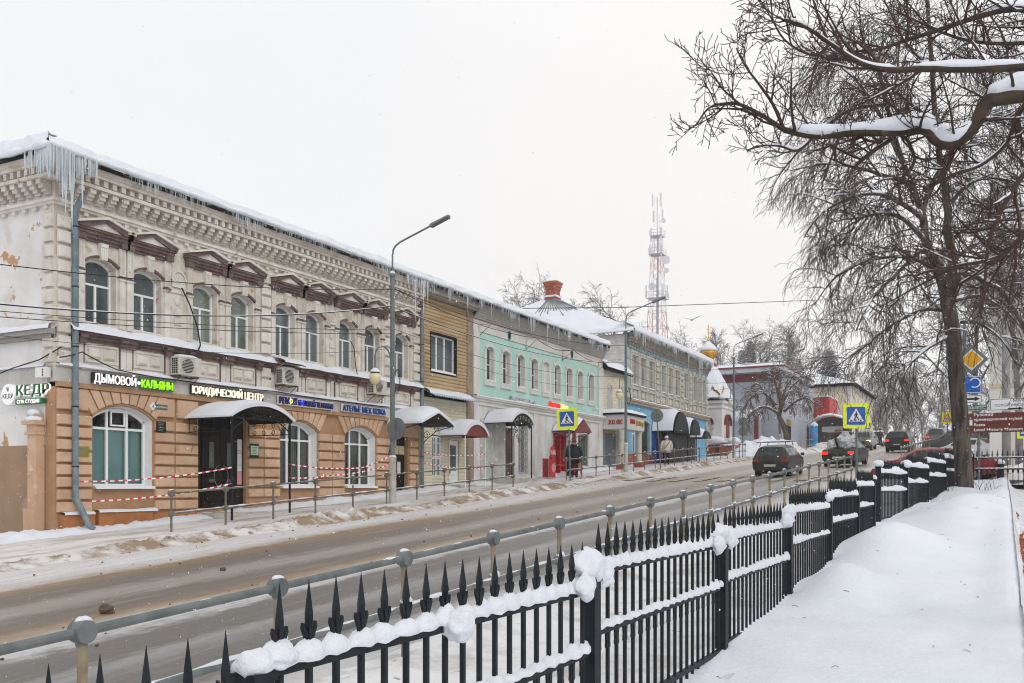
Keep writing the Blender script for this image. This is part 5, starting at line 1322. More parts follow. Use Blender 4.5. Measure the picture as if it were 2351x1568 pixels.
a, b = 55.3, 57.0; s_ = MB(); arch_band(s_, a, b, 3.9, 4.1, .14, FX, FX+.06); s_.box(FX, FX+.06, b, b+.14, 1.2, 3.9); s_.build('surround', BEIGET, B5)
c_ = MB(); c_.box(FX, FX+.2, BY0, BY1, 5.0, 5.14); c_.box(FX, FX+.3, BY0, BY1, 5.14, 5.26); c_.box(FX, FX+.12, BY0, BY1, 5.26, 5.36); c_.build('string_course', M('ledge_tan', (.52, .42, .31), (.42, .33, .24), 3, rough=.9), B5)
snow_strip(BY0, BY1, 5.27, 5.26, FX+.1, FX+.33, 51, amp=1.3, th0=-.01).build('ledge_snow', SNOW, B5, sm=True)
quoin(58.05, 58.5, 1.9, 4.9, .40, mat=BEIGET, root=B5, gap=.12, pr=.08); quoin(69.85, 70.3, 2.6, 4.95, .40, mat=BEIGET, root=B5, gap=.12, pr=.08)
S = sign('shop_sign', 'white letters on the blue wall beside the black canopy', (FX+.05, 59.6, 4.5)); text('МЕБЕЛЬ', .36, (FX+.02, 58.75, 4.50), RY, UZ, SWHITE, S, width=1.75, ext=.05, bold=.015)
# white brick gable wall above the lower roofs: courses of bricks
bw_ = MB(); bw_.box(-33, FX, BY0-.06, BY0, 5.5, 9.2); bw_.build('side_wall', M('mortar_pale', (.50, .48, .46), rough=.95), B5)
bme = MB().box(0, .245, -.012, 0, 0, .068).mesh('brick', BRICKW); nb = 0
for r_ in range(24):
    z = 9.13-r_*.083
    x = FX-.02-(.13 if r_ % 2 else 0)
    while x > -23.1 and nb < 300:
        link('brick', bme, B5, (x-.245, BY0-.0605, z-.068)); x -= .262; nb += 1
m = MB()
for r_ in range(44):
    z = 9.13-r_*.083; x = FX-.02-(.13 if r_ % 2 else 0); k = 0
    while x > -32:
        if not (r_ < 24 and x > -23.1): m.box(x-.245, x, BY0-.0725, BY0-.0605, z-.068, z)
        x -= .262
m.build('bricks', BRICKW, B5, kind='stuff')
# hip roof
zr, ex, ey, pt_ = 9.3, FX+.6, BY0-.5, .53
A = [(ex, ey, zr), (ex, BY1-.5, zr), (-27.8, BY1-6, zr+pt_*7), (-27.8, ey+6.1, zr+pt_*7), (-34, ey, zr), (-34, BY1, zr)]
rf = MB(); rf.add(A, [(0, 1, 2, 3), (0, 3, 4), (3, 2, 5, 4)]); rf.add([(p[0], p[1], p[2]-.06) for p in A], [(3, 2, 1, 0), (4, 3, 0)])
RF = rf.build('roof', DARK, B5)
q = lambda a, b, t: tuple(a[i]+(b[i]-a[i])*t for i in range(3))
m = MB(); m.grid(frange(0, 1, 1/50), frange(.01, 1, 1/12), lambda u, w: (lambda p: (p[0], p[1], p[2]+.16+.06*n3(u*30, w*6)))(q(q(A[0], A[1], u), q(A[3], A[2], u), w)))
m.grid(frange(0, 1, 1/40), frange(.01, 1, 1/16), lambda u, w: (lambda p: (p[0], p[1], p[2]+.15+.07*n3(u*20, w*8, 4)))(q(q(A[4], A[0], u), A[3], w)))
m.build('roof_snow', SNOW, RF, sm=True)
rb = MB()
for k in range(15):
    u = .45+k*.036; t0 = .55+.25*n3(k*.7, 3); p0, p1 = q(q(A[4], A[0], u), A[3], max(.3, t0)), q(q(A[4], A[0], u), A[3], .93)
    rb.tube([(p0[0], p0[1]-.02, p0[2]+.17), (p1[0], p1[1]-.02, p1[2]+.17)], .032, 4)
rb.build('roof_rib', SHEET, RF)
e_ = eave_snow(lambda t: (Vector((ex, ey+(BY1-.5-ey)*t, zr)), Vector((-1, 0, 0)), pt_), 120, .28, .9, 31); e_.build('eave_snow', SNOW, RF, sm=True)
e_ = eave_snow(lambda t: (Vector((ex-12*t, ey, zr)), Vector((0, 1, 0)), pt_), 60, .16, .9, 33); e_.build('eave_snow', SNOW, RF, sm=True)
i_ = icicles(lambda t: Vector((ex, ey+(BY1-.5-ey)*t, zr)), 700, .12, .75, 12, r0=.018)
for (yy, L) in ((54.2, .9), (54.6, .8), (63.6, 1.2), (66.3, 1.6), (67, 1.0), (66.6, 1.5)): i_.tube([(ex, yy, zr), (ex, yy, zr-L)], [.06, .005], 5)
i_.build('icicles', ICICLE, RF, kind='stuff')
ch = MB(); cx, cy = -27.55, 58.55
for (z0, z1, w) in ((11.2, 13.2, .43), (13.2, 13.55, .38), (13.55, 13.75, .43), (13.75, 13.95, .48), (13.95, 14.1, .53)): ch.box(cx-w, cx+w, cy-w, cy+w, z0, z1)
CHM = ch.build('chimney', BRICK, B5)
cb_ = MB().box(-.12, .12, -.008, .008, 0, .065).mesh('brick', BRICK)
for (z0, z1, w) in ((12.3, 13.2, .43), (13.2, 13.55, .38), (13.55, 13.75, .43), (13.75, 13.95, .48)):
    z = z0+.01; k = 0
    while z < z1-.06:
        n_ = int(2*w/.26)
        for j in range(n_):
            link('brick', cb_, CHM, (cx-w+.14+j*(2*w-.1)/n_+(.05 if k % 2 else 0), cy-w-.006, z))
        z += .085; k += 1
MB().blob((cx, cy, 14.12), .5, .5, .10, 10, 5, 2).build('snow_cap', SNOW, CHM, sm=True); MB().box(cx-.46, cx+.46, cy-.46, cy+.46, 13.02, 13.14).build('snow_ring', SNOW, CHM)
# black double barrel canopy
T = thing('black_canopy', 'large black canopy with two barrel vaults under heavy snow, black screens below', 'canopy', (-19.2, 60.5, gz(60.5)))
for k, (ya, yb, zs, zc, x1) in enumerate(((57.4, 60.4, 3.5, 4.75, -18.4), (60.4, 62.4, 3.45, 4.4, -18.2), (62.6, 64.4, 3.3, 3.75, -18.0))):
    n = 12; ar = arc_pts(ya, yb, zs, zc, n); s_ = MB()
    s_.add([(x, *p) for x in (FX+.05, x1) for p in ar], [(i, i+1, n+2+i, n+1+i) for i in range(n)]+[tuple(range(n+1, 2*n+2))])
    s_.build('vault', IRON, T)
    m = MB(); m.grid(list(range(n+1)), frange(0, 1, 1/6), lambda i, u: (FX+.05+(x1-FX-.2)*u, ar[int(i)][0], ar[int(i)][1]+.02+.26*min(1, .05+2.6*min(i, n-i)/n)*min(1, .25+3*(1-u))*(1+.4*n3(i*.5, u*4, k)))); m.build('snow_cap', SNOW, T, sm=True)
MB().box(FX+.9, FX+1.0, 57.6, 61.5, 1.5, 3.5).build('screen', SBLACK, T); MB().box(FX+.05, FX+1.0, 61.5, 63.8, 1.6, 3.45).build('screen', SBLACK, T); MB().box(FX+.03, FX+.2, 57.5, 58.2, 1.5, 3.6).build('blue_screen', M('panel_blue', (.02, .08, .3)), T)
MB().box(-18.5, -18.44, 57.5, 62.4, 3.42, 3.5).build('beam', IRON, T)
for yy in (57.55, 60.4, 62.35): MB().cyl((-18.5, yy, gz(yy)+.05), (-18.5, yy, 3.45), .04, 8).build('post', IRON, T)
# ================================================================ chapel
CHX, CHY = -21.7, 76.7; cz = gz(76.7)
C1 = thing('chapel', 'small white chapel with a golden onion dome, gilded arches and deep snow', 'chapel', (CHX, CHY, cz))
h = 1.55
pb = MB()
def ngon(r, n=8, a0=pi/8): return [(CHX+r*cos(a0+2*pi*k/n), CHY+r*sin(a0+2*pi*k/n)) for k in range(n)]
pb.prism(ngon(2.35), 'z', cz-.3, cz+1.05); pb.box(CHX+1.6, CHX+3.0, CHY-2.6, CHY-1.2, cz-.2, cz+.75); pb.build('plinth', REDB, C1)
m = MB(); m.prism(ngon(2.42), 'z', cz+1.05, cz+1.22); m.blob((CHX+2.3, CHY-1.9, cz+.78), .8, .8, .15, 10, 5, 1); m.blob((CHX+.8, CHY-2.2, cz+1.2), 1.2, .5, .35, 10, 6, 5); m.blob((CHX+2.2, CHY-.2, cz+1.2), .5, 1.2, .35, 10, 6, 6); m.build('plinth_snow', SNOW, C1, sm=True)
b = MB(); b.box(CHX-h, CHX+h, CHY-h, CHY+h, cz+1.0, 7.0)
b.box(CHX-h-.1, CHX+h+.1, CHY-h-.1, CHY+h+.1, cz+1.3, cz+1.45); b.box(CHX-h-.08, CHX+h+.08, CHY-h-.08, CHY+h+.08, 6.35, 6.5); b.box(CHX-h-.16, CHX+h+.16, CHY-h-.16, CHY+h+.16, 6.75, 7.0)
b.build('wall', M('chapel_white', (.76, .75, .73), (.68, .67, .65), 1.4, rough=.9, bump=.2, spots=(((.45, .42, .40), 2.2, .66, .70),)), C1)
MB().box(CHX-h-.25, CHX+h+.25, CHY-h-.25, CHY+h+.25, 7.0, 7.06).build('tin_edge', DARK, C1)
# arched hoods on the two visible faces
for fc in (0, 1):
    ho = MB(); 
    for mat_, th, d in ((MAROON, .16, .22), (WHITEW, .12, .12)):
        a_ = MB(); arch_band(a_, -.75, .75, 5.0, 5.75, th if mat_ is MAROON else .14, 0, d)
        if mat_ is WHITEW: a_.box(0, .10, -.89, -.75, cz+1.5, 5.0); a_.box(0, .10, .75, .89, cz+1.5, 5.0)
        a_.v = [(CHX+h+p[0], CHY+p[1], p[2]) if fc == 0 else (CHX+p[1], CHY-h-p[0], p[2]) for p in a_.v]
        a_.build('arch_hood' if mat_ is MAROON else 'arch_surround', mat_, C1)
    a_ = MB(); arch_fill(a_, -.7, .7, cz+1.5, 5.0, 5.7, .03); a_.v = [(CHX+h+p[0], CHY+p[1], p[2]) if fc == 0 else (CHX+p[1], CHY-h-p[0], p[2]) for p in a_.v]; a_.build('niche', MAROON if fc == 0 else WHITEW, C1)
# kokoshnik gables
def koko(pts, d0, d1, fc, off):
    return [(CHX+h-.1+p[0], CHY+off+p[1], p[2]) if fc == 0 else (CHX+off+p[1], CHY-h+.1-p[0], p[2]) for p in pts]
for fc in (0, 1):
    for off in (-.78, .78):
        prof = [(-.72, 7.06)]+[(-.72*cos(t)*(1-.12*sin(t)), 7.06+.85*sin(t)**.9+(.28 if abs(t-pi/2) < .01 else 0)) for t in [pi*i/12 for i in range(1, 12)]]+[(.72, 7.06)]
        k_ = MB(); k_.prism(prof, 'x', -.25, .06); k_.v = koko(k_.v, 0, 0, fc, off); k_.build('gable', WHITEW, C1)
        g_ = MB(); n = len(prof); inn = [(p[0]*.8, 7.06+(p[1]-7.06)*.82) for p in prof]
        for i in range(n-1): g_.add([(.08, *inn[i]), (.08, *inn[i+1]), (.08, *prof[i+1]), (.08, *prof[i]), (.0, *prof[i]), (.0, *prof[i+1])], [(0, 1, 2, 3), (3, 2, 5, 4)])
        g_.v = koko(g_.v, 0, 0, fc, off); g_.build('gilded_rim', GOLD, C1)
sn_ = MB()
for (dx, dy, s_) in ((h, -h, .36), (h, 0, .32), (h, h, .36), (0, -h, .32), (-h, -h, .36)): sn_.blob((CHX+dx, CHY+dy, 7.15), s_*.8, s_*.8, s_*.9, 10, 6, int(dx*3+dy), .2)
sn_.build('gable_snow', SNOW, C1, sm=True)
tn = MB(); tn.lathe([(2.15, 7.2), (1.75, 8.0), (1.5, 8.5), (1.0, 9.4), (.75, 9.9)], CHX, CHY, 8); tn.build('tent_roof', SNOW, C1)
dr = MB(); dr.lathe([(.46, 9.6), (.46, 10.45)], CHX, CHY, 14); dr.lathe([(.62, 9.75), (.62, 9.82), (.50, 9.9)], CHX, CHY, 14); dr.build('drum', WHITEW, C1)
ZD_ = 10.45
on = MB(); prof = [(.44, 0), (.46, .06), (.42, .12), (.48, .16), (.50, .2), (.42, .25), (.60, .36), (.69, .52), (.71, .68), (.66, .86), (.54, 1.02), (.36, 1.18), (.2, 1.34), (.09, 1.5), (.05, 1.66)]
on.lathe([(r_, ZD_+z) for r_, z in prof], CHX, CHY, 20); on.build('onion_dome', GOLD, C1)
sc_ = MB()
for j in range(5):
    for k in range(20):
        z = ZD_+.42+.1*j; r_ = (.64, .68, .705, .70, .67)[j]; a = 2*pi*(k+.5*(j % 2))/20
        c_, s_ = cos(a), sin(a); t_ = .10
        sc_.add([(CHX+c_*(r_+.005)-s_*t_, CHY+s_*(r_+.005)+c_*t_, z+.08), (CHX+c_*(r_+.05), CHY+s_*(r_+.05), z-.02), (CHX+c_*(r_+.005)+s_*t_, CHY+s_*(r_+.005)-c_*t_, z+.08)], [(0, 1, 2)])
sc_.build('dome_scales', GOLD, C1, kind='stuff')
m = MB(); m.lathe([(.74, ZD_+.80), (.745, ZD_+.92), (.64, ZD_+1.10), (.46, ZD_+1.28), (.27, ZD_+1.46), (.12, ZD_+1.62), (.02, ZD_+1.7)], CHX, CHY, 18); m.build('dome_snow', SNOW, C1, sm=True)
cr_ = MB(); cr_.blob((CHX, CHY, ZD_+1.78), .11, .11, .12, 10, 6); cr_.box(CHX-.025, CHX+.025, CHY-.02, CHY+.02, ZD_+1.66, ZD_+3.05)
cr_.box(CHX-.2, CHX+.2, CHY-.02, CHY+.02, ZD_+2.62, ZD_+2.67); cr_.box(CHX-.1, CHX+.1, CHY-.02, CHY+.02, ZD_+2.82, ZD_+2.86); cr_.prism([(CHX-.12, ZD_+2.36), (CHX+.12, ZD_+2.26), (CHX+.12, ZD_+2.30), (CHX-.12, ZD_+2.40)], 'y', CHY-.02, CHY+.02)
cr_.build('cross', GOLD, C1)
# ================================================================ grey sided house, red shop, cream house, shelter
G1 = thing('grey_house', 'tall house clad in pale grey siding with maroon trim and snowy roof', 'house', (-22, 95, gz(90)))
gx0, gx1, gy0, gy1, gzt = -27.5, -17.9, 87, 104, 11.0; g0 = gz(87)
MB().box(gx0, gx1-.01, gy0+.01, gy1, g0-.5, gzt-.7).build('wall', M('grey_wall', (.40, .42, .47)), G1)
sb = MB().prism([(-.03, 0), (0, .0), (-.02, .155), (-.03, .155)], 'x', 0, 1).mesh('siding_board', GREYS) if False else None
def lap(L, axis):
    m_ = MB(); q_ = [(0, 0), (.028, 0), (.004, .168), (0, .168)]
    if axis == 'x': m_.prism([(-p[0], p[1]) for p in q_], 'x', 0, L)
    else: m_.prism(q_, 'y', 0, L)
    return m_.mesh('siding_board', GREYS)
la, lb = lap(gx1-.15-gx0, 'x'), lap(gy1-gy0-.3, 'y')
for k in range(38):
    z = g0+1.1+k*.17
    if z > gzt-1.5: break
    link('siding_board', la, G1, (gx0, gy0, z)); link('siding_board', lb, G1, (gx1, gy0+.15, z))
MB().box(gx1-.17, gx1+.05, gy0-.05, gy0+.17, g0, gzt-.6).build('corner_trim', MAROON, G1)
MB().box(gx0, gx1+.04, gy0-.03, gy0-.0, gzt-1.35, gzt-.6).build('frieze', MAROON, G1)
f_ = MB(); f_.box(gx0-.3, gx1+.55, gy0-1.1, gy1-3, gzt-.6, gzt-.2); f_.build('fascia', M('fascia_grey', (.50, .52, .56)), G1)
f_ = MB(); f_.box(gx0-.4, gx1+.65, gy0-1.2, gy1-3, gzt-.2, gzt-.06); f_.build('roof_edge', MAROON, G1)
MB().box(gx0, gx1+.02, gy0-.02, gy1, g0-.5, g0+1.08).build('plinth', CONC, G1)
m = MB(); m.grid(frange(gx0-.4, gx1+.67, .3), frange(gy0-1.2, gy1-3, .35), lambda x, y: (x, y, gzt-.06+.2*min(1, 3*min(x-gx0+.4, gx1+.67-x))*min(1, .05+3*min(y-gy0+1.2, 99))*(1+.4*n3(x*.7, y*.7)))); m.build('roof_snow', SNOW, G1, sm=True)
m = MB(); m.box(-24.5, -19.2, 90, 97, gzt-.1, gzt+.55); m.box(-25.2, -24.6, 89, 90, gzt, gzt+.9); m.build('roof_box', MAROON, G1); m = MB(); m.box(-24.6, -19.1, 89.9, 97.1, gzt+.56, gzt+.76); m.build('box_snow', SNOW, G1)
for (yy) in (90.5, 95, 99): 
    w = window(G1, yy, yy+1.5, g0+3.6, g0+5.2, g0+5.2, x=gx1+.035, mull=((yy+.75,),), fw=.07)
MB().box(gx1-.2, gx1+.04, 89.4, 91.6, g0+.2, g0+2.6).build('entrance', DARK, G1)
tag(MB().box(gx1+.04, gx1+.1, 89.6, 91.4, g0+2.7, g0+3.2).build('shop_sign', M('sign_ochre', (.30, .2, .03))), 'small ochre sign over the dark entrance of the grey house', 'sign')
P_ = thing('porch', 'low side porch with rounded snow roof behind the second lamp beyond the chapel', 'porch', (-21, 85.5, gz(85)))
MB().box(-22.2, -19.6, 85.3, 87, g0-.3, g0+3.1).build('wall', GREYS, P_); MB().box(-19.9, -19.55, 85.25, 85.5, g0, g0+3.1).build('post', MAROON, P_)
m = MB().blob((-20.9, 86.2, g0+3.2), 1.6, 1.3, .75, 14, 7, 2, .1); m.build('snow_cap', SNOW, P_, sm=True)
R1 = thing('red_shop', 'bright red single storey shop front beyond the grey house', 'shop', (-17, 106.5, gz(106)))
z0 = gz(105)
MB().box(-21, -16.6, 104.3, 109.6, z0-.5, z0+3.0).build('wall', M('shop_pink', (.52, .16, .17), (.45, .12, .13), 2), R1)
MB().box(-21, -16.3, 104.1, 109.7, z0+3.0, z0+5.4).build('sign_fascia', REDS, R1)
for yy in (104.7, 106.2, 107.9): MB().box(-16.6, -16.55, yy, yy+1.1, z0+.3, z0+2.7).build('shop_window', WHITE if yy == 106.2 else REDS, R1)
MB().box(-20.9, -16.25, 104.05, 109.7, z0+5.4, z0+5.55).build('roof_snow', SNOW, R1)
H1 = thing('cream_house', 'cream two storey house with snowy hip roof at the bend of the street', 'house', (-20, 118, gz(115)))
z0 = gz(113); hx0, hx1, hy0, hy1, hz = -33, -15.4, 113, 134, z0+7.1
MB().box(hx0, hx1, hy0, hy1, z0-1, hz).build('wall', CREAMH, H1)
c_ = MB(); c_.box(hx0, hx1+.12, hy0-.12, hy1, z0+3.3, z0+3.55); c_.box(hx0, hx1+.2, hy0-.2, hy1, hz-.3, hz); c_.build('string_course', OFFW, H1)
qm = MB().box(-.45, .05, -.05, .0, 0, .34).mesh('quoin_block', OFFW); qn = MB().box(0, .05, 0, .5, 0, .34).mesh('quoin_block', OFFW)
for k in range(14): link('quoin_block', qm, H1, (hx1, hy0, z0+.2+k*.48)); link('quoin_block', qn, H1, (hx1, hy0, z0+.2+k*.48))
for k in range(5):
    for zz in (z0+1.2, z0+4.2): window(H1, hy0+2.2+k*3.4, hy0+3.4+k*3.4, zz, zz+2.0, zz+2.0, x=hx1+.03, mull=((hy0+2.8+k*3.4,),), fw=.1)
ap = [(hx0-.6, hy0-.6, hz), (hx1+.7, hy0-.6, hz), (hx1+.7, hy1, hz), (-22, 121, hz+2.7), (-22, hy1, hz+2.7), (-26, 121, hz+2.7)]
rf = MB(); rf.add(ap, [(0, 1, 3, 5), (1, 2, 4, 3)]); rf.add([(p[0], p[1], p[2]-.15) for p in ap], [(5, 3, 1, 0), (3, 4, 2, 1)]); rf.build('roof', DARK, H1)
m = MB(); m.grid(frange(0, 1, .05), frange(0, 1, .1), lambda u, w: (lambda p: (p[0], p[1], p[2]+.22+.1*n3(u*8, w*5)))(q(q(ap[0], ap[1], u), q(ap[5], ap[3], u), w))); m.grid(frange(0, 1, .05), frange(0, 1, .1), lambda u, w: (lambda p: (p[0], p[1], p[2]+.22+.1*n3(u*8, w*5, 5)))(q(q(ap[1], ap[2], u), q(ap[3], ap[4], u), w))); m.build('roof_snow', SNOW, H1, sm=True)
bs = thing('bus_shelter', 'dark arched bus shelter with a curved snow roof before the cream house', 'bus shelter', (-15.6, 101.5, gz(101))); z0 = gz(101)
bx0, bx1, by = -17.6, -13.6, 101
ar = arc_pts(bx0, bx1, z0+2.3, z0+3.25, 14)
m = MB(); m.prism([(bx0+.1, z0)]+[(p[0], p[1]) for p in ar]+[(bx1-.1, z0)], 'y', by+.3, by+.34); m.build('back_screen', M('shelter_dark', (.10, .095, .10)), bs)
m = MB()
for xx in (bx0+.05, bx1-.15): m.box(xx, xx+.1, by-1.2, by+.34, z0, z0+2.4)
m.build('post', M('shelter_post', (.12, .11, .12)), bs)
m = MB(); n = 14; a2 = arc_pts(bx0-.15, bx1+.15, z0+2.3, z0+3.3, n); m.grid(list(range(n+1)), [0, .15, .5, .85, 1], lambda i, u: (a2[int(i)][0], by-1.4+1.9*u, a2[int(i)][1]+(.22 if .1 < u < .9 else .02)*(1+.3*n3(i, u)))); m.build('snow_cap', SNOW, bs, sm=True)
MB().box(bx0+1.0, bx1-.9, by+.25, by+.29, z0+1.7, z0+2.25).build('snow_panel', SNOW, bs); MB().box(-15.3, -14.7, by+.1, by+.2, z0+.1, z0+1.9).build('red_panel', REDS, bs)
m = MB(); m.cyl((-15.0, by+.08, z0+1.5), (-15.0, by+.1, z0+1.5), .32, 16); tag(m.build('round_sign', REDS), 'red round sign inside the bus shelter', 'sign')
kx = thing('advertising_pillar', 'bright blue advertising pillar with snow on top left of the bus shelter', 'pillar', (-16.5, 96, gz(96))); z0 = gz(96)
m = MB(); m.lathe([(.36, z0), (.36, z0+2.3)], -16.5, 96, 14); m.build('body', M('pillar_blue', (.02, .22, .55), (.05, .35, .65), 2), kx); m = MB(); m.lathe([(.40, z0+1.2), (.40, z0+1.55)], -16.5, 96, 14); m.build('poster_band', M('pillar_pink', (.5, .12, .35), (.05, .3, .6), 4), kx)
m = MB(); m.lathe([(.42, z0+2.3), (.36, z0+2.5), (.05, z0+2.75)], -16.5, 96, 14); m.build('snow_cap', SNOW, kx, sm=True)
# white building closing the right side
W9 = thing('white_building', 'large pale building behind the iron fence on the right', 'building', (10, 64, gz(60)))
MB().box(-.6, 34, 60, 75, 0, 11.5).build('wall', M('pale_wall', (.74, .72, .69), (.70, .67, .62), .4), W9)
MB().box(-.7, 34.1, 59.9, 75, 11.5, 11.8).build('eave', OFFW, W9); MB().box(-.8, 34.1, 59.8, 75, 11.8, 12.1).build('roof_snow', SNOW, W9)
m = MB(); m.box(-.65, 34, 59.93, 60, 5.6, 5.8); m.build('string_course', M('beige_band', (.66, .52, .38)), W9)
for k in range(6):
    a = 2.2+k*4.2
    for zz in (2.6, 7.0):
        w_ = MB().box(a, a+1.6, 59.96, 59.98, zz, zz+2.1).build('window', GLASS, W9); f_ = MB(); f_.box(a-.08, a, 59.92, 59.97, zz, zz+2.1); f_.box(a+1.6, a+1.68, 59.92, 59.97, zz, zz+2.1); f_.box(a-.08, a+1.68, 59.92, 59.97, zz+2.1, zz+2.18); f_.box(a-.08, a+1.68, 59.90, 59.97, zz-.1, zz); f_.box(a+.76, a+.84, 59.93, 59.97, zz, zz+2.1); f_.build('frame', PVC, w_)
# ================================================================ lattice mast
TWX, TWY, TB = -58.7, 172.0, 3.5
T = thing('lattice_mast', 'tall red and white lattice mast with antennas behind the blue house', 'mast', (TWX, TWY, TB))
MR, MW = M('mast_red', (.52, .30, .29)), M('mast_white', (.66, .66, .69))
def hw(z):
    for (z0, a, z1, b) in ((3, 3.4, 27, 1.62), (27, 1.62, 40, 1.12), (40, 1.12, 50, .62), (50, .62, 58, .5)):
        if z <= z1: return a+(b-a)*(z-z0)/(z1-z0)
    return .5
levels = [3.5, 9, 14, 19, 23.5, 27.5, 30.5, 33.5, 36.0, 38.5, 40.5, 42.5, 44.5, 46.3, 48]
def mast_part(z0s, mat, nm):
    for z0, z1 in z0s:
        m = MB(); a, b = hw(z0), hw(z1); r_ = .075 if z0 < 36 else .06
        c0 = [(TWX+sx*a, TWY+sy*a, z0) for sx, sy in ((1, 1), (1, -1), (-1, -1), (-1, 1))]; c1 = [(TWX+sx*b, TWY+sy*b, z1) for sx, sy in ((1, 1), (1, -1), (-1, -1), (-1, 1))]
        for k in range(4):
            m.tube([c0[k], c1[k]], r_, 4, cap=False); m.tube([c0[k], c1[(k+1) % 4]], r_*.55, 4, cap=False); m.tube([c0[(k+1) % 4], c1[k]], r_*.55, 4, cap=False); m.tube([c1[k], c1[(k+1) % 4]], r_*.5, 4, cap=False)
        m.build(nm, mat, T)
segs = list(zip(levels, levels[1:]))
mast_part(segs[:3], MW, 'mast_section'); mast_part(segs[3:4], MW, 'mast_section'); mast_part(segs[4:7], MR, 'mast_section'); mast_part(segs[7:10], MW, 'mast_section'); mast_part(segs[10:12], MR, 'mast_section'); mast_part(segs[12:], MW, 'mast_section')
m = MB()
m.tube([(TWX+.15, TWY, 4), (TWX+.1, TWY, 48)], .18, 5); m.tube([(TWX-.15, TWY, 4), (TWX-.1, TWY, 40)], .10, 5); m.build('cable_ladder', M('ladder_grey', (.36, .37, .40)), T)
PLG = M('platform_grey', (.42, .40, .42))
for z in (36.0, 44.5, 48.0):
    m = MB(); a = hw(z)+.45; m.box(TWX-a, TWX+a, TWY-a, TWY+a, z-.06, z)
    for sx, sy in ((1, 1), (1, -1), (-1, -1), (-1, 1)): m.cyl((TWX+sx*a, TWY+sy*a, z), (TWX+sx*a, TWY+sy*a, z+1.1), .04, 4)
    for zz in (.55, 1.1):
        for (u, v) in (((1, 1), (1, -1)), ((1, -1), (-1, -1)), ((-1, -1), (-1, 1)), ((-1, 1), (1, 1))): m.tube([(TWX+u[0]*a, TWY+u[1]*a, z+zz), (TWX+v[0]*a, TWY+v[1]*a, z+zz)], .03, 4)
    m.build('platform', PLG, T)
for k, (sx, sy, z, hh) in enumerate(((1.5, -1, 36.2, 2.4), (-1.9, -1, 36.2, 2.4), (1.7, 1, 36.2, 2.4), (1.1, -1, 44, 2.4), (-1.1, -1, 44, 2.4), (1.0, -.7, 47, 2.6), (-1.0, -.7, 47, 2.6), (.9, .5, 51, 2.2), (-.9, .4, 51, 2.2), (.8, -.4, 53.6, 2.6), (-.8, -.4, 53.8, 2.4))):
    m = MB(); m.box(TWX+sx-.13, TWX+sx+.13, TWY+sy-.1, TWY+sy+.1, z, z+hh); m.tube([(TWX+sx, TWY+sy, z+hh*.5), (TWX, TWY, z+hh*.5)], .035, 4); m.build('panel_antenna', MW, T)
for (dx, z, r_) in ((1.9, 43.2, .8), (1.95, 41.2, .5), (-.9, 38.4, .7), (1.4, 50.8, .45)):
    m = MB(); m.cyl((TWX+dx, TWY-.6, z), (TWX+dx, TWY-.3, z), r_, 14); m.tube([(TWX+dx, TWY-.3, z), (TWX, TWY, z)], .05, 4); m.build('dish', MW, T)
m = MB(); m.cyl((TWX, TWY, 48), (TWX, TWY, 55.5), .12, 5); m.cyl((TWX+.5, TWY, 48), (TWX+.5, TWY, 52), .04, 4); m.cyl((TWX-.5, TWY, 50), (TWX-.5, TWY, 56), .04, 4); m.cyl((TWX+.9, TWY, 52), (TWX+.9, TWY, 56.3), .04, 4); m.build('top_rod', MW, T)
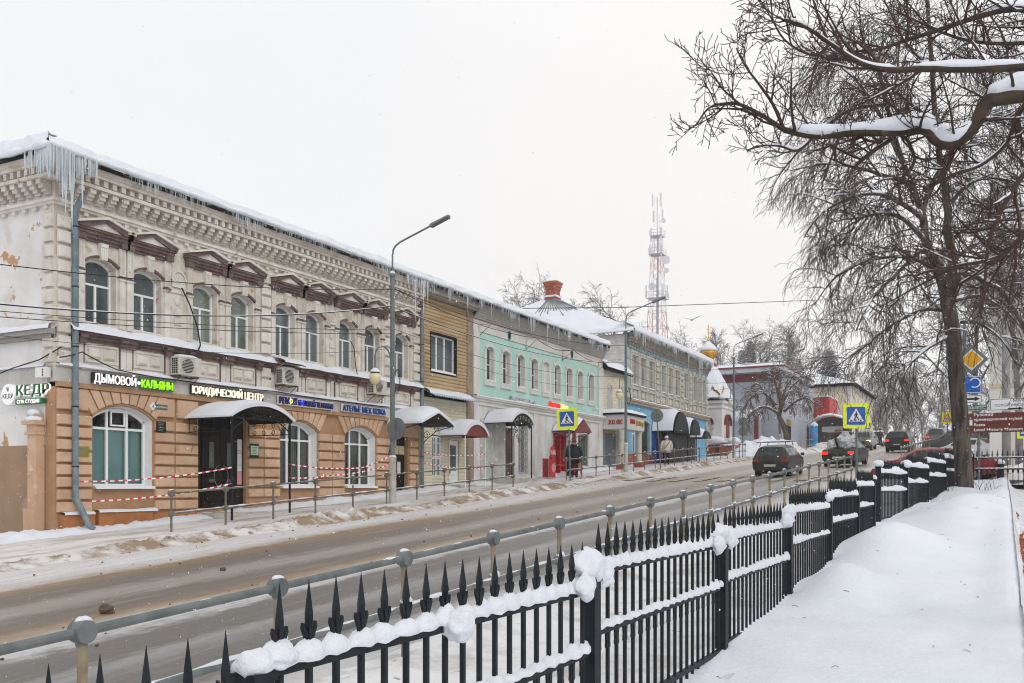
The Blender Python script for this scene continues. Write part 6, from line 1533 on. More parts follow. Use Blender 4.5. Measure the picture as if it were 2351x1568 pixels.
# ================================================================ street lamps
def make_lamp(label):
    T = thing('street_lamp', label, 'street lamp', (0, 0, 0), 'street lamps along the far pavement')
    m = MB(); m.lathe([(.125, 0), (.12, .5), (.115, 1.45), (.09, 1.47)], 0, 0, 12); m.build('base_sleeve', CONC, T, sm=False)
    m = MB(); m.lathe([(.078, 1.47), (.074, 4), (.07, 7.25), (.095, 7.26), (.09, 7.35), (.03, 7.42)], 0, 0, 12); m.build('pole', POLE, T)
    m = MB(); pts = [(0, 0, 7.35), (0, 0, 7.95), (.03, 0, 8.12), (.12, 0, 8.24), (.3, 0, 8.34), (1.55, 0, 8.74)]; m.tube(pts, .030, 7); A = m.build('arm', POLE, T)
    m = MB(); m.add([(1.45, -.11, 8.66), (1.45, .11, 8.66), (2.12, .11, 8.88), (2.12, -.11, 8.88), (1.45, -.06, 8.76), (1.45, .06, 8.76), (2.12, .06, 8.96), (2.12, -.06, 8.96)], [(3, 2, 1, 0), (4, 5, 6, 7), (0, 1, 5, 4), (1, 2, 6, 5), (2, 3, 7, 6), (3, 0, 4, 7)]); m.build('lamp_head', M('lamp_head', (.16, .16, .15)) if 'lamp_head' not in bpy.data.materials else bpy.data.materials['lamp_head'], A)
    m = MB(); pts = [(0, -.09, 3.65), (0, -.10, 4.6)]+[(0, -.10-.42+.42*cos(t), 4.6+.36*sin(t)) for t in [pi*i/9 for i in range(1, 10)]]+[(0, -.94, 4.2)]; m.tube(pts, .026, 6); B = m.build('hook_bracket', POLE, T)
    m = MB(); m.lathe([(.02, 4.2), (.06, 4.17), (.14, 4.10), (.15, 4.06)], 0, -.94, 12); m.build('lantern_hood', IRON, B)
    m = MB(); m.lathe([(.145, 4.055), (.185, 3.98), (.175, 3.88), (.13, 3.78), (.06, 3.71), (.02, 3.70)], 0, -.94, 14); m.build('globe', GLOBE, B, sm=True)
    m = MB(); m.lathe([(.16, 4.09), (.15, 4.14), (.07, 4.22), (.01, 4.24)], 0, -.94, 10); m.build('snow_cap', SNOW, B, sm=True)
    m = MB(); m.lathe([(.10, 7.35), (.07, 7.42), (.01, 7.47)], 0, 0, 8); m.lathe([(.13, 1.46), (.10, 1.52), (.08, 1.53)], 0, 0, 10); m.build('snow_ring', SNOW, T, sm=True)
    m = MB(); 
    for k in range(3): m.tube([(.1*sin(t)*(1+.1*k)+.12, .05+.02*k, 3.9+.32*cos(t)*(1+.12*k)) for t in [2*pi*i/14 for i in range(15)]], .008, 4, cap=False)
    m.build('cable_coil', WIRE, T)
    return T
LY = [24.7, 45.7, 67.8, 83.7, 110]
LL = ['nearest street lamp, grey steel pole before the cream and orange house', 'street lamp before the small sided house with portico', 'street lamp before the white chapel', 'street lamp by the snow heaps at the grey house corner', 'farthest street lamp, before the cream house and bus shelter']
lamp0 = make_lamp(LL[0]); register(lamp0); lamp0.location = (-17.3, LY[0], gz(LY[0])+.1)
lamps = [lamp0]+[dup(lamp0, (-17.3, y, gz(y)+.1), None, LL[i+1]) for i, y in enumerate(LY[1:])]
# no stopping discs seen from behind
def disc_sign(x, y, zc, r_, label, post=True, n=1, tilt=0):
    T = thing('round_road_sign', label, 'road sign', (x, y, gz(y)+.05), 'round road signs seen from behind')
    for k in range(n):
        m = MB(); m.cyl((x, y-.02, zc-k*.72), (x, y+.01, zc-k*.72), r_, 22); m.build('disc', SGREY, T)
        m = MB(); m.box(x-.03, x+.03, y-.045, y-.021, zc-k*.72-r_*.8, zc-k*.72+r_*.8); m.build('bracket', STEEL, T)
    if post: m = MB(); m.tube([(x+tilt, y-.06, gz(y)-.02), (x, y-.06, zc+.1)], .038, 8); m.build('post', RAILG, T)
    return T
disc_sign(-17.08, 24.6, 1.82, .35, 'round sign back on the nearest street lamp pole', post=False)
disc_sign(-17.15, 50.2, 3.93, .37, 'round sign back on its own leaning post before the blue house', tilt=.25)
disc_sign(-17.0, 69.3, 4.75, .34, 'two round sign backs on one post by the chapel', n=2)
# ================================================================ railings
SP = 1.735; RS = .06*SP
def railing(name, label, x, ys, group, mp, mr, top, low, dr, snow):
    T = thing(name, label, 'railing', (x, ys[0], gz(ys[0])), group)
    p = MB(); p.cyl((0, 0, -.1), (0, 0, top), .031 if snow == 2 else .026, 8)
    pm = p.mesh('post', mp)
    def joint(rr):
        j_ = MB(); j_.cyl((-.05, 0, 0), (.05, 0, 0), rr, 16); j_.cyl((-.012, 0, -rr*1.25), (.012, 0, -rr*.4), rr*.5, 8); return j_.mesh('joint', mr)
    jt, jl = joint(dr), joint(dr*.85)
    sm_ = MB()
    if snow == 2:
        sm_.blob((-.012, .02, top+dr*.86), dr*.62, dr*.80, dr*.42, 10, 6, 3, .25); sm_.blob((.0, .03, low+dr*.8), dr*.9, dr*.9, dr*.75, 8, 5, 5, .25)
    else: sm_.blob((0, 0, top+dr*.95), dr*.6, dr*.8, dr*.35, 7, 4, 3, .2)
    sm_ = sm_.mesh('snow_cap', SNOWF, True)
    rm = MB(); 
    for zz in (top, low): rm.cyl((0, .0, zz), (0, SP, zz+RS), .031 if snow == 2 else .025, 10)
    rm = rm.mesh('rail', mr)
    def snow_rail(sd):
        s_ = MB()
        for zz in (top, low):
            pts = [(0.0, SP*i/14, zz+RS*i/14+.022) for i in range(15)]
            s_.tube(pts, [.003+.019*max(0, .12+1.5*n3(i*.45, sd, zz))+(.008 if zz < .6 else 0) for i in range(15)], 6)
        return s_.mesh('snow_line', SNOWF, True)
    srs = [snow_rail(k) for k in range(3)]
    for i, y in enumerate(ys):
        z = gz(y)+.1
        P = link('post', pm, T, (x, y, z)); link('joint', jt, P, (0, 0, top)); link('joint', jl, P, (0, 0, low)); link('snow_cap', sm_, P)
        if i < len(ys)-1:
            R = link('rail', rm, T, (x, y, z)); link('snow_line', srs[i % 3], R)
    return T
railing('near_railing', 'galvanised pipe railing with round joints on the near side of the road', -4.97, [.35+SP*k for k in range(22)], 'pipe railings', POSTY, STEEL, .92, .45, .072, 2)
railing('far_railing', 'grey pipe railing before the cream and orange house, left of the crossing', -17.3, [15.7+SP*k for k in range(11)], 'pipe railings', RAILG, RAILG, .92, .44, .075, 1)
railing('far_railing', 'grey pipe railing running uphill past the blue house, right of the crossing', -17.3, [38.2+SP*k for k in range(20)], 'pipe railings', RAILG, RAILG, .92, .44, .075, 1)
railing('far_railing', 'short bent railing piece in the snow heaps by the grey house', -15.4, [86+SP*k for k in range(3)], 'pipe railings', RAILG, RAILG, .92, .44, .075, 1)
railing('far_railing', 'far snowy railing before the bus shelter', -14.6, [93+SP*k for k in range(10)], 'pipe railings', RAILG, RAILG, .92, .44, .075, 1)
railing('near_railing', 'far pipe railing beyond the crossing on the near side, by the white car', -4.4, [50+SP*k for k in range(13)], 'pipe railings', POSTY, STEEL, .92, .45, .072, 1)
# ================================================================ wrought iron fence
pk = MB(); B_ = .011
pk.box(-B_, B_, -B_, B_, -1.15, .15)
pk.tube([(0, 0, .10), (0, 0, .155), (0, 0, .285)], [.013, .021, .001], 4)
for sg in (-1, 1):
    pk.prism([(sg*.011, -.01), (sg*.020, .0), (sg*.018, .055), (sg*.040, .105), (sg*.036, .125), (sg*.014, .085), (sg*.011, .085)][::sg], 'x', -.008, .008)
    pk.prism([(sg*.011, -.42), (sg*.016, -.42), (sg*.040, -.405), (sg*.050, -.405), (sg*.034, -.45), (sg*.030, -.50), (sg*.036, -.535), (sg*.022, -.545), (sg*.011, -.53)][::sg], 'x', -.007, .007)
pkm = pk.mesh('picket', IRON)
def snow_roll(m, p0, p1, h, w, seed, gap=.163, n=None):
    """snow lying on a rail, scalloped between the pickets, broken and crumbly"""
    p0, p1 = Vector(p0), Vector(p1); d = (p1-p0); L = d.length; u = Vector((d.y, -d.x, 0)).normalized(); k = 11; rows = []
    n = n or max(20, int(L*46))
    for i in range(n+1):
        t = i/n; c = p0.lerp(p1, t); s_ = t*L
        sc = abs(sin(pi*(s_+.02)/gap)); big = n3(s_*.8, seed)
        hh = h*max(.06, (.55+.45*sc+.75*big+.40*n3(s_*7, seed+2)+.22*n3(s_*17, seed+4))); ww = w*(.62+.30*sc+.55*max(0, big)+.30*n3(s_*6, seed+8)+.15*n3(s_*19, seed+6))
        if i in (0, n): hh *= .3; ww *= .6
        row = []
        for j in range(k):
            a = pi*(1.16-1.32*j/(k-1)); q_ = 1+.22*n3(s_*14, j*.9, seed)
            row.append(c+u*(cos(a)*ww*q_)+Vector((0, 0, hh*max(-.30, sin(a))*q_)))
        rows.append(row)
    m.add([p for r_ in rows for p in r_], [(i*k+j, i*k+j+1, (i+1)*k+j+1, (i+1)*k+j) for i in range(n) for j in range(k-1)])
def crumble(m, amp, f, sd):
    m.v = [(p[0]+amp*n3(p[0]*f, p[1]*f, p[2]*f+sd), p[1]+amp*n3(p[1]*f, p[2]*f+sd, p[0]*f), p[2]+amp*n3(p[2]*f+sd, p[0]*f, p[1]*f)) for p in m.v]; return m
def fence(label, posts, rails, group=None, gaps=(), zb=-1.25, sd=0, caps=1.0, pick=.163):
    """posts: list of (x,y,ztop); rails: top rail height per panel"""
    T = thing('iron_fence', label, 'fence', (posts[0][0], posts[0][1], gz(posts[0][1])), group)
    for i, (x, y, zt) in enumerate(posts):
        b = MB(); b.box(x-.05, x+.05, y-.05, y+.05, zt-1.5, zt); b.box(x-.058, x+.058, y-.058, y+.058, zt-.02, zt+.012)
        P = b.build('post', IRON, T)
        s_ = MB(); r_ = .075*caps*(1+.5*n3(i*1.7, sd)); s_.blob((x, y, zt+.02+r_*.3), r_*1.1, r_*1.2, r_*.8, 14, 9, i+sd, .3); crumble(s_, .010, 22, i); s_.build('snow_cap', SNOWF, P, sm=True)
    np_ = 0
    for i in range(len(posts)-1):
        if i in gaps: continue
        a, b = Vector(posts[i][:2]), Vector(posts[i+1][:2]); d = b-a; L = d.length; u = d/L; ang = atan2(u.y, u.x)-pi/2; z = rails[i]
        e0, e1 = a+u*.06, b-u*.06
        for dz, hh in ((0, .045), (-.39, .045), (-.98, .04)):
            r_ = MB(); nn = Vector((u.y, -u.x)); vs = []
            for zz in (z+dz-hh, z+dz):
                for s_ in (-.018, .018):
                    for e in (e0, e1): vs.append((e.x+nn.x*s_, e.y+nn.y*s_, zz))
            r_.add(vs, [(0, 1, 5, 4), (3, 2, 6, 7), (4, 5, 7, 6), (1, 0, 2, 3), (0, 4, 6, 2), (5, 1, 3, 7)])
            R = r_.build('rail', IRON, T)
            if dz > -.9:
                s_ = MB(); snow_roll(s_, (e0.x, e0.y, z+dz), (e1.x, e1.y, z+dz), (.070 if dz == 0 else .060)*caps, .044*caps, sd+i*3+dz*7, n=int(L*(46 if i < 5 and sd == 3 else 20))); s_.build('snow', SNOWF, R, sm=True)
        n = max(1, int(round((L-.1)/pick))); 
        for k in range(n):
            c = a+u*(.05+(k+.5)*(L-.1)/n); link('picket', pkm, T, (c.x, c.y, z), ang); np_ += 1
    return T
FP = [(-2.3, -.6, -.80), (-2.3, 2.45, -.66), (-2.3, 5.45, -.585), (-2.3, 8.57, -.55), (-2.3, 11.62, -.45), (-2.3, 14.65, -.20), (-2.3, 17.7, -.02), (-2.3, 20.1, .12)]
FR = [-.77, -.635, -.525, -.48, -.31, -.15, .02]
F1 = fence('long black iron picket fence with spear tips and snow on its rails', FP, FR, 'black iron fences', sd=3)
# thick lumps that slid together at the posts
for (x, y, z, a, b, c, s_) in ((-2.30, 5.40, -.50, .10, .16, .13, 1), (-2.25, 5.25, -.60, .07, .10, .12, 2), (-2.27, 5.62, -.58, .06, .10, .12, 6), (-2.29, 8.45, -.44, .11, .20, .12, 3), (-2.24, 8.25, -.53, .07, .12, .10, 4), (-2.28, 8.75, -.5, .08, .16, .12, 7), (-2.29, 11.5, -.33, .11, .24, .12, 5), (-2.26, 11.3, -.42, .09, .18, .10, 8), (-2.3, 14.5, -.16, .08, .16, .1, 9), (-2.25, 3.75, -.66, .07, .10, .11, 10), (-2.29, 2.55, -.60, .07, .11, .06, 11)):
    crumble(crumble(MB().blob((x, y, z), a*.85, b*1.12, c*.80, 28, 18, s_, .30), .030, 4.5, s_), .006, 17, s_).build('snow_lump', SNOWF, F1, sm=True)
e0, e1 = Vector((-2.3, 21.05)), Vector((-.95, 36.8)); P2 = []
for k in range(6):
    p = e0.lerp(e1, k/5); P2.append((p.x, p.y, gz(p.y)+1.14+(.15 if k == 0 else 0)))
fence('black iron fence continuing uphill towards the big tree, snow capped', P2, [gz((P2[k][1]+P2[k+1][1])/2)+1.08 for k in range(5)], 'black iron fences', sd=17, caps=1.35)
P3 = [(-.95+3.05*k, 36.85, gz(36.8)+1.06) for k in range(5)]
P3[0] = (-.90, 36.98, gz(36.8)+1.06)
fence('black iron fence crossing behind the tree below the brown museum sign', P3, [gz(36.8)+.93]*4, 'black iron fences', sd=29, caps=.45)
# ================================================================ road signs
def crossing_sign(label, x, y, zc, s=.46, rz=0, zb=None, lean=0):
    T = thing('crossing_sign', label, 'road sign', (x, y, gz(y)), 'pedestrian crossing signs')
    zb = gz(y) if zb is None else zb
    def rr(h, c=.06): return [(-h+c, -h), (h-c, -h), (h-c*.3, -h+c*.3), (h, -h+c), (h, h-c), (h-c*.3, h-c*.3), (h-c, h), (-h+c, h), (-h+c*.3, h-c*.3), (-h, h-c), (-h, -h+c), (-h+c*.3, -h+c*.3)]
    R = Matrix.Translation((x, y, zc)) @ Matrix.Rotation(rz, 4, 'Z') @ Matrix.Rotation(lean, 4, 'Y')
    def put(m, nm, mat, par=T):
        m.v = [tuple(R @ Vector(p)) for p in m.v]; return m.build(nm, mat, par)
    back = put(MB().prism(rr(s*.98), 'y', .006, .10), 'housing', SGREY)
    yl = put(MB().prism(rr(s), 'y', -.012, .005), 'yellow_board', YEL)
    put(MB().prism(rr(s*.735, .04), 'y', -.015, -.0125), 'white_rim', SWHITE, yl); put(MB().prism(rr(s*.715, .04), 'y', -.018, -.0155), 'blue_field', SBLUE, yl)
    t = s*.62; put(MB().prism([(-t, -t*.72), (t, -t*.72), (0, t*.98)], 'y', -.021, -.0185), 'white_triangle', SWHITE, yl)
    f = MB(); y0, y1 = -.026, -.0215
    def bar(a, b, w): 
        a, b = Vector((a[0], 0, a[1]))*s, Vector((b[0], 0, b[1]))*s; d = (b-a).normalized(); n_ = Vector((d.z, 0, -d.x))*w*s*.5
        f.add([tuple(Vector((p.x, yy, p.z))) for yy in (y0, y1) for p in (a+n_, b+n_, b-n_, a-n_)], [(0, 1, 2, 3), (7, 6, 5, 4), (0, 4, 5, 1), (1, 5, 6, 2), (2, 6, 7, 3), (3, 7, 4, 0)])
    f.prism([(.02*s+.062*s*cos(a), .30*s+.062*s*sin(a)) for a in [2*pi*k/12 for k in range(12)]], 'y', y0, y1)
    bar((.02, .23), (.01, -.05), .13); bar((.0, -.03), (-.17, -.36), .085); bar((.02, -.03), (.13, -.2), .085); bar((.13, -.18), (.22, -.36), .075); bar((.0, .19), (-.13, .08), .05); bar((-.13, .09), (-.12, -.04), .045); bar((.04, .19), (.15, .06), .05)
    for q_ in (-.40, -.03, .36): bar((q_-.03, -.40), (q_+.03, -.33), .10)
    put(f, 'walking_figure', SBLACK, yl)
    m = MB(); dxl = -sin(lean)*(zc-zb); m.tube([(x-dxl*0+(.0 if not lean else -(zc-zb)*math.tan(lean)), y+.14, zb-.05), (x, y+.14, zc+s*.8)], .042, 8); m.build('post', POLE, T)
    return T
crossing_sign('yellow framed pedestrian crossing sign on a leaning post by the far pavement', -17.0, 37.6, 2.95, .46, radians(10), lean=radians(-2.2))
crossing_sign('yellow framed pedestrian crossing sign at the near railing end, large and close', -4.98, 38.1, 2.70, .485, radians(24))
crossing_sign('small far crossing sign partly hidden behind the near crossing sign', -12.1, 101, 6.1, .42, 0)
crossing_sign('crossing sign half hidden under the brown museum sign', 1.05, 50, 2.62, .40, radians(-8))
def flat(T, y, px0, py0, px1, py1, mat, nm, dy=0, border=None):
    a, b = atY(px0, py1, y), atY(px1, py0, y)
    m = MB(); m.box(a.x, b.x, y-.02-dy, y-dy, a.z, b.z); o = m.build(nm, mat, T)
    if border: 
        f = MB(); w = .018
        for bx_ in ((a.x+.02, b.x-.02, b.z-.02-w, b.z-.02), (a.x+.02, b.x-.02, a.z+.02, a.z+.02+w), (a.x+.02, a.x+.02+w, a.z+.02+w, b.z-.02-w), (b.x-.02-w, b.x-.02, a.z+.02+w, b.z-.02-w)): f.box(bx_[0], bx_[1], y-.023-dy, y-.0205-dy, bx_[2], bx_[3])
        f.build('border', border, o)
    return o, a, b
SYY = 38.2
T = thing('direction_sign', 'brown museum direction board with white lettering right of the big tree', 'road sign', (.4, SYY, gz(38)))
o, a, b = flat(T, SYY, 2206, 945, 2366, 994.5, SBROWN, 'board')
def ltext(T, s_, px, pyb, hpx, mat, px2=None, y=SYY, dy=0, bold=.02):
    p0 = atY(px, pyb, y); h_ = hpx/FPX*(-SN*p0.x+CS*y); w_ = (atY(px2, pyb, y).x-p0.x) if px2 else None
    return text(s_, h_, (p0.x, y-.021-dy, p0.z), SX, UZ, mat, T, ext=.004, width=w_, bold=bold)
ltext(T, 'Рузский', 2236, 956, 6.8, SWHITE, 2280); ltext(T, 'краеведческий музей', 2236, 966.5, 6.0, SWHITE, 2347); ltext(T, 'Ruza', 2236, 978.5, 6.5, SWHITE, 2262); ltext(T, 'Local History Museum', 2236, 990, 6.5, SWHITE, 2348)
ltext(T, 'е', 2226.5, 962, 4.5, SWHITE); flat(T, SYY, 2226, 964, 2232.5, 977, SWHITE, 'pictogram', .004)
m = MB()
for px in (2214, 2247): p = atY(px, 1000, SYY); m.cyl((p.x, SYY+.08, gz(38)-.1), (p.x, SYY+.08, 6.1 if px == 2214 else 2.2), .05, 8)
m.build('post', POLE, T)
p = atY(2247, 990, SYY)
T = thing('direction_sign', 'white direction plate with a long black arrow, right of the narrow green plate', 'road sign', (1.4, SYY, gz(38)))
o, a, b = flat(T, SYY, 2272, 912, 2366, 943.5, SWHITE, 'plate', border=SBLACK)
ltext(T, 'МКУ', 2326, 922.5, 7, SBLACK, 2352, bold=0); ltext(T, 'ПОХОРОННОЕ', 2284, 934, 6.5, SBLACK, 2350, bold=0)
def arrow(T, y, px0, px1, py, hpx, mat, dy=0):
    a, b = atY(px0, py, y), atY(px1, py, y); h_ = hpx/FPX*(CS*y); m = MB(); L = b.x-a.x
    m.prism([(a.x, a.z-h_*.22), (b.x-h_*1.1, a.z-h_*.22), (b.x-h_*1.1, a.z-h_*.55), (b.x, a.z), (b.x-h_*1.1, a.z+h_*.55), (b.x-h_*1.1, a.z+h_*.22), (a.x, a.z+h_*.22)], 'y', y-.026-dy, y-.021-dy); return m.build('arrow', mat, T)
arrow(T, SYY, 2314, 2349, 938.5, 8, SBLACK)
T = thing('direction_sign', 'narrow pale green plate with three lines of small dark letters', 'road sign', (.2, SYY, gz(38)))
o, a, b = flat(T, SYY, 2190, 928, 2267, 944, M('plate_pale_green', (.40, .47, .45)), 'plate', border=SBLACK)
ltext(T, 'ОТДЕЛ', 2226, 933.5, 3.6, SBLACK, 2244, bold=0); ltext(T, 'РОСРЕЕСТРА', 2217, 938.2, 3.4, SBLACK, 2256, bold=0); ltext(T, 'МОСКОВСКОЙ ОБЛАСТИ', 2199, 943, 3.4, SBLACK, 2258, bold=0); arrow(T, SYY, 2257, 2265, 936, 4, SBLACK)
T = thing('arrow_plate', 'white plate with a single black arrow under the blue sign', 'road sign', (.1, SYY, gz(38)))
flat(T, SYY, 2212, 906, 2255, 926.5, SWHITE, 'plate', border=SBLACK); arrow(T, SYY, 2220, 2250, 916.5, 10, SBLACK)
T = thing('blue_sign', 'blue square road sign with white ring mark right of the trunk', 'road sign', (.1, SYY, gz(38)))
o, a, b = flat(T, SYY, 2211, 862, 2254, 904, SBLUE, 'board', border=SWHITE)
m = MB(); c = Vector(((a.x+b.x)/2+.08, SYY-.026, a.z*.4+b.z*.6)); pts = [c+Vector((.17*cos(t), 0, .17*sin(t))) for t in [-pi*.7+2.1*pi*.75*i/16 for i in range(17)]]; m.tube(pts, .022, 4); m.build('ring_mark', SWHITE, T)
T = thing('main_road_sign', 'yellow diamond road sign on a large grey diamond plate, top of the pole', 'road sign', (.1, SYY, gz(38)))
c = atY(2231, 826, SYY)
for (r_, mt, nm, dy) in ((.56, SGREY, 'back_plate', 0), (.40, SWHITE, 'white_rim', .03), (.335, M('sign_amber', (.75, .36, .01)), 'yellow_diamond', .035)):
    m = MB(); m.prism([(c.x-r_, c.z), (c.x, c.z-r_), (c.x+r_, c.z), (c.x, c.z+r_)], 'y', SYY-.02-dy, SYY-dy); m.build(nm, mt, T)
T = thing('children_sign', 'far yellow sign with a red warning triangle left of the trunk', 'road sign', (-3, 66, gz(66)))
y = 66; o, a, b = flat(T, y, 2163, 946, 2187, 972, M('sign_warning_yellow', (.75, .65, .05), emis=.08), 'board'); cx_, cz_ = (a.x+b.x)/2, (a.z+b.z)/2; hh = (b.z-a.z)*.42
m = MB(); m.prism([(cx_-hh, cz_-hh*.8), (cx_+hh, cz_-hh*.8), (cx_, cz_+hh*.9)], 'y', y-.025, y-.0205); m.build('red_triangle', REDS, T); m = MB(); m.prism([(cx_-hh*.68, cz_-hh*.62), (cx_+hh*.68, cz_-hh*.62), (cx_, cz_+hh*.55)], 'y', y-.03, y-.0255); m.build('white_triangle', SWHITE, T)
m = MB(); m.tube([(cx_-.1, y-.032, cz_-hh*.5), (cx_, y-.032, cz_), (cx_+.12, y-.032, cz_-hh*.5)], .03, 4); m.build('figure', SBLACK, T); MB().cyl((cx_, y+.06, gz(y)-.1), (cx_, y+.06, b.z), .04, 8).build('post', POLE, T)
# grey utility poles on the right
up_ = atY(2311, 1000, 44)
T = thing('utility_pole', 'thick grey concrete utility pole behind the brown museum sign', 'utility pole', (up_.x, 44, gz(44))); m = MB(); m.tube([(up_.x, 44, gz(44)-.2), (up_.x-.05, 44, 10)], [.19, .13], 10); m.build('pole', M('pole_concrete', (.36, .36, .35), (.28, .28, .27), 2, rough=.9), T, sm=True)
for px, lab in ((2187*1.0+145, 'short dark post with a yellow band by the white wall'),):
    p = atY(px-18, 1060, 46); T = thing('sign_post', lab, 'post', (p.x, 46, gz(46))); MB().cyl((p.x, 46, gz(46)-.1), (p.x, 46, 4.0), .06, 8).build('pole', POLE, T); MB().box(p.x-.02, p.x+.16, 45.88, 45.92, 2.3, 3.6).build('yellow_band', YEL, T)
p = atY(2298, 1085, 35.5)
T = thing('bollard', 'short black bollard with a snow cap behind the right fence', 'bollard', (p.x, 38.5, gz(38.5))); m = MB(); m.lathe([(.11, gz(38.5)-.1), (.11, gz(38.5)+.62)], p.x, 38.5, 10); m.build('body', IRON, T); MB().blob((p.x, 38.5, gz(38.5)+.68), .14, .14, .10, 8, 5, 3).build('snow_cap', SNOW, T, sm=True)
# ================================================================ barrier tape
def tape(pts, lab, w=.036, stripe=.10):
    m = MB(); pts = [Vector(p) for p in pts]; P = []
    for a, b in zip(pts, pts[1:]):
        n = max(2, int((b-a).length/(stripe/2)))
        for i in range(n): P.append(a.lerp(b, i/n)-Vector((0, 0, .10*(b-a).length/4*4*(i/n)*(1-i/n))))
    P.append(pts[-1])
    for i in range(len(P)-1):
        m.cur = (i//2) % 2
        t = .9*sin(i*.5); u = Vector((.3*sin(t), 0, cos(t))).normalized()*w*.5; e = Vector((.002, 0, 0))
        a, b = P[i], P[i+1]
        m.add([a-u, b-u, b+u, a+u, a-u-e, b-u-e, b+u-e, a+u-e], [(0, 1, 2, 3), (7, 6, 5, 4), (0, 4, 5, 1), (2, 6, 7, 3)])
    return tag(m.build('barrier_tape', [TRED, TWHITE]), lab, 'barrier tape', 'red and white barrier tapes')
D4 = lambda zx, zy: ((550+zx*.35072)/1.37729, (1150+zy*.35072)/1.37729)
pz = lambda zx, zy, X: atX(*D4(zx, zy), X)
p1 = Vector((FX+.26, 15.1, .10)); p2 = Vector((FX+.42, 15.2, -.38))
c1, c2 = pz(520, 935, -18.28), pz(520, 1080, -18.28)
tape([p1, c1], 'upper red and white tape between the downpipe and the canopy post'); tape([p2, c2], 'lower red and white tape between the downpipe and the canopy post')
q1, q2 = pz(1040, 905, -18.28), pz(1040, 1028, -18.28); r1, r2 = pz(1938, 838, -17.42), pz(1938, 915, -17.42)
tape([q1, pz(1690, 938, -17.7), r1], 'upper red and white tape between the canopy post and the lamp post'); tape([q2, pz(1400, 1008, -17.95), r2], 'lower red and white tape between the canopy post and the lamp post')
tape([(FX+.25, 30.32, 1.28), (-18.85, 33.5, 1.30)], 'upper tape stretched before the cream sided wall'); tape([(FX+.25, 30.32, .88), (-18.85, 33.5, .72)], 'lower tape stretched before the cream sided wall')
# ================================================================ overhead wires
def span(x0, y0, z0, x1, y1, z1, sag, r, lab, snow=False, n=18): return cable([(x0+(x1-x0)*i/n, y0+(y1-y0)*i/n, z0+(z1-z0)*i/n-sag*4*(i/n)*(1-i/n)) for i in range(n+1)], r, lab, sub=1, snow=snow)
def wz(px, py, X=-17.3): return atX(px, py, X)
xw = -17.3; lt = [gz(y)+.1 for y in LY]
# measured at the left picture edge (y=11.46) and at the first lamp (y=24.7)
for k, (ya_, yb_, r, lab, sn, sg) in enumerate(((573, 664, .011, 'topmost black cable crossing the upper left windows', False, .35), (645, 702, .016, 'thick snowy black cable crossing the upper windows', True, .55), (695, 757, .008, 'thin cable crossing below the upper window middles', False, .2), (708, 766, .009, 'second thin cable crossing below the upper window middles', False, .2), (722, 800, .006, 'thinnest lowest cable over the upper windows', False, .5))):
    za, zb = wz(0, ya_).z, wz(901, yb_).z; s_ = (zb-za)/(24.7-11.46); span(xw, 6.0, za-s_*5.46, xw, 24.7, zb, sg, r, lab, sn)
for k, (h0, h1, r, lab, sn) in enumerate(((6.9, 6.6, .012, 'upper cable between the first two street lamps', False), (6.3, 5.7, .015, 'snowy cable between the first two street lamps', True), (5.6, 5.0, .008, 'thin cable between the first two street lamps', False), (5.2, 4.4, .007, 'lowest thin cable between the first two street lamps', False))):
    span(xw, LY[0], lt[0]+h0, xw, LY[1], lt[1]+h1, .5, r, lab, sn)
cable([(xw, LY[0], lt[0]+6.9), (FX+.6, 39.4, 6.95), (FX+.6, 43.7, 6.95), (FX+.6, 48.5, 6.9)], .014, 'cable carried by the brackets of the turquoise wall', sub=8, sag=.25)
for k, (h0, h1, r, lab) in enumerate(((6.6, 6.6, .014, 'upper cable across the blue house'), (6.0, 5.6, .012, 'middle cable across the blue house'), (5.2, 5.2, .010, 'lower cable across the blue house'))):
    span(xw, LY[1], lt[1]+h0, xw, LY[2], lt[2]+h1, .6, r, lab)
for k, (h0, h1, r, lab) in enumerate(((6.4, 6.6, .018, 'upper cable between the chapel lamp and the grey house lamp'), (5.6, 5.9, .018, 'lower cable between the chapel lamp and the grey house lamp'))):
    span(xw, LY[2], lt[2]+h0, xw, LY[3], lt[3]+h1, .7, r, lab)
span(xw, LY[3], lt[3]+6.5, xw, LY[4], lt[4]+6.5, .8, .02, 'cable between the two farthest street lamps')
a = atX(1420, 706, -21); b = at(1905, 688, 70); cable([atX(1180, 708, -24), a, b, at(2100, 690, 72)], .022, 'long single wire crossing the sky past the lattice mast', sub=6)
for (pa, pb, lab) in (((1700, 838), (2060, 800), 'upper far wire across the street beyond the chapel'), ((1690, 858), (2060, 826), 'middle far wire across the street beyond the chapel'), ((1700, 872), (2080, 850), 'lower far wire across the street beyond the chapel')):
    cable([at(*pa, 74), at((pa[0]+pb[0])/2, (pa[1]+pb[1])/2+2, 82), at(*pb, 92)], .022, lab, sub=6)
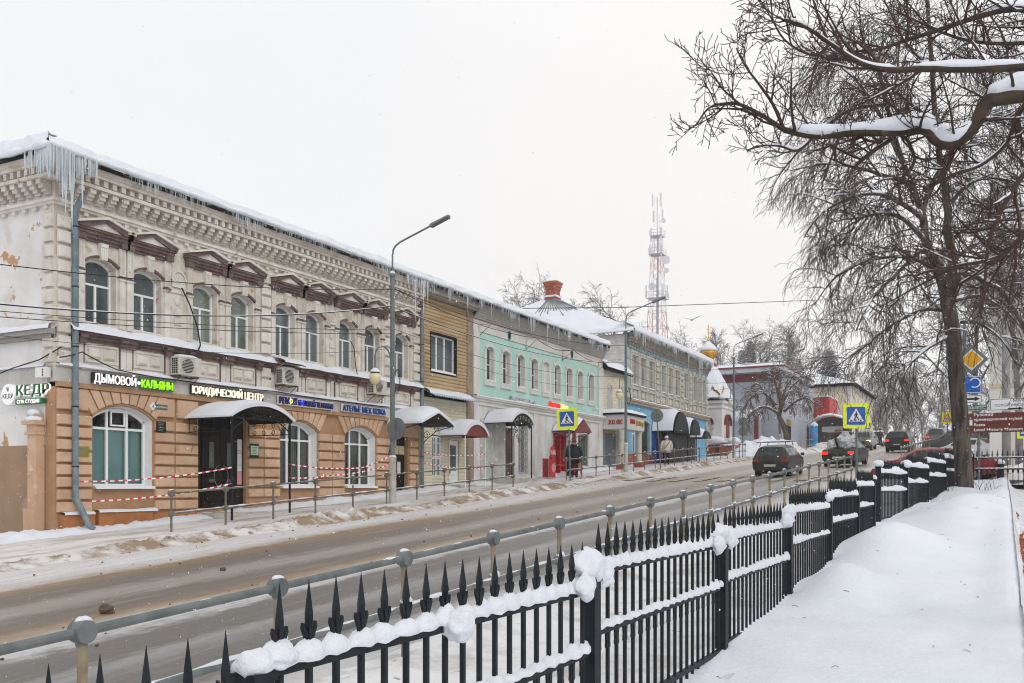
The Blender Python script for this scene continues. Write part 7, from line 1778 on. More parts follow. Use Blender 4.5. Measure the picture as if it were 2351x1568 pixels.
# ================================================================ trees
def rvec(rng): 
    v = Vector((rng.gauss(0, 1), rng.gauss(0, 1), rng.gauss(0, 1))); return v.normalized()
class Tree:
    def __init__(s, seed): s.rng = random.Random(seed); s.thick = MB(); s.thin = MB(); s.snow = MB()
    def tube(s, pts, rad, snow=True):
        r = max(rad)
        n = 10 if r > .12 else 7 if r > .05 else 5 if r > .02 else 4 if r > .009 else 3
        (s.thick if r > .035 else s.thin).tube(pts, rad, n, cap=r > .02)
    def snowline(s, pts, rad, k=1.0, seed=0):
        """lumps of snow lying on a limb"""
        P = []; R = []
        dense = []
        for i in range(len(pts)-1):
            m = max(1, int((pts[i+1]-pts[i]).length/.12))
            for j in range(m): dense.append((pts[i].lerp(pts[i+1], j/m), rad[i]+(rad[i+1]-rad[i])*j/m, (pts[i+1]-pts[i]).normalized()))
        run = []
        def flush():
            if len(run) > 2:
                q_ = [a for a, b in run]; w_ = [b for a, b in run]; w_[0] *= .25; w_[-1] *= .25
                s.snow.tube(q_, w_, 7, cap=True)
            run.clear()
        for i, (p, r, d) in enumerate(dense):
            on = n3(p.x*1.3+seed, p.y*1.3, p.z*1.3)+.28*k-.55*max(0, abs(d.z)-.45)
            if k > 1: on = max(on, .12) if abs(d.z) < .7 else on
            if on > 0 and abs(d.z) < .92:
                w = (r*.42+(.018+.042*min(1, on*1.5))*k*min(1, .25+r*16))*(1+.30*n3(p.x*4.3, p.y*4.3, p.z*4.3+seed)+.2*n3(p.x*11, p.y*11, p.z*11))*sqrt(max(.1, 1-d.z*d.z))
                run.append((p+Vector((0, 0, r*.7+w*.40)), w))
            else: flush()
        flush()
    def grow(s, p, d, L, r, lev, P):
        rng = s.rng; nseg = P['seg'][lev]; pts = [p.copy()]; rad = [r]; d = d.normalized(); dirs = []
        for i in range(nseg):
            t = (i+1)/nseg
            d = (d+rvec(rng)*P['wob'][lev]+Vector((0, 0, P['lift'][lev]*(1-t)-P['droop'][lev]*t))).normalized()
            p = p+d*(L/nseg); pts.append(p); dirs.append(d); rad.append(max(P['rmin'], r*(1-t*(1-P['tip'][lev]))))
        s.tube(pts, rad)
        if r > P.get('smin', .02) and P.get('snow'): s.snowline(pts, rad, P['snow'], lev)
        if lev+1 < len(P['kids']):
            k = P['kids'][lev+1]
            n = k if isinstance(k, int) else max(2, int(k*L))
            for j in range(n):
                t = P['t0'][lev]+(1-P['t0'][lev])*(j+rng.random())/n; t = min(.999, t)
                f = t*nseg; i = int(f); q_ = pts[i].lerp(pts[i+1], f-i); dd = dirs[i]
                ax = dd.cross(rvec(rng)); 
                if ax.length < .01: continue
                a = radians(rng.uniform(*P['ang'][lev+1]))
                nd = Matrix.Rotation(a, 3, ax.normalized()) @ dd
                LL_ = P['len'][lev+1]*rng.uniform(.6, 1.2)*(1-.35*t)
                s.grow(q_, nd, LL_, min(rad[i]*.7, P['rad'][lev+1]*rng.uniform(.75, 1.2)), lev+1, P)
        return pts, rad
    def limb(s, pts, r0, r1, snow=0, sub=4):
        """smooth limb through given points"""
        P = []; n = len(pts)
        for i in range(n-1):
            p0, p1, p2, p3 = pts[max(0, i-1)], pts[i], pts[i+1], pts[min(n-1, i+2)]
            for j in range(sub):
                t = j/sub
                P.append(.5*((2*p1)+(p2-p0)*t+(2*p0-5*p1+4*p2-p3)*t*t+(3*p1-p0-3*p2+p3)*t**3))
        P.append(pts[-1].copy())
        R = [r0+(r1-r0)*(i/(len(P)-1))**.8 for i in range(len(P))]
        s.tube(P, R)
        if snow: s.snowline(P, R, snow, r0*50)
        return P, R
    def twigs_on(s, P, R, n, lev, prm, t0=.1, up=0):
        rng = s.rng; m = len(P)-1
        for j in range(n):
            t = t0+(1-t0)*(j+rng.random())/n; f = min(.999, t)*m; i = int(f); q_ = P[i].lerp(P[i+1], f-i); d = (P[i+1]-P[i]).normalized()
            ax = d.cross(rvec(rng)).normalized(); nd = Matrix.Rotation(radians(rng.uniform(*prm['ang'][lev])), 3, ax) @ d
            nd = (nd+Vector((0, 0, up))).normalized()
            s.grow(q_, nd, prm['len'][lev]*rng.uniform(.6, 1.25)*(1-.3*t), min(R[i]*.7, prm['rad'][lev]*rng.uniform(.8, 1.2)), lev, prm)
    def build(s, T, bark, twig, trunk='trunk'):
        s.thick.build(trunk, bark, T, sm=True)
        if s.thin.v: s.thin.build('crown', twig, T)
        if s.snow.v: s.snow.build('snow', SNOW, T, sm=True, kind='stuff')
V = Vector
# --- the big weeping street tree on the right
TD = 28.0
def tp(px, py, dd=0): return at(px, py, TD+dd)
base = tp(2215, 1136); 
T = thing('bare_tree', 'big dark bare tree with drooping twigs standing in the snow by the fence corner', 'tree', tuple(base))
t = Tree(7)
WP = dict(seg=[6, 6, 6, 5, 4], wob=[.1, .16, .17, .17, .15], lift=[.1, .12, .10, .02, .0], droop=[.1, .30, .40, .42, .35], rmin=.0055, tip=[.3, .3, .3, .4, .6], kids=[0, 0, 7, 7, 4], t0=[.1, .15, .1, .08, .1], ang=[(30, 60), (35, 75), (30, 75), (25, 65), (20, 55)], len=[4, 3, 1.75, 1.15, .62], rad=[.1, .05, .024, .0125, .0075], snow=.62, smin=.0135)
tr = [base-V((0, 0, .3)), tp(2213, 1090), tp(2207, 1000), tp(2196, 860), tp(2186, 750), tp(2172, 680)]
P_, R_ = t.limb(tr, .27, .205); R_[0] = .36; t.thick = MB(); R_ = [.36, .32, .285]+[.27-.065*i/(len(P_)-4) for i in range(len(P_)-3)]; t.tube(P_, R_)
t.snowline([tp(2184, 770, -.25), tp(2180, 720, -.25), tp(2170, 670, -.22)], [.12, .12, .12], .4)
stems = [([(2172, 680), (2153, 618), (2126, 555), (2118, 493), (2090, 420), (2062, 340), (2035, 240), (2015, 150)], .17, .05, (0, 0, .2, .4, .6, .9, 1.2, 1.5)),
         ([(2174, 690), (2188, 600), (2175, 534), (2176, 472), (2160, 380), (2148, 280), (2140, 160), (2130, 20), (2120, -120)], .16, .05, (0, .2, .5, .7, .9, 1, 1, 1, 1)),
         ([(2185, 690), (2199, 640), (2232, 632), (2272, 653), (2303, 672), (2351, 751), (2390, 820)], .11, .04, (0, -.4, -.8, -1.3, -1.7, -2.2, -2.6)),
         ([(2118, 493), (2140, 420), (2200, 330), (2250, 250), (2290, 140)], .09, .03, (.4, .5, 1, 1.5, 2))]
limbs = [([(2126, 555), (2070, 500), (2010, 492), (1968, 508), (1935, 565)], .085, .02, 0, -1.2), ([(2118, 500), (2075, 470), (2019, 446), (1958, 453), (1887, 489), (1846, 545)], .09, .016, .2, -2), ([(2090, 420), (2035, 405), (1968, 385), (1892, 377), (1815, 392)], .08, .014, .5, 1.5), ([(2062, 356), (2019, 260), (1970, 190), (1925, 150)], .07, .014, .7, -1), ([(2162, 610), (2121, 575), (2050, 637), (2000, 690), (1965, 760)], .08, .016, 0, -2), ([(2180, 715), (2120, 712), (2050, 745), (1985, 795), (1932, 832)], .07, .012, 0, 1.5), ([(2186, 770), (2130, 800), (2075, 845), (2030, 880)], .06, .012, 0, -1.5), ([(2153, 618), (2080, 590), (1990, 600), (1915, 640), (1870, 700)], .075, .013, 0, 2.5), ([(2015, 150), (1960, 120), (1900, 130), (1850, 170)], .05, .012, 1.5, 1), ([(2035, 240), (1960, 250), (1900, 285), (1850, 330)], .06, .012, 1, 2.2),
         ([(2176, 472), (2230, 420), (2290, 410), (2350, 440)], .07, .014, .7, 1.5), ([(2160, 380), (2220, 300), (2290, 270), (2360, 300)], .07, .014, .9, -1), ([(2148, 280), (2080, 230), (2030, 180), (1990, 90)], .06, .014, 1, 1.5), ([(2140, 160), (2200, 110), (2270, 90), (2340, 120)], .06, .014, 1, 1), ([(2205, 740), (2250, 745), (2300, 780), (2340, 850)], .05, .012, 0, -1.2), ([(2196, 690), (2250, 680), (2310, 715), (2360, 770)], .06, .012, -.3, 1.8), ([(2140, 160), (2080, 100), (2040, 20), (2000, -60)], .05, .012, 1, -1), ([(2188, 600), (2240, 560), (2300, 570), (2350, 620)], .06, .013, .2, 2)]
for pts, r0, r1, dds in stems:
    P_, R_ = t.limb([tp(x, y, d_) for (x, y), d_ in zip(pts, dds)], r0, r1, snow=.5)
    t.twigs_on(P_, R_, 12, 2, WP, t0=.3)
for pts, r0, r1, d0, d1 in limbs:
    n = len(pts); P_, R_ = t.limb([tp(x, y, d0+(d1-d0)*i/(n-1)) for i, (x, y) in enumerate(pts)], r0, r1, snow=.95)
    t.twigs_on(P_, R_, 7 if pts[-1][1] > 750 and pts[-1][0] > 2200 else 14 if pts[-1][1] > 800 else 22, 2, WP, t0=.08)
t.build(T, BARKT, TWIG)
# --- foreground tree standing outside the frame, its snowy boughs reaching in
FD = 8.2
def fp(px, py, dd=0): return at(px, py, FD+dd)
T = thing('bare_tree', 'near bare tree reaching in from the right edge with boughs under thick snow', 'tree', tuple(at(2750, 1480, FD)))
t = Tree(21)
FPm = dict(seg=[5, 5, 5, 4, 3], wob=[.1, .15, .20, .24, .26], lift=[.1, .18, .22, .20, .1], droop=[.05, .05, .05, .02, 0], rmin=.0035, tip=[.3, .35, .35, .45, .6], kids=[0, 0, 5, 5, 3], t0=[.1, .2, .15, .15, .2], ang=[(30, 60), (30, 70), (30, 70), (30, 65), (30, 60)], len=[2, 1.0, .78, .40, .14], rad=[.04, .03, .0125, .0075, .0048], snow=.42, smin=.0095)
P_, R_ = t.limb([at(2750, 1520, FD), fp(2740, 1000), fp(2700, 500), fp(2640, 250), fp(2580, 50)], .26, .10)
boughs = [([(2640, 250), (2480, 210), (2380, 215), (2300, 225), (2262, 240), (2235, 290), (2190, 330), (2150, 322), (2120, 298), (2050, 303), (1960, 305), (1870, 312), (1800, 298)], .088, .026, 1.5, 0),
          ([(1800, 298), (1755, 268), (1700, 240), (1660, 238), (1625, 250), (1600, 285)], .024, .006, .25, 0),
          ([(1700, 240), (1660, 205), (1635, 170), (1615, 180)], .012, .004, .1, 0),
          ([(1800, 298), (1775, 240), (1740, 190), (1710, 150), (1690, 110)], .018, .005, .2, 0),
          ([(1870, 312), (1830, 345), (1790, 335), (1745, 335), (1715, 345)], .018, .005, .4, 0),
          ([(2060, 305), (2085, 325), (2100, 370), (2072, 405)], .02, .010, .2, .1), ([(2045, 320), (2000, 350), (1960, 385)], .024, .016, .8, .1),
          ([(2560, 130), (2400, 150), (2250, 158), (2120, 158), (2040, 160), (1975, 145), (1905, 100), (1850, 62), (1800, 45)], .036, .010, .8, -1.2),
          ([(1905, 100), (1880, 125), (1845, 120), (1800, 90), (1770, 40), (1745, 0)], .014, .005, .2, -1.2),
          ([(2600, 90), (2450, 60), (2340, 20), (2240, 40), (2150, 70), (2080, 92), (2020, 112), (1960, 118)], .042, .012, .8, .8),
          ([(2640, 330), (2500, 370), (2400, 470), (2330, 560), (2260, 620), (2190, 660)], .035, .012, .5, .6), ([(2640, 300), (2480, 400), (2351, 540), (2290, 590), (2200, 610), (2120, 625)], .035, .011, .35, -.8),
          ([(2380, 215), (2340, 260), (2310, 330), (2250, 380), (2190, 400), (2120, 440)], .03, .010, .3, .3), ([(2190, 330), (2170, 400), (2140, 450), (2060, 470)], .018, .006, .1, .2), ([(2351, 400), (2300, 480), (2270, 560), (2262, 640), (2250, 720)], .022, .008, .2, -1),
          ([(2580, 50), (2430, 90), (2300, 100), (2210, 90), (2130, 60), (2050, 20)], .03, .008, .3, 1.4)]
for pts, r0, r1, sn_, dd in boughs:
    P_, R_ = t.limb([fp(x, y, dd) for x, y in pts], r0, r1, snow=sn_)
    L_ = sum((P_[i+1]-P_[i]).length for i in range(len(P_)-1))
    vis = [i for i, p in enumerate(P_) if CS*p.x+SN*p.y < .62*(-SN*p.x+CS*p.y)]
    if not vis: continue
    a0 = vis[0]; fm_ = FPm if r0 > .03 else dict(FPm, len=[2, 1, .46, .27, .10]); t.twigs_on(P_[a0:], R_[a0:], int(4+L_*(4.0 if r0 > .03 else 5.5)), 2, fm_, t0=.05, up=.15)
t.build(T, BARKO, TWIGR)
for k_ in (1,): pass
# --- generic bare trees for the background
GP_ = dict(seg=[7, 6, 5, 4, 3], wob=[.06, .14, .18, .2, .2], lift=[.05, .16, .12, .05, .0], droop=[0, .02, .06, .1, .1], rmin=.012, tip=[.25, .3, .35, .5, .7], kids=[0, 14, 7, 5, 3], t0=[.25, .2, .15, .1, .1], ang=[(0, 10), (28, 60), (28, 60), (25, 60), (20, 55)], len=[12, 4.6, 2.1, 1.1, .6], rad=[.2, .075, .035, .02, .014])
def far_tree_proto(seed, P, label):
    T = thing('bare_tree', label, 'tree', (0, 0, 0), 'bare trees in the background')
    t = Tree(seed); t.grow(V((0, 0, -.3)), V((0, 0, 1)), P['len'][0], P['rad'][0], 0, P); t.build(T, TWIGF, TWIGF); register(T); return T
protos = [far_tree_proto(31, GP_, ''), far_tree_proto(47, dict(GP_, len=[11, 5.4, 2.5, 1.2, .7], lift=[.03, .08, .05, .0, 0], droop=[0, .08, .15, .22, .2]), ''), far_tree_proto(63, dict(GP_, len=[14, 3.6, 1.9, 1.0, .6], ang=[(0, 8), (18, 42), (20, 45), (20, 45), (20, 45)]), '')]
FT = [(1215, 92, 690, 'bare treetop left of the brick chimney'), (1283, 95, 682, 'bare treetop right behind the brick chimney'), (1345, 92, 708, 'bare treetop over the ridge right of the chimney, low'), (1392, 96, 688, 'bare treetop over the roof between chimney and lattice mast'),
      (1592, 115, 782, 'bare tree left of the golden dome'), (1660, 118, 768, 'bare tree just right of the golden dome'), (1690, 124, 765, 'wide bare tree behind the grey house, left'), (1748, 128, 775, 'bare tree behind the grey house, second from left'), (1790, 122, 760, 'tall bare tree behind the grey house corner'), (1835, 130, 795, 'bare tree behind the grey house, right end'), (1860, 126, 798, 'slim bare tree between grey house and spruce'), (1975, 165, 850, 'bare tree behind the near crossing sign'), (2035, 150, 845, 'bare tree at the street end, left'), (2085, 135, 850, 'bare tree at the street end, middle'), (2120, 150, 840, 'bare tree at the street end, right of middle'), (2155, 130, 855, 'bare tree at the street end left of the trunk'), (2010, 170, 860, 'faint far bare tree at the vanishing street, left'), (2065, 175, 862, 'faint far bare tree at the vanishing street, middle'), (2185, 160, 845, 'faint far bare tree behind the big trunk'), (2240, 56, 600, 'bare tree before the white building, left'), (2340, 52, 420, 'tall bare tree before the white building at the right edge'), (2290, 120, 700, 'bare tree over the white building')]
rng = random.Random(4)
for i, (px, dep, ytop, lab) in enumerate(FT):
    p = at(px, 1000, dep); ztop = (1115-ytop)/FPX*dep; g_ = gz(p.y); pr = protos[i % 3]; h_ = (13.2, 12.2, 14.6)[i % 3]
    sc_ = max(.3, (ztop-g_)/h_)
    if i < 3: o = pr; o.location = (p.x, p.y, g_); o.scale = (sc_,)*3; o.rotation_euler = (0, 0, rng.uniform(0, 6)); o['label'] = lab
    else: dup(pr, (p.x, p.y, g_), rng.uniform(0, 6), lab, scale=sc_)
# dim wood closing the street
fw = Tree(99); 
for k in range(60):
    px = 1600+k*14+fw.rng.uniform(-8, 8); p = at(px, 1000, fw.rng.uniform(185, 230)); g_ = gz(p.y); hh = fw.rng.uniform(7, 15)
    fw.grow(V((p.x, p.y, g_)), V((0, 0, 1)), hh, .16, 0, dict(GP_, kids=[0, 12, 6, 4], rmin=.025, len=[hh, 3.8, 1.9, 1.0], rad=[.16, .07, .045, .03]))
fw.thick.v, fw.thick.f
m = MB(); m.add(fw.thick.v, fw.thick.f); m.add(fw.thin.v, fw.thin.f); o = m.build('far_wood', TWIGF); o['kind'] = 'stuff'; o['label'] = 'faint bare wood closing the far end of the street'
# --- small pollarded weeping tree before the grey house
T = thing('bare_tree', 'small round weeping tree with snow on its boughs before the grey house', 'tree', tuple(at(1806, 1016, 80)))
t = Tree(15); MD = 80
mp_ = lambda x, y, d=0: at(x, y, MD+d)
t.limb([mp_(1808, 1022), mp_(1802, 985), mp_(1788, 955)], .28, .2, snow=.3)
SP_ = dict(WP, rmin=.014, kids=[0, 0, 6, 6, 3], rad=[.1, .08, .04, .024, .018], len=[3, 2.2, 1.25, .95, .6], snow=.6)
for pts in ([(1788, 955), (1772, 925), (1752, 895), (1735, 880), (1722, 895)], [(1790, 955), (1800, 920), (1815, 890), (1840, 868), (1862, 860)], [(1788, 950), (1760, 935), (1735, 940), (1712, 965)], [(1795, 940), (1785, 895), (1775, 865), (1768, 850)], [(1800, 945), (1830, 920), (1855, 915), (1872, 930)], [(1790, 940), (1805, 890), (1825, 855)], [(1780, 930), (1750, 900), (1722, 915), (1708, 940)]):
    dd = t.rng.uniform(-2, 2); P_, R_ = t.limb([mp_(x, y, dd*i/3) for i, (x, y) in enumerate(pts)], .14, .04, snow=1.2); t.twigs_on(P_, R_, 11, 2, SP_, t0=.15)
t.build(T, BARK, M('twigs_brown', (.16, .115, .09), (.12, .09, .075), 2, rough=.9, snow=.1))
# --- spruces
def spruce(px, dep, ytop, lab, seed, wid=1.0):
    p = at(px, 1000, dep); g_ = gz(p.y); H = (1115-ytop)/FPX*dep-g_; rng = random.Random(seed)
    T = thing('spruce_tree', lab, 'tree', (p.x, p.y, g_), 'snowy spruces'); tr = MB(); tr.tube([(p.x, p.y, g_-.2), (p.x, p.y, g_+H)], [.22, .02], 7); tr.build('trunk', BARK, T)
    m = MB(); sn_ = MB(); z = .12*H
    while z < H*.985:
        t = z/H; R = wid*.26*H*(1-t)**.85*rng.uniform(.8, 1.1)+.12; n = int(6+9*(1-t))
        for k in range(n):
            a = 2*pi*(k+rng.random())/n; L = R*rng.uniform(.65, 1.15); dv = V((cos(a), sin(a), 0)); c = V((p.x, p.y, g_+z)); sd_ = V((-sin(a), cos(a), 0))
            prev = c; nb = max(3, int(L/.3))
            for j in range(nb):
                f0 = j/nb; q_ = c+dv*L*f0+V((0, 0, .18*L*f0-.50*L*f0*f0)); w = (.16+.42*(1-f0)*min(1, L))*rng.uniform(.7, 1.2)
                for sg in (-1, 1):
                    tip = q_+dv*(.34+.1*rng.random())+sd_*sg*w+V((0, 0, -.16-.16*rng.random())); b_ = q_+dv*.12
                    m.add([q_, b_, tip, q_+V((0, 0, -.12))], [(0, 1, 2), (0, 2, 3)])
            if rng.random() < .75: q_ = c+dv*L*.7+V((0, 0, .05-.12*L)); sn_.blob(q_, .16+.16*L*rng.random(), .16+.14*L*rng.random(), .07+.03*rng.random(), 6, 4, k, .3)
        z += max(.22, .05*H*(1-t*.5)*.62)
    m.build('crown', NEEDLE, T); sn_.build('snow', SNOW, T, sm=True, kind='stuff')
spruce(1905, 128, 800, 'large snowy spruce over the cream house roof', 1, 1.9); spruce(1722, 132, 778, 'dark spruce behind the grey house roof, right one', 2, .8); spruce(1703, 138, 800, 'dark spruce behind the grey house roof, left one', 3, .8)
# --- dry stalks by the tree
for (px, py, lab) in ((2165, 1130, 'dry dark weed stalks left of the trunk foot'), (2262, 1112, 'dry stalks right of the trunk foot')):
    c = at(px, py, 27.5); m = MB(); rng = random.Random(px)
    for k in range(14):
        b = c+V((rng.uniform(-.3, .3), rng.uniform(-.2, .2), 0)); b.z = zlawn(b.x, b.y)-.03; e_ = b+V((rng.uniform(-.22, .22), rng.uniform(-.1, .1), rng.uniform(.15, .45))); m.tube([b, b.lerp(e_, .6)+V((0, 0, .05)), e_], [.006, .005, .003], 3)
    tag(m.build('weed_stalks', TWIGR), lab, 'plant')
# ================================================================ cars (local: front towards +Y)
SED = [(-2.2, .48, .70, .71, .70, .62), (-2.12, .32, .88, .92, .82, .70), (-1.6, .26, .95, 1.0, .85, .70), (-1.18, .24, .97, 1.04, .86, .70), (-.62, .22, .96, 1.38, .87, .59), (.15, .22, .95, 1.43, .87, .60), (.62, .22, .94, 1.38, .86, .60), (1.28, .22, .92, .98, .85, .70), (2.0, .26, .80, .84, .82, .68), (2.2, .42, .66, .67, .70, .58)]
WAG = [(-2.05, .48, .74, .75, .74, .66), (-2.0, .30, .92, .96, .82, .68), (-1.72, .24, .96, 1.40, .84, .60), (-.9, .22, .96, 1.46, .85, .60), (.0, .22, .95, 1.46, .85, .60), (.55, .22, .94, 1.40, .84, .60), (1.2, .22, .92, .98, .83, .68), (1.9, .26, .80, .84, .80, .66), (2.05, .42, .66, .67, .70, .58)]
SUV = [(-2.25, .55, .86, .87, .80, .70), (-2.2, .38, 1.08, 1.12, .88, .74), (-1.95, .32, 1.12, 1.62, .91, .64), (-1.0, .30, 1.12, 1.70, .92, .64), (.1, .30, 1.10, 1.69, .92, .64), (.6, .30, 1.08, 1.58, .91, .64), (1.15, .30, 1.06, 1.12, .90, .76), (2.05, .34, .98, 1.02, .88, .72), (2.25, .48, .82, .84, .78, .66)]
def car(label, st, mat, x, y, ang, name='parked_car', tail=0, head=0, rear=2, front=None, roofi=(3, 4), z=None, rack=False, wheel=.32, plate=True, snow=False):
    """st = stations; rear = index pair (i,i+1) of the rear window"""
    z = gz(y)+.03 if z is None else z
    pitch = math.atan(.06)*cos(ang)
    T = thing(name, label, 'car', (x, y, z)); T.rotation_euler = (pitch if abs(cos(ang)) > .5 else 0, 0, ang)
    def put(m, nm, mt, par=T, sm=False):
        o = bpy.data.objects.new(nm, m.mesh(nm, mt, sm)); COL.objects.link(o); o.parent = par; return o
    def ring(s):
        yy, zb, be, zt, wb, wt = s
        half = [(wb*.86, zb), (wb*.98, zb+(be-zb)*.25), (wb, zb+(be-zb)*.62), (wb*.965, be), (wt+(.0), zt-.055*(zt > be+.1)-.012), (wt*.82, zt), (wt*.4, zt+.012)]
        return [(a, yy, b) for a, b in half]+[(-a, yy, b) for a, b in reversed(half)]
    n = 14; b = MB(); R = [ring(s) for s in st]
    vs = [p for r_ in R for p in r_]; fs = [(i*n+j, i*n+(j+1) % n, (i+1)*n+(j+1) % n, (i+1)*n+j) for i in range(len(R)-1) for j in range(n)]
    fs += [tuple(range(n)), tuple((len(R)-1)*n+j for j in range(n))[::-1]]
    b.add(vs, fs); body = put(b, 'body', mat, sm=False)
    # find greenhouse stations
    gh = [i for i, s in enumerate(st) if s[3] > s[2]+.2]; i0, i1 = gh[0], gh[-1]
    def lerp(a, c, t): return tuple(a[k]+(c[k]-a[k])*t for k in range(3))
    for sg in (0, 1):
        w = MB()
        segs = [(i0, i1)]
        for a, c in zip(range(i0, i1), range(i0+1, i1+1)):
            def pt(i, t): 
                r_ = R[i]; lo_, hi_ = (r_[3], r_[4]) if sg == 0 else (r_[10], r_[9]); q_ = lerp(lo_, hi_, t); return (q_[0]+(.008 if sg == 0 else -.008), q_[1], q_[2])
            A = lerp(pt(a, .1), pt(c, .1), .05); B = lerp(pt(a, .1), pt(c, .1), .95); C_ = lerp(pt(a, .88), pt(c, .88), .95); D_ = lerp(pt(a, .88), pt(c, .88), .05)
            w.add([A, B, C_, D_], [(0, 1, 2, 3)])
        # quarter panes on the sloping pillars
        for a, c in ((i0-1, i0), (i1, i1+1)):
            def pt2(i, t):
                r_ = R[i]; lo_, hi_ = (r_[3], r_[4]) if sg == 0 else (r_[10], r_[9]); q_ = lerp(lo_, hi_, t); return (q_[0]+(.008 if sg == 0 else -.008), q_[1], q_[2])
            if a == i1: w.add([lerp(pt2(a, .1), pt2(c, .1), .05), lerp(pt2(a, .1), pt2(c, .1), .72), lerp(pt2(a, .88), pt2(c, .88), .08)], [(0, 1, 2)])
            else: w.add([lerp(pt2(a, .1), pt2(c, .1), .35), lerp(pt2(a, .1), pt2(c, .1), .95), lerp(pt2(a, .88), pt2(c, .88), .92)], [(0, 1, 2)])
        put(w, 'side_window', CGLASS)
    for a, c, nm in ((i0, i0-1, 'rear_window'), (i1, i1+1, 'windscreen')):
        w = MB(); o_ = .012; P0 = [R[c][5], R[c][8], R[a][8], R[a][5]]
        dy = -1 if c < a else 1
        f_ = lambda p: (p[0]*.98, p[1]+dy*o_, p[2]+o_)
        A, B, C_, D_ = [f_(p) for p in P0]; w.add([lerp(A, D_, .08), lerp(B, C_, .08), lerp(B, C_, .93), lerp(A, D_, .93)], [(0, 1, 2, 3)]); put(w, nm, CGLASS)
    yb, yf = st[0][0], st[-1][0]; wb = st[1][4]; be = st[1][2]; bf = st[-2][2]
    for sx in (-1, 1):
        m = MB(); m.box(sx*wb*.62, sx*wb*.97, yb+.0, yb+.16, be-.20, be-.05); m.box(sx*wb*.70, sx*wb*.95, yb-.015, yb+.1, be-.19, be-.06); put(m, 'tail_light', TAIL if tail else TAILO)
        m = MB(); m.box(sx*wb*.58, sx*wb*.94, yf-.18, yf-.01, bf-.24, bf-.08); put(m, 'headlight', (HEADL if head == 1 else HEADW) if head else PVC)
        m = MB(); m.blob((sx*(st[4][4]+.10), st[i1][0]+.25, st[i1][2]+.06), .10, .07, .075, 8, 5); put(m, 'mirror', mat)
        for yy in (yb+.82, yf-.85):
            m = MB(); xx = sx*(wb-.02)
            prof = [(.0, 0), (wheel, .0)]
            m.cyl((xx-sx*.20, yy, wheel), (xx+sx*.02, yy, wheel), wheel, 18); W = put(m, 'wheel', RUBBER)
            m = MB(); m.cyl((xx+sx*.02, yy, wheel), (xx+sx*.03, yy, wheel), wheel*.62, 12); put(m, 'rim', M('rim_grey', (.25, .25, .25), metal=.5, rough=.5) if 'rim_grey' not in bpy.data.materials else bpy.data.materials['rim_grey'], W)
    m = MB(); m.box(-wb*.92, wb*.92, yb-.03, yb+.2, st[1][1]+.05, st[1][1]+.26); put(m, 'rear_bumper', mat); m = MB(); m.box(-wb*.9, wb*.9, yf-.2, yf+.03, st[-2][1]+.04, st[-2][1]+.24); put(m, 'front_bumper', mat)
    m = MB(); m.box(-wb*.45, wb*.45, yf-.02, yf+.02, st[-1][1]+.02, st[-1][1]+.22); put(m, 'grille', SBLACK)
    if plate:
        m = MB(); m.box(-.26, .26, yb-.045, yb-.032, be-.42 if be < 1 else be-.5, be-.31 if be < 1 else be-.39); put(m, 'number_plate', M('plate_dirty', (.45, .44, .42)) if 'plate_dirty' not in bpy.data.materials else bpy.data.materials['plate_dirty'])
    if rack:
        m = MB(); zt = st[3][3]
        for yy in (-1.35, .25):
            m.box(-.80, .80, yy-.03, yy+.03, zt+.14, zt+.17)
            for sx in (-1, 1): m.tube([(sx*.62, yy, zt-.05), (sx*.56, yy, zt+.14)], .02, 5)
        put(m, 'roof_rack', SBLACK)
    m = MB(); m.box(-wb*.8, wb*.8, yb+.3, yf-.3, .16, .34); put(m, 'underbody', SBLACK)
    if snow:
        m = MB(); k = st; m.grid(frange(-.55, .55, .11), frange(st[i0][0]+.02, st[i1][0]-.02, .2), lambda u, w_: (u, w_, max(s[3] for s in st)-.02+.06*(1-abs(u)/.6)*(1+.4*n3(u*4, w_*3)))); put(m, 'snow_cap', SNOW)
    return T
rr = lambda px, y: ray(px, 1000)*(y/ray(px, 1000).y)
car('dark green estate car with an empty roof rack driving away up the road', WAG, CARG, -8.9, 43.0, 0, 'estate_car', tail=0, rack=True).scale = (.94, .94, .94)
cs = car('dirty dark saloon with open boot and lit tail lights driving away', SED, CARK, -7.45, 53.2, radians(-3), 'saloon_car', tail=1)
lid = MB(); lid.prism([(-1.25, 1.02), (-1.2, 1.06), (-1.62, 1.86), (-1.70, 1.84)], 'x', -.62, .62); o = bpy.data.objects.new('boot_lid', lid.mesh('boot_lid', CARGREY)); COL.objects.link(o); o.parent = cs
pl_ = MB(); pl_.box(-.26, .26, -1.56, -1.50, 1.48, 1.60); o2 = bpy.data.objects.new('lid_plate', pl_.mesh('lid_plate', TAILO)); COL.objects.link(o2); o2.parent = o
pb_ = MB(); pb_.blob((.30, -1.5, 1.35), .46, .32, .48, 16, 10, 3, .55); pb_.blob((-.45, -1.55, 1.18), .22, .2, .30, 12, 8, 9, .5)
for i in range(len(pb_.v)): v = pb_.v[i]; pb_.v[i] = (v[0]+.09*n3(v[0]*6, v[1]*6, v[2]*6), v[1]+.07*n3(v[2]*7, v[0]*5), v[2]+.06*n3(v[0]*8, v[2]*8))
wr = pb_.build('plastic_wrap', PLASTIC); wr.location = cs.location; wr.rotation_euler = cs.rotation_euler; tag(wr, 'crumpled clear plastic sheet bulging out of the open car boot', 'plastic sheet')
car('dark grey off road car coming downhill with its orange lit headlight', SUV, CARGREY, -10.9, 88.5, pi, 'off_road_car', head=1)
car('white car coming downhill behind the grey off road car', SUV, CARW, -12.0, 108, pi, 'white_car', head=2)
car('black off road car driving uphill with lit tail lights, mud on its bumper', SUV, CARK, -7.1, 80, radians(-2), 'off_road_car', tail=1)
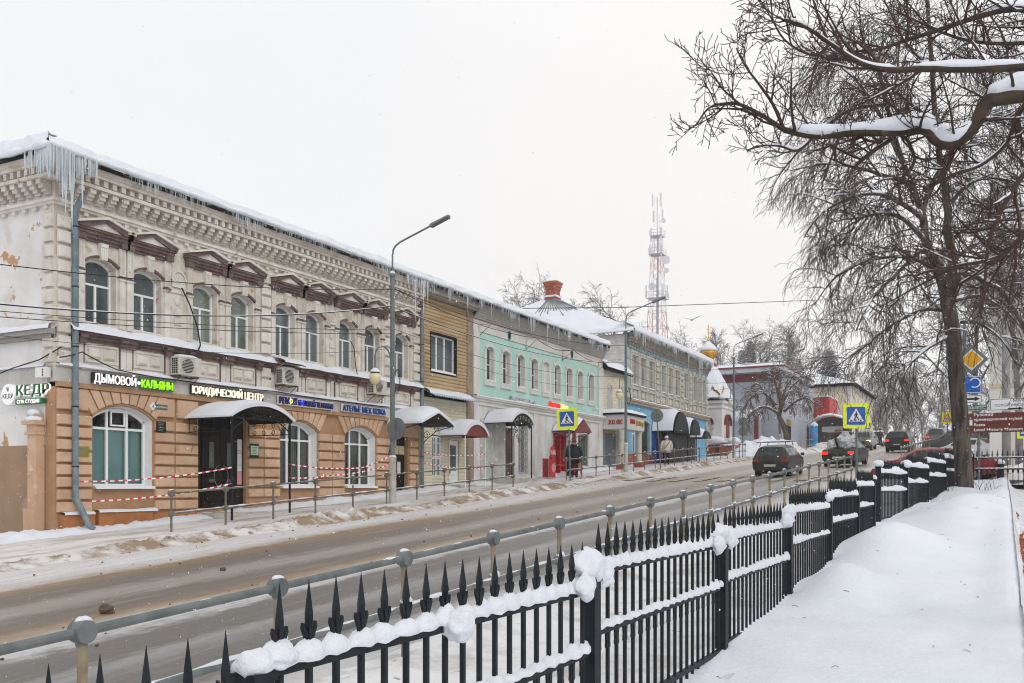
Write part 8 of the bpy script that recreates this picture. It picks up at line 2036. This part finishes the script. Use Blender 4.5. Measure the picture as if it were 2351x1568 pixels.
car('dark grey car with lit tail lights farther up, left of the trunk', SUV, CARGREY, -5.2, 96, radians(-4), 'off_road_car', tail=1, snow=True)
car('white car turning out, half hidden by the trunk', SED, CARW, -1.5, 62, radians(62), 'white_car', z=gz(61)-.1)
car('dark snowy car parked behind the white car', SUV, CARGREY, -2.6, 72, radians(70), 'parked_car', snow=True)
car('dark red saloon in the side street, half hidden by fence and trunk', SED, CARR, -2.25, 39.5, radians(84), 'red_car', z=.14).scale = (1, 1, .93)
# ================================================================ people
def person(label, x, y, ang, coat, trous, hat, boots, stance=.12, arms=((.32, .0, .86), (-.32, .0, .86)), long=.72, bulk=1.0, bag=None, z=None, scarf=None, hood=False):
    z = gz(y)+.12 if z is None else z
    T = thing('person', label, 'person', (x, y, z)); T.rotation_euler = (0, 0, ang)       # local: facing -Y
    def put(o, par=T): o.parent = par; return o
    me = bpy.data.meshes.new('body'); 
    J = [((0, 0, .98), .125), ((0, 0, 1.15), .125), ((0, .01, 1.32), .14), ((0, .02, 1.45), .07), ((0, -.0, 1.52), .052), ((0, -.015, 1.60), .085), ((0, -.01, 1.69), .078),
         ((.17, .02, 1.40), .062), ((.26, .03, 1.14), .046), ((arms[0][0], arms[0][1], arms[0][2]), .032), ((-.17, .02, 1.40), .062), ((-.26, .03, 1.14), .046), ((arms[1][0], arms[1][1], arms[1][2]), .032),
         ((.09, 0, .90), .095), ((.10, -.02, .50), .065), ((.10, .02, .10), .045), ((.105, -.10, .05), .04), ((-.09, 0, .90), .095), ((-.10, -stance*.4, .50), .065), ((-.10, stance*.2, .10), .045), ((-.105, -.10+stance*.2, .05), .04)]
    E = [(0, 1), (1, 2), (2, 3), (3, 4), (4, 5), (5, 6), (2, 7), (7, 8), (8, 9), (2, 10), (10, 11), (11, 12), (0, 13), (13, 14), (14, 15), (15, 16), (0, 17), (17, 18), (18, 19), (19, 20)]
    me.from_pydata([j[0] for j in J], E, []); o = bpy.data.objects.new('body', me); COL.objects.link(o)
    sk = o.modifiers.new('skin', 'SKIN'); 
    for i, j in enumerate(J): me.skin_vertices[0].data[i].radius = (j[1], j[1])
    me.skin_vertices[0].data[0].use_root = True
    ss = o.modifiers.new('sub', 'SUBSURF'); ss.levels = 1; ss.render_levels = 1
    dg = bpy.context.evaluated_depsgraph_get(); m2 = bpy.data.meshes.new_from_object(o.evaluated_get(dg)); bpy.data.objects.remove(o)
    m2.name = 'body'; m2.materials.clear(); m2.materials.append(SKIN); m2.polygons.foreach_set('use_smooth', [True]*len(m2.polygons))
    body = bpy.data.objects.new('body', m2); COL.objects.link(body); put(body)
    def part(m, nm, mt, par=T, sm=True): o = bpy.data.objects.new(nm, m.mesh(nm, mt, sm)); COL.objects.link(o); o.parent = par; return o
    # face
    f = MB(); f.blob((0, -.115, 1.605), .016, .022, .022, 6, 5); f.blob((.085, .0, 1.615), .014, .02, .03, 6, 5); f.blob((-.085, 0, 1.615), .014, .02, .03, 6, 5); part(f, 'nose_and_ears', SKIN, body)
    f = MB()
    for sx in (-.032, .032): f.blob((sx, -.090, 1.635), .011, .008, .007, 6, 4)
    f.box(-.026, .026, -.098, -.088, 1.553, 1.559); part(f, 'eyes_and_mouth', HATB, body)
    for (ax, ay, az) in arms:
        h_ = MB(); h_.blob((ax, ay-.005, az-.055), .036, .022, .05, 8, 6)
        for k in range(4): h_.tube([(ax-.024+k*.016, ay-.01, az-.09), (ax-.026+k*.017, ay-.02, az-.125-.008*(k in (1, 2))), (ax-.022+k*.014, ay-.03, az-.15)], [.0085, .008, .006], 5)
        h_.tube([(ax*.93, ay-.025, az-.04), (ax*.9, ay-.045, az-.08), (ax*.92, ay-.05, az-.10)], [.01, .009, .007], 5); part(h_, 'hand', SBLACK if hat is HATB else SKIN, T)
    # clothes
    c = MB(); n = 14; rows = [(1.49, .085, .08), (1.46, .14, .10), (1.40, .20*bulk, .135*bulk), (1.25, .215*bulk, .165*bulk), (1.05, .205*bulk, .165*bulk), (.90, .22*bulk, .175*bulk), (long, .225*bulk, .18*bulk), (long-.01, .20*bulk, .16*bulk)]
    vs = []; 
    for zz, rx, ry in rows:
        for k in range(n): a = 2*pi*k/n; w = 1+.04*n3(cos(a)*2, sin(a)*2, zz*5); vs.append((rx*cos(a)*w, ry*sin(a)*w+.01, zz))
    c.add(vs, [(i*n+k, i*n+(k+1) % n, (i+1)*n+(k+1) % n, (i+1)*n+k) for i in range(len(rows)-1) for k in range(n)]+[tuple(range((len(rows)-1)*n, len(rows)*n))])
    for (ax, ay, az), sx in zip(arms, (1, -1)): c.tube([(sx*.15, .015, 1.44), (sx*.20*bulk, .02, 1.38), (sx*.275*bulk, .03, 1.14), (ax, ay, az-.01)], [.075, .085*bulk, .072*bulk, .055], 9)
    co = part(c, 'coat', coat)
    l = MB(); l.tube([(.09, 0, .95), (.10, -.02, .5), (.10, .02, .12)], [.115, .088, .075], 9); l.tube([(-.09, 0, .95), (-.10, -stance*.4, .5), (-.10, stance*.2, .12)], [.115, .088, .075], 9); part(l, 'trousers', trous)
    for sx, dy in ((.103, 0), (-.103, stance*.2)): b = MB(); b.blob((sx, -.06+dy, .06), .062, .15, .065, 9, 6); b.tube([(sx, .02+dy, .06), (sx, .02+dy, .24)], [.068, .066], 8); part(b, 'boot', boots)
    h_ = MB(); h_.blob((0, .0, 1.70), .112, .118, .085, 12, 7); h_.tube([(.108*cos(2*pi*k/12), .0+.112*sin(2*pi*k/12), 1.672) for k in range(13)], .022, 6); part(h_, 'hat', hat)
    if scarf: s_ = MB(); s_.tube([(.10*cos(2*pi*k/12), .02+.10*sin(2*pi*k/12), 1.49) for k in range(13)], .045, 7); part(s_, 'collar', scarf)
    if bag == 'strap': s_ = MB(); s_.tube([(.16, -.13*bulk, 1.42), (.0, -.19*bulk, 1.2), (-.2, -.15*bulk, .98)], .018, 5); part(s_, 'strap', SBLACK, co)
    if hood: s_ = MB(); s_.blob((0, .10, 1.50), .17, .10, .10, 10, 6); part(s_, 'hood', coat, co)
    return T
person('man in a black coat and brown cap standing by the crossing sign', -17.75, 40.1, radians(35), COATB, TROUS, HATB, BOOT, bulk=1.2, long=.68, hood=True, scarf=COATB, z=gz(40.1)+.12)
person('woman in a beige padded coat and white hat walking towards the camera', -18.4, 55.7, radians(30), COATW, TROUS, WOOL, BOOT, stance=.25, bulk=1.18, long=.74, scarf=COATW, bag='strap', arms=((.30, -.05, .9), (-.31, .02, .84)))
bg_ = thing('shopping_bag', 'dark blue patterned shopping bag in the hand of the woman in beige', 'bag', (-18.6, 55.5, gz(55.5)))
a_ = Matrix.Translation((-18.4, 55.7, gz(55.7)+.12)) @ Matrix.Rotation(radians(30), 4, 'Z') @ V((-.33, -.02, .70))
MB().box(a_.x-.06, a_.x+.07, a_.y-.15, a_.y+.15, a_.z-.36, a_.z-.02).build('bag_body', M('bag_blue', (.05, .08, .28), (.28, .05, .10), 8), bg_)
m = MB(); m.tube([(a_.x, a_.y-.08, a_.z-.02), (a_.x, a_.y-.02, a_.z+.06), (a_.x, a_.y+.08, a_.z-.02)], .01, 5); m.build('handle', SBLACK, bg_)
person('partly hidden person in grey fur collar behind the leaning crossing sign post', -18.6, 41.5, radians(40), M('coat_dark_grey', (.10, .10, .11)), TROUS, FUR, BOOT, bulk=1.0, scarf=FUR)
person('far person in dark clothes by the bus shelter', -13.4, 99, radians(20), COATB, TROUS, HATB, BOOT); person('far person in black right of the bus shelter', -11.2, 104, radians(20), M('coat_black_brown', (.03, .025, .022)), TROUS, SBLACK, BOOT)
# ================================================================ gull
c = at(1588, 735, 95); T = thing('gull', 'grey gull gliding in the sky right of the lattice mast', 'bird', tuple(c))
b = MB(); b.blob(c, .10, .24, .09, 8, 6, 1, .1); b.blob(c+V((.0, .24, .05)), .055, .08, .05, 7, 5); b.tube([c+V((0, .31, .05)), c+V((0, .38, .03))], [.018, .004], 5); b.prism([(c.x-.03, c.y-.2), (c.x+.03, c.y-.2), (c.x+.09, c.y-.42), (c.x-.09, c.y-.42)], 'z', c.z-.01, c.z+.02); b.build('body', M('gull_grey', (.30, .30, .31), (.45, .45, .46), 6), T, sm=True)
for sg in (-1, 1):
    w = MB(); P4 = [(0, .10, .0), (.30, .14, .20), (.62, .10, .28), (.90, -.02, .46), (.62, -.10, .27), (.30, -.12, .19), (0, -.12, 0)]; P4 = [c+V((sg*p[0]*1.15, p[1], p[2])) for p in P4]; w.add(P4+[p-V((0, 0, .02)) for p in P4], [(0, 1, 5, 6), (1, 2, 4, 5), (2, 3, 4), (13, 12, 8, 7), (12, 11, 9, 8), (11, 10, 9), (0, 7, 8, 1), (1, 8, 9, 2), (2, 9, 10, 3), (3, 10, 11, 4), (4, 11, 12, 5), (5, 12, 13, 6)]); w.build('wing', M('wing_grey%d' % sg, (.20, .20, .21)), T)
# ================================================================ falling snow and frosty air
fl = MB(); rng = random.Random(77); k = 0
O8 = [V((1, 0, 0)), V((-1, 0, 0)), V((0, 1, 0)), V((0, -1, 0)), V((0, 0, 1)), V((0, 0, -1))]; F8 = [(0, 2, 4), (2, 1, 4), (1, 3, 4), (3, 0, 4), (2, 0, 5), (1, 2, 5), (3, 1, 5), (0, 3, 5)]
while k < 22000:
    dep = 5.5+(55*rng.random()**.62); px = rng.uniform(-60, 2410); py = rng.uniform(-40, 1600); p = at(px, py, dep)
    if p.z < gz(max(0, p.y)) or p.x < -19.4: 
        k += .34; continue
    r_ = rng.uniform(.003, .0075)
    fl.add([p+o_*r_ for o_ in O8], F8); k += 1
o = fl.build('snowflakes', M('flake', (.9, .9, .92), rough=.8)); o['kind'] = 'stuff'; o['label'] = 'light snow falling through the street'
HAZE = True
if HAZE:
    hb = MB(); hb.box(-125, 95, -25, 262, -8, 62); hz_ = bpy.data.materials.new('haze'); hz_.use_nodes = True; nt = hz_.node_tree; nt.nodes.remove(nt.nodes['Principled BSDF'])
    pv_ = nt.nodes.new('ShaderNodeVolumePrincipled'); pv_.inputs['Color'].default_value = (.97, .97, .98, 1); pv_.inputs['Density'].default_value = .0008; pv_.inputs['Anisotropy'].default_value = .0
    nt.links.new(pv_.outputs[0], nt.nodes['Material Output'].inputs['Volume'])
    o = hb.build('haze', hz_); o['kind'] = 'stuff'; o['label'] = 'pale snowy haze filling the air'
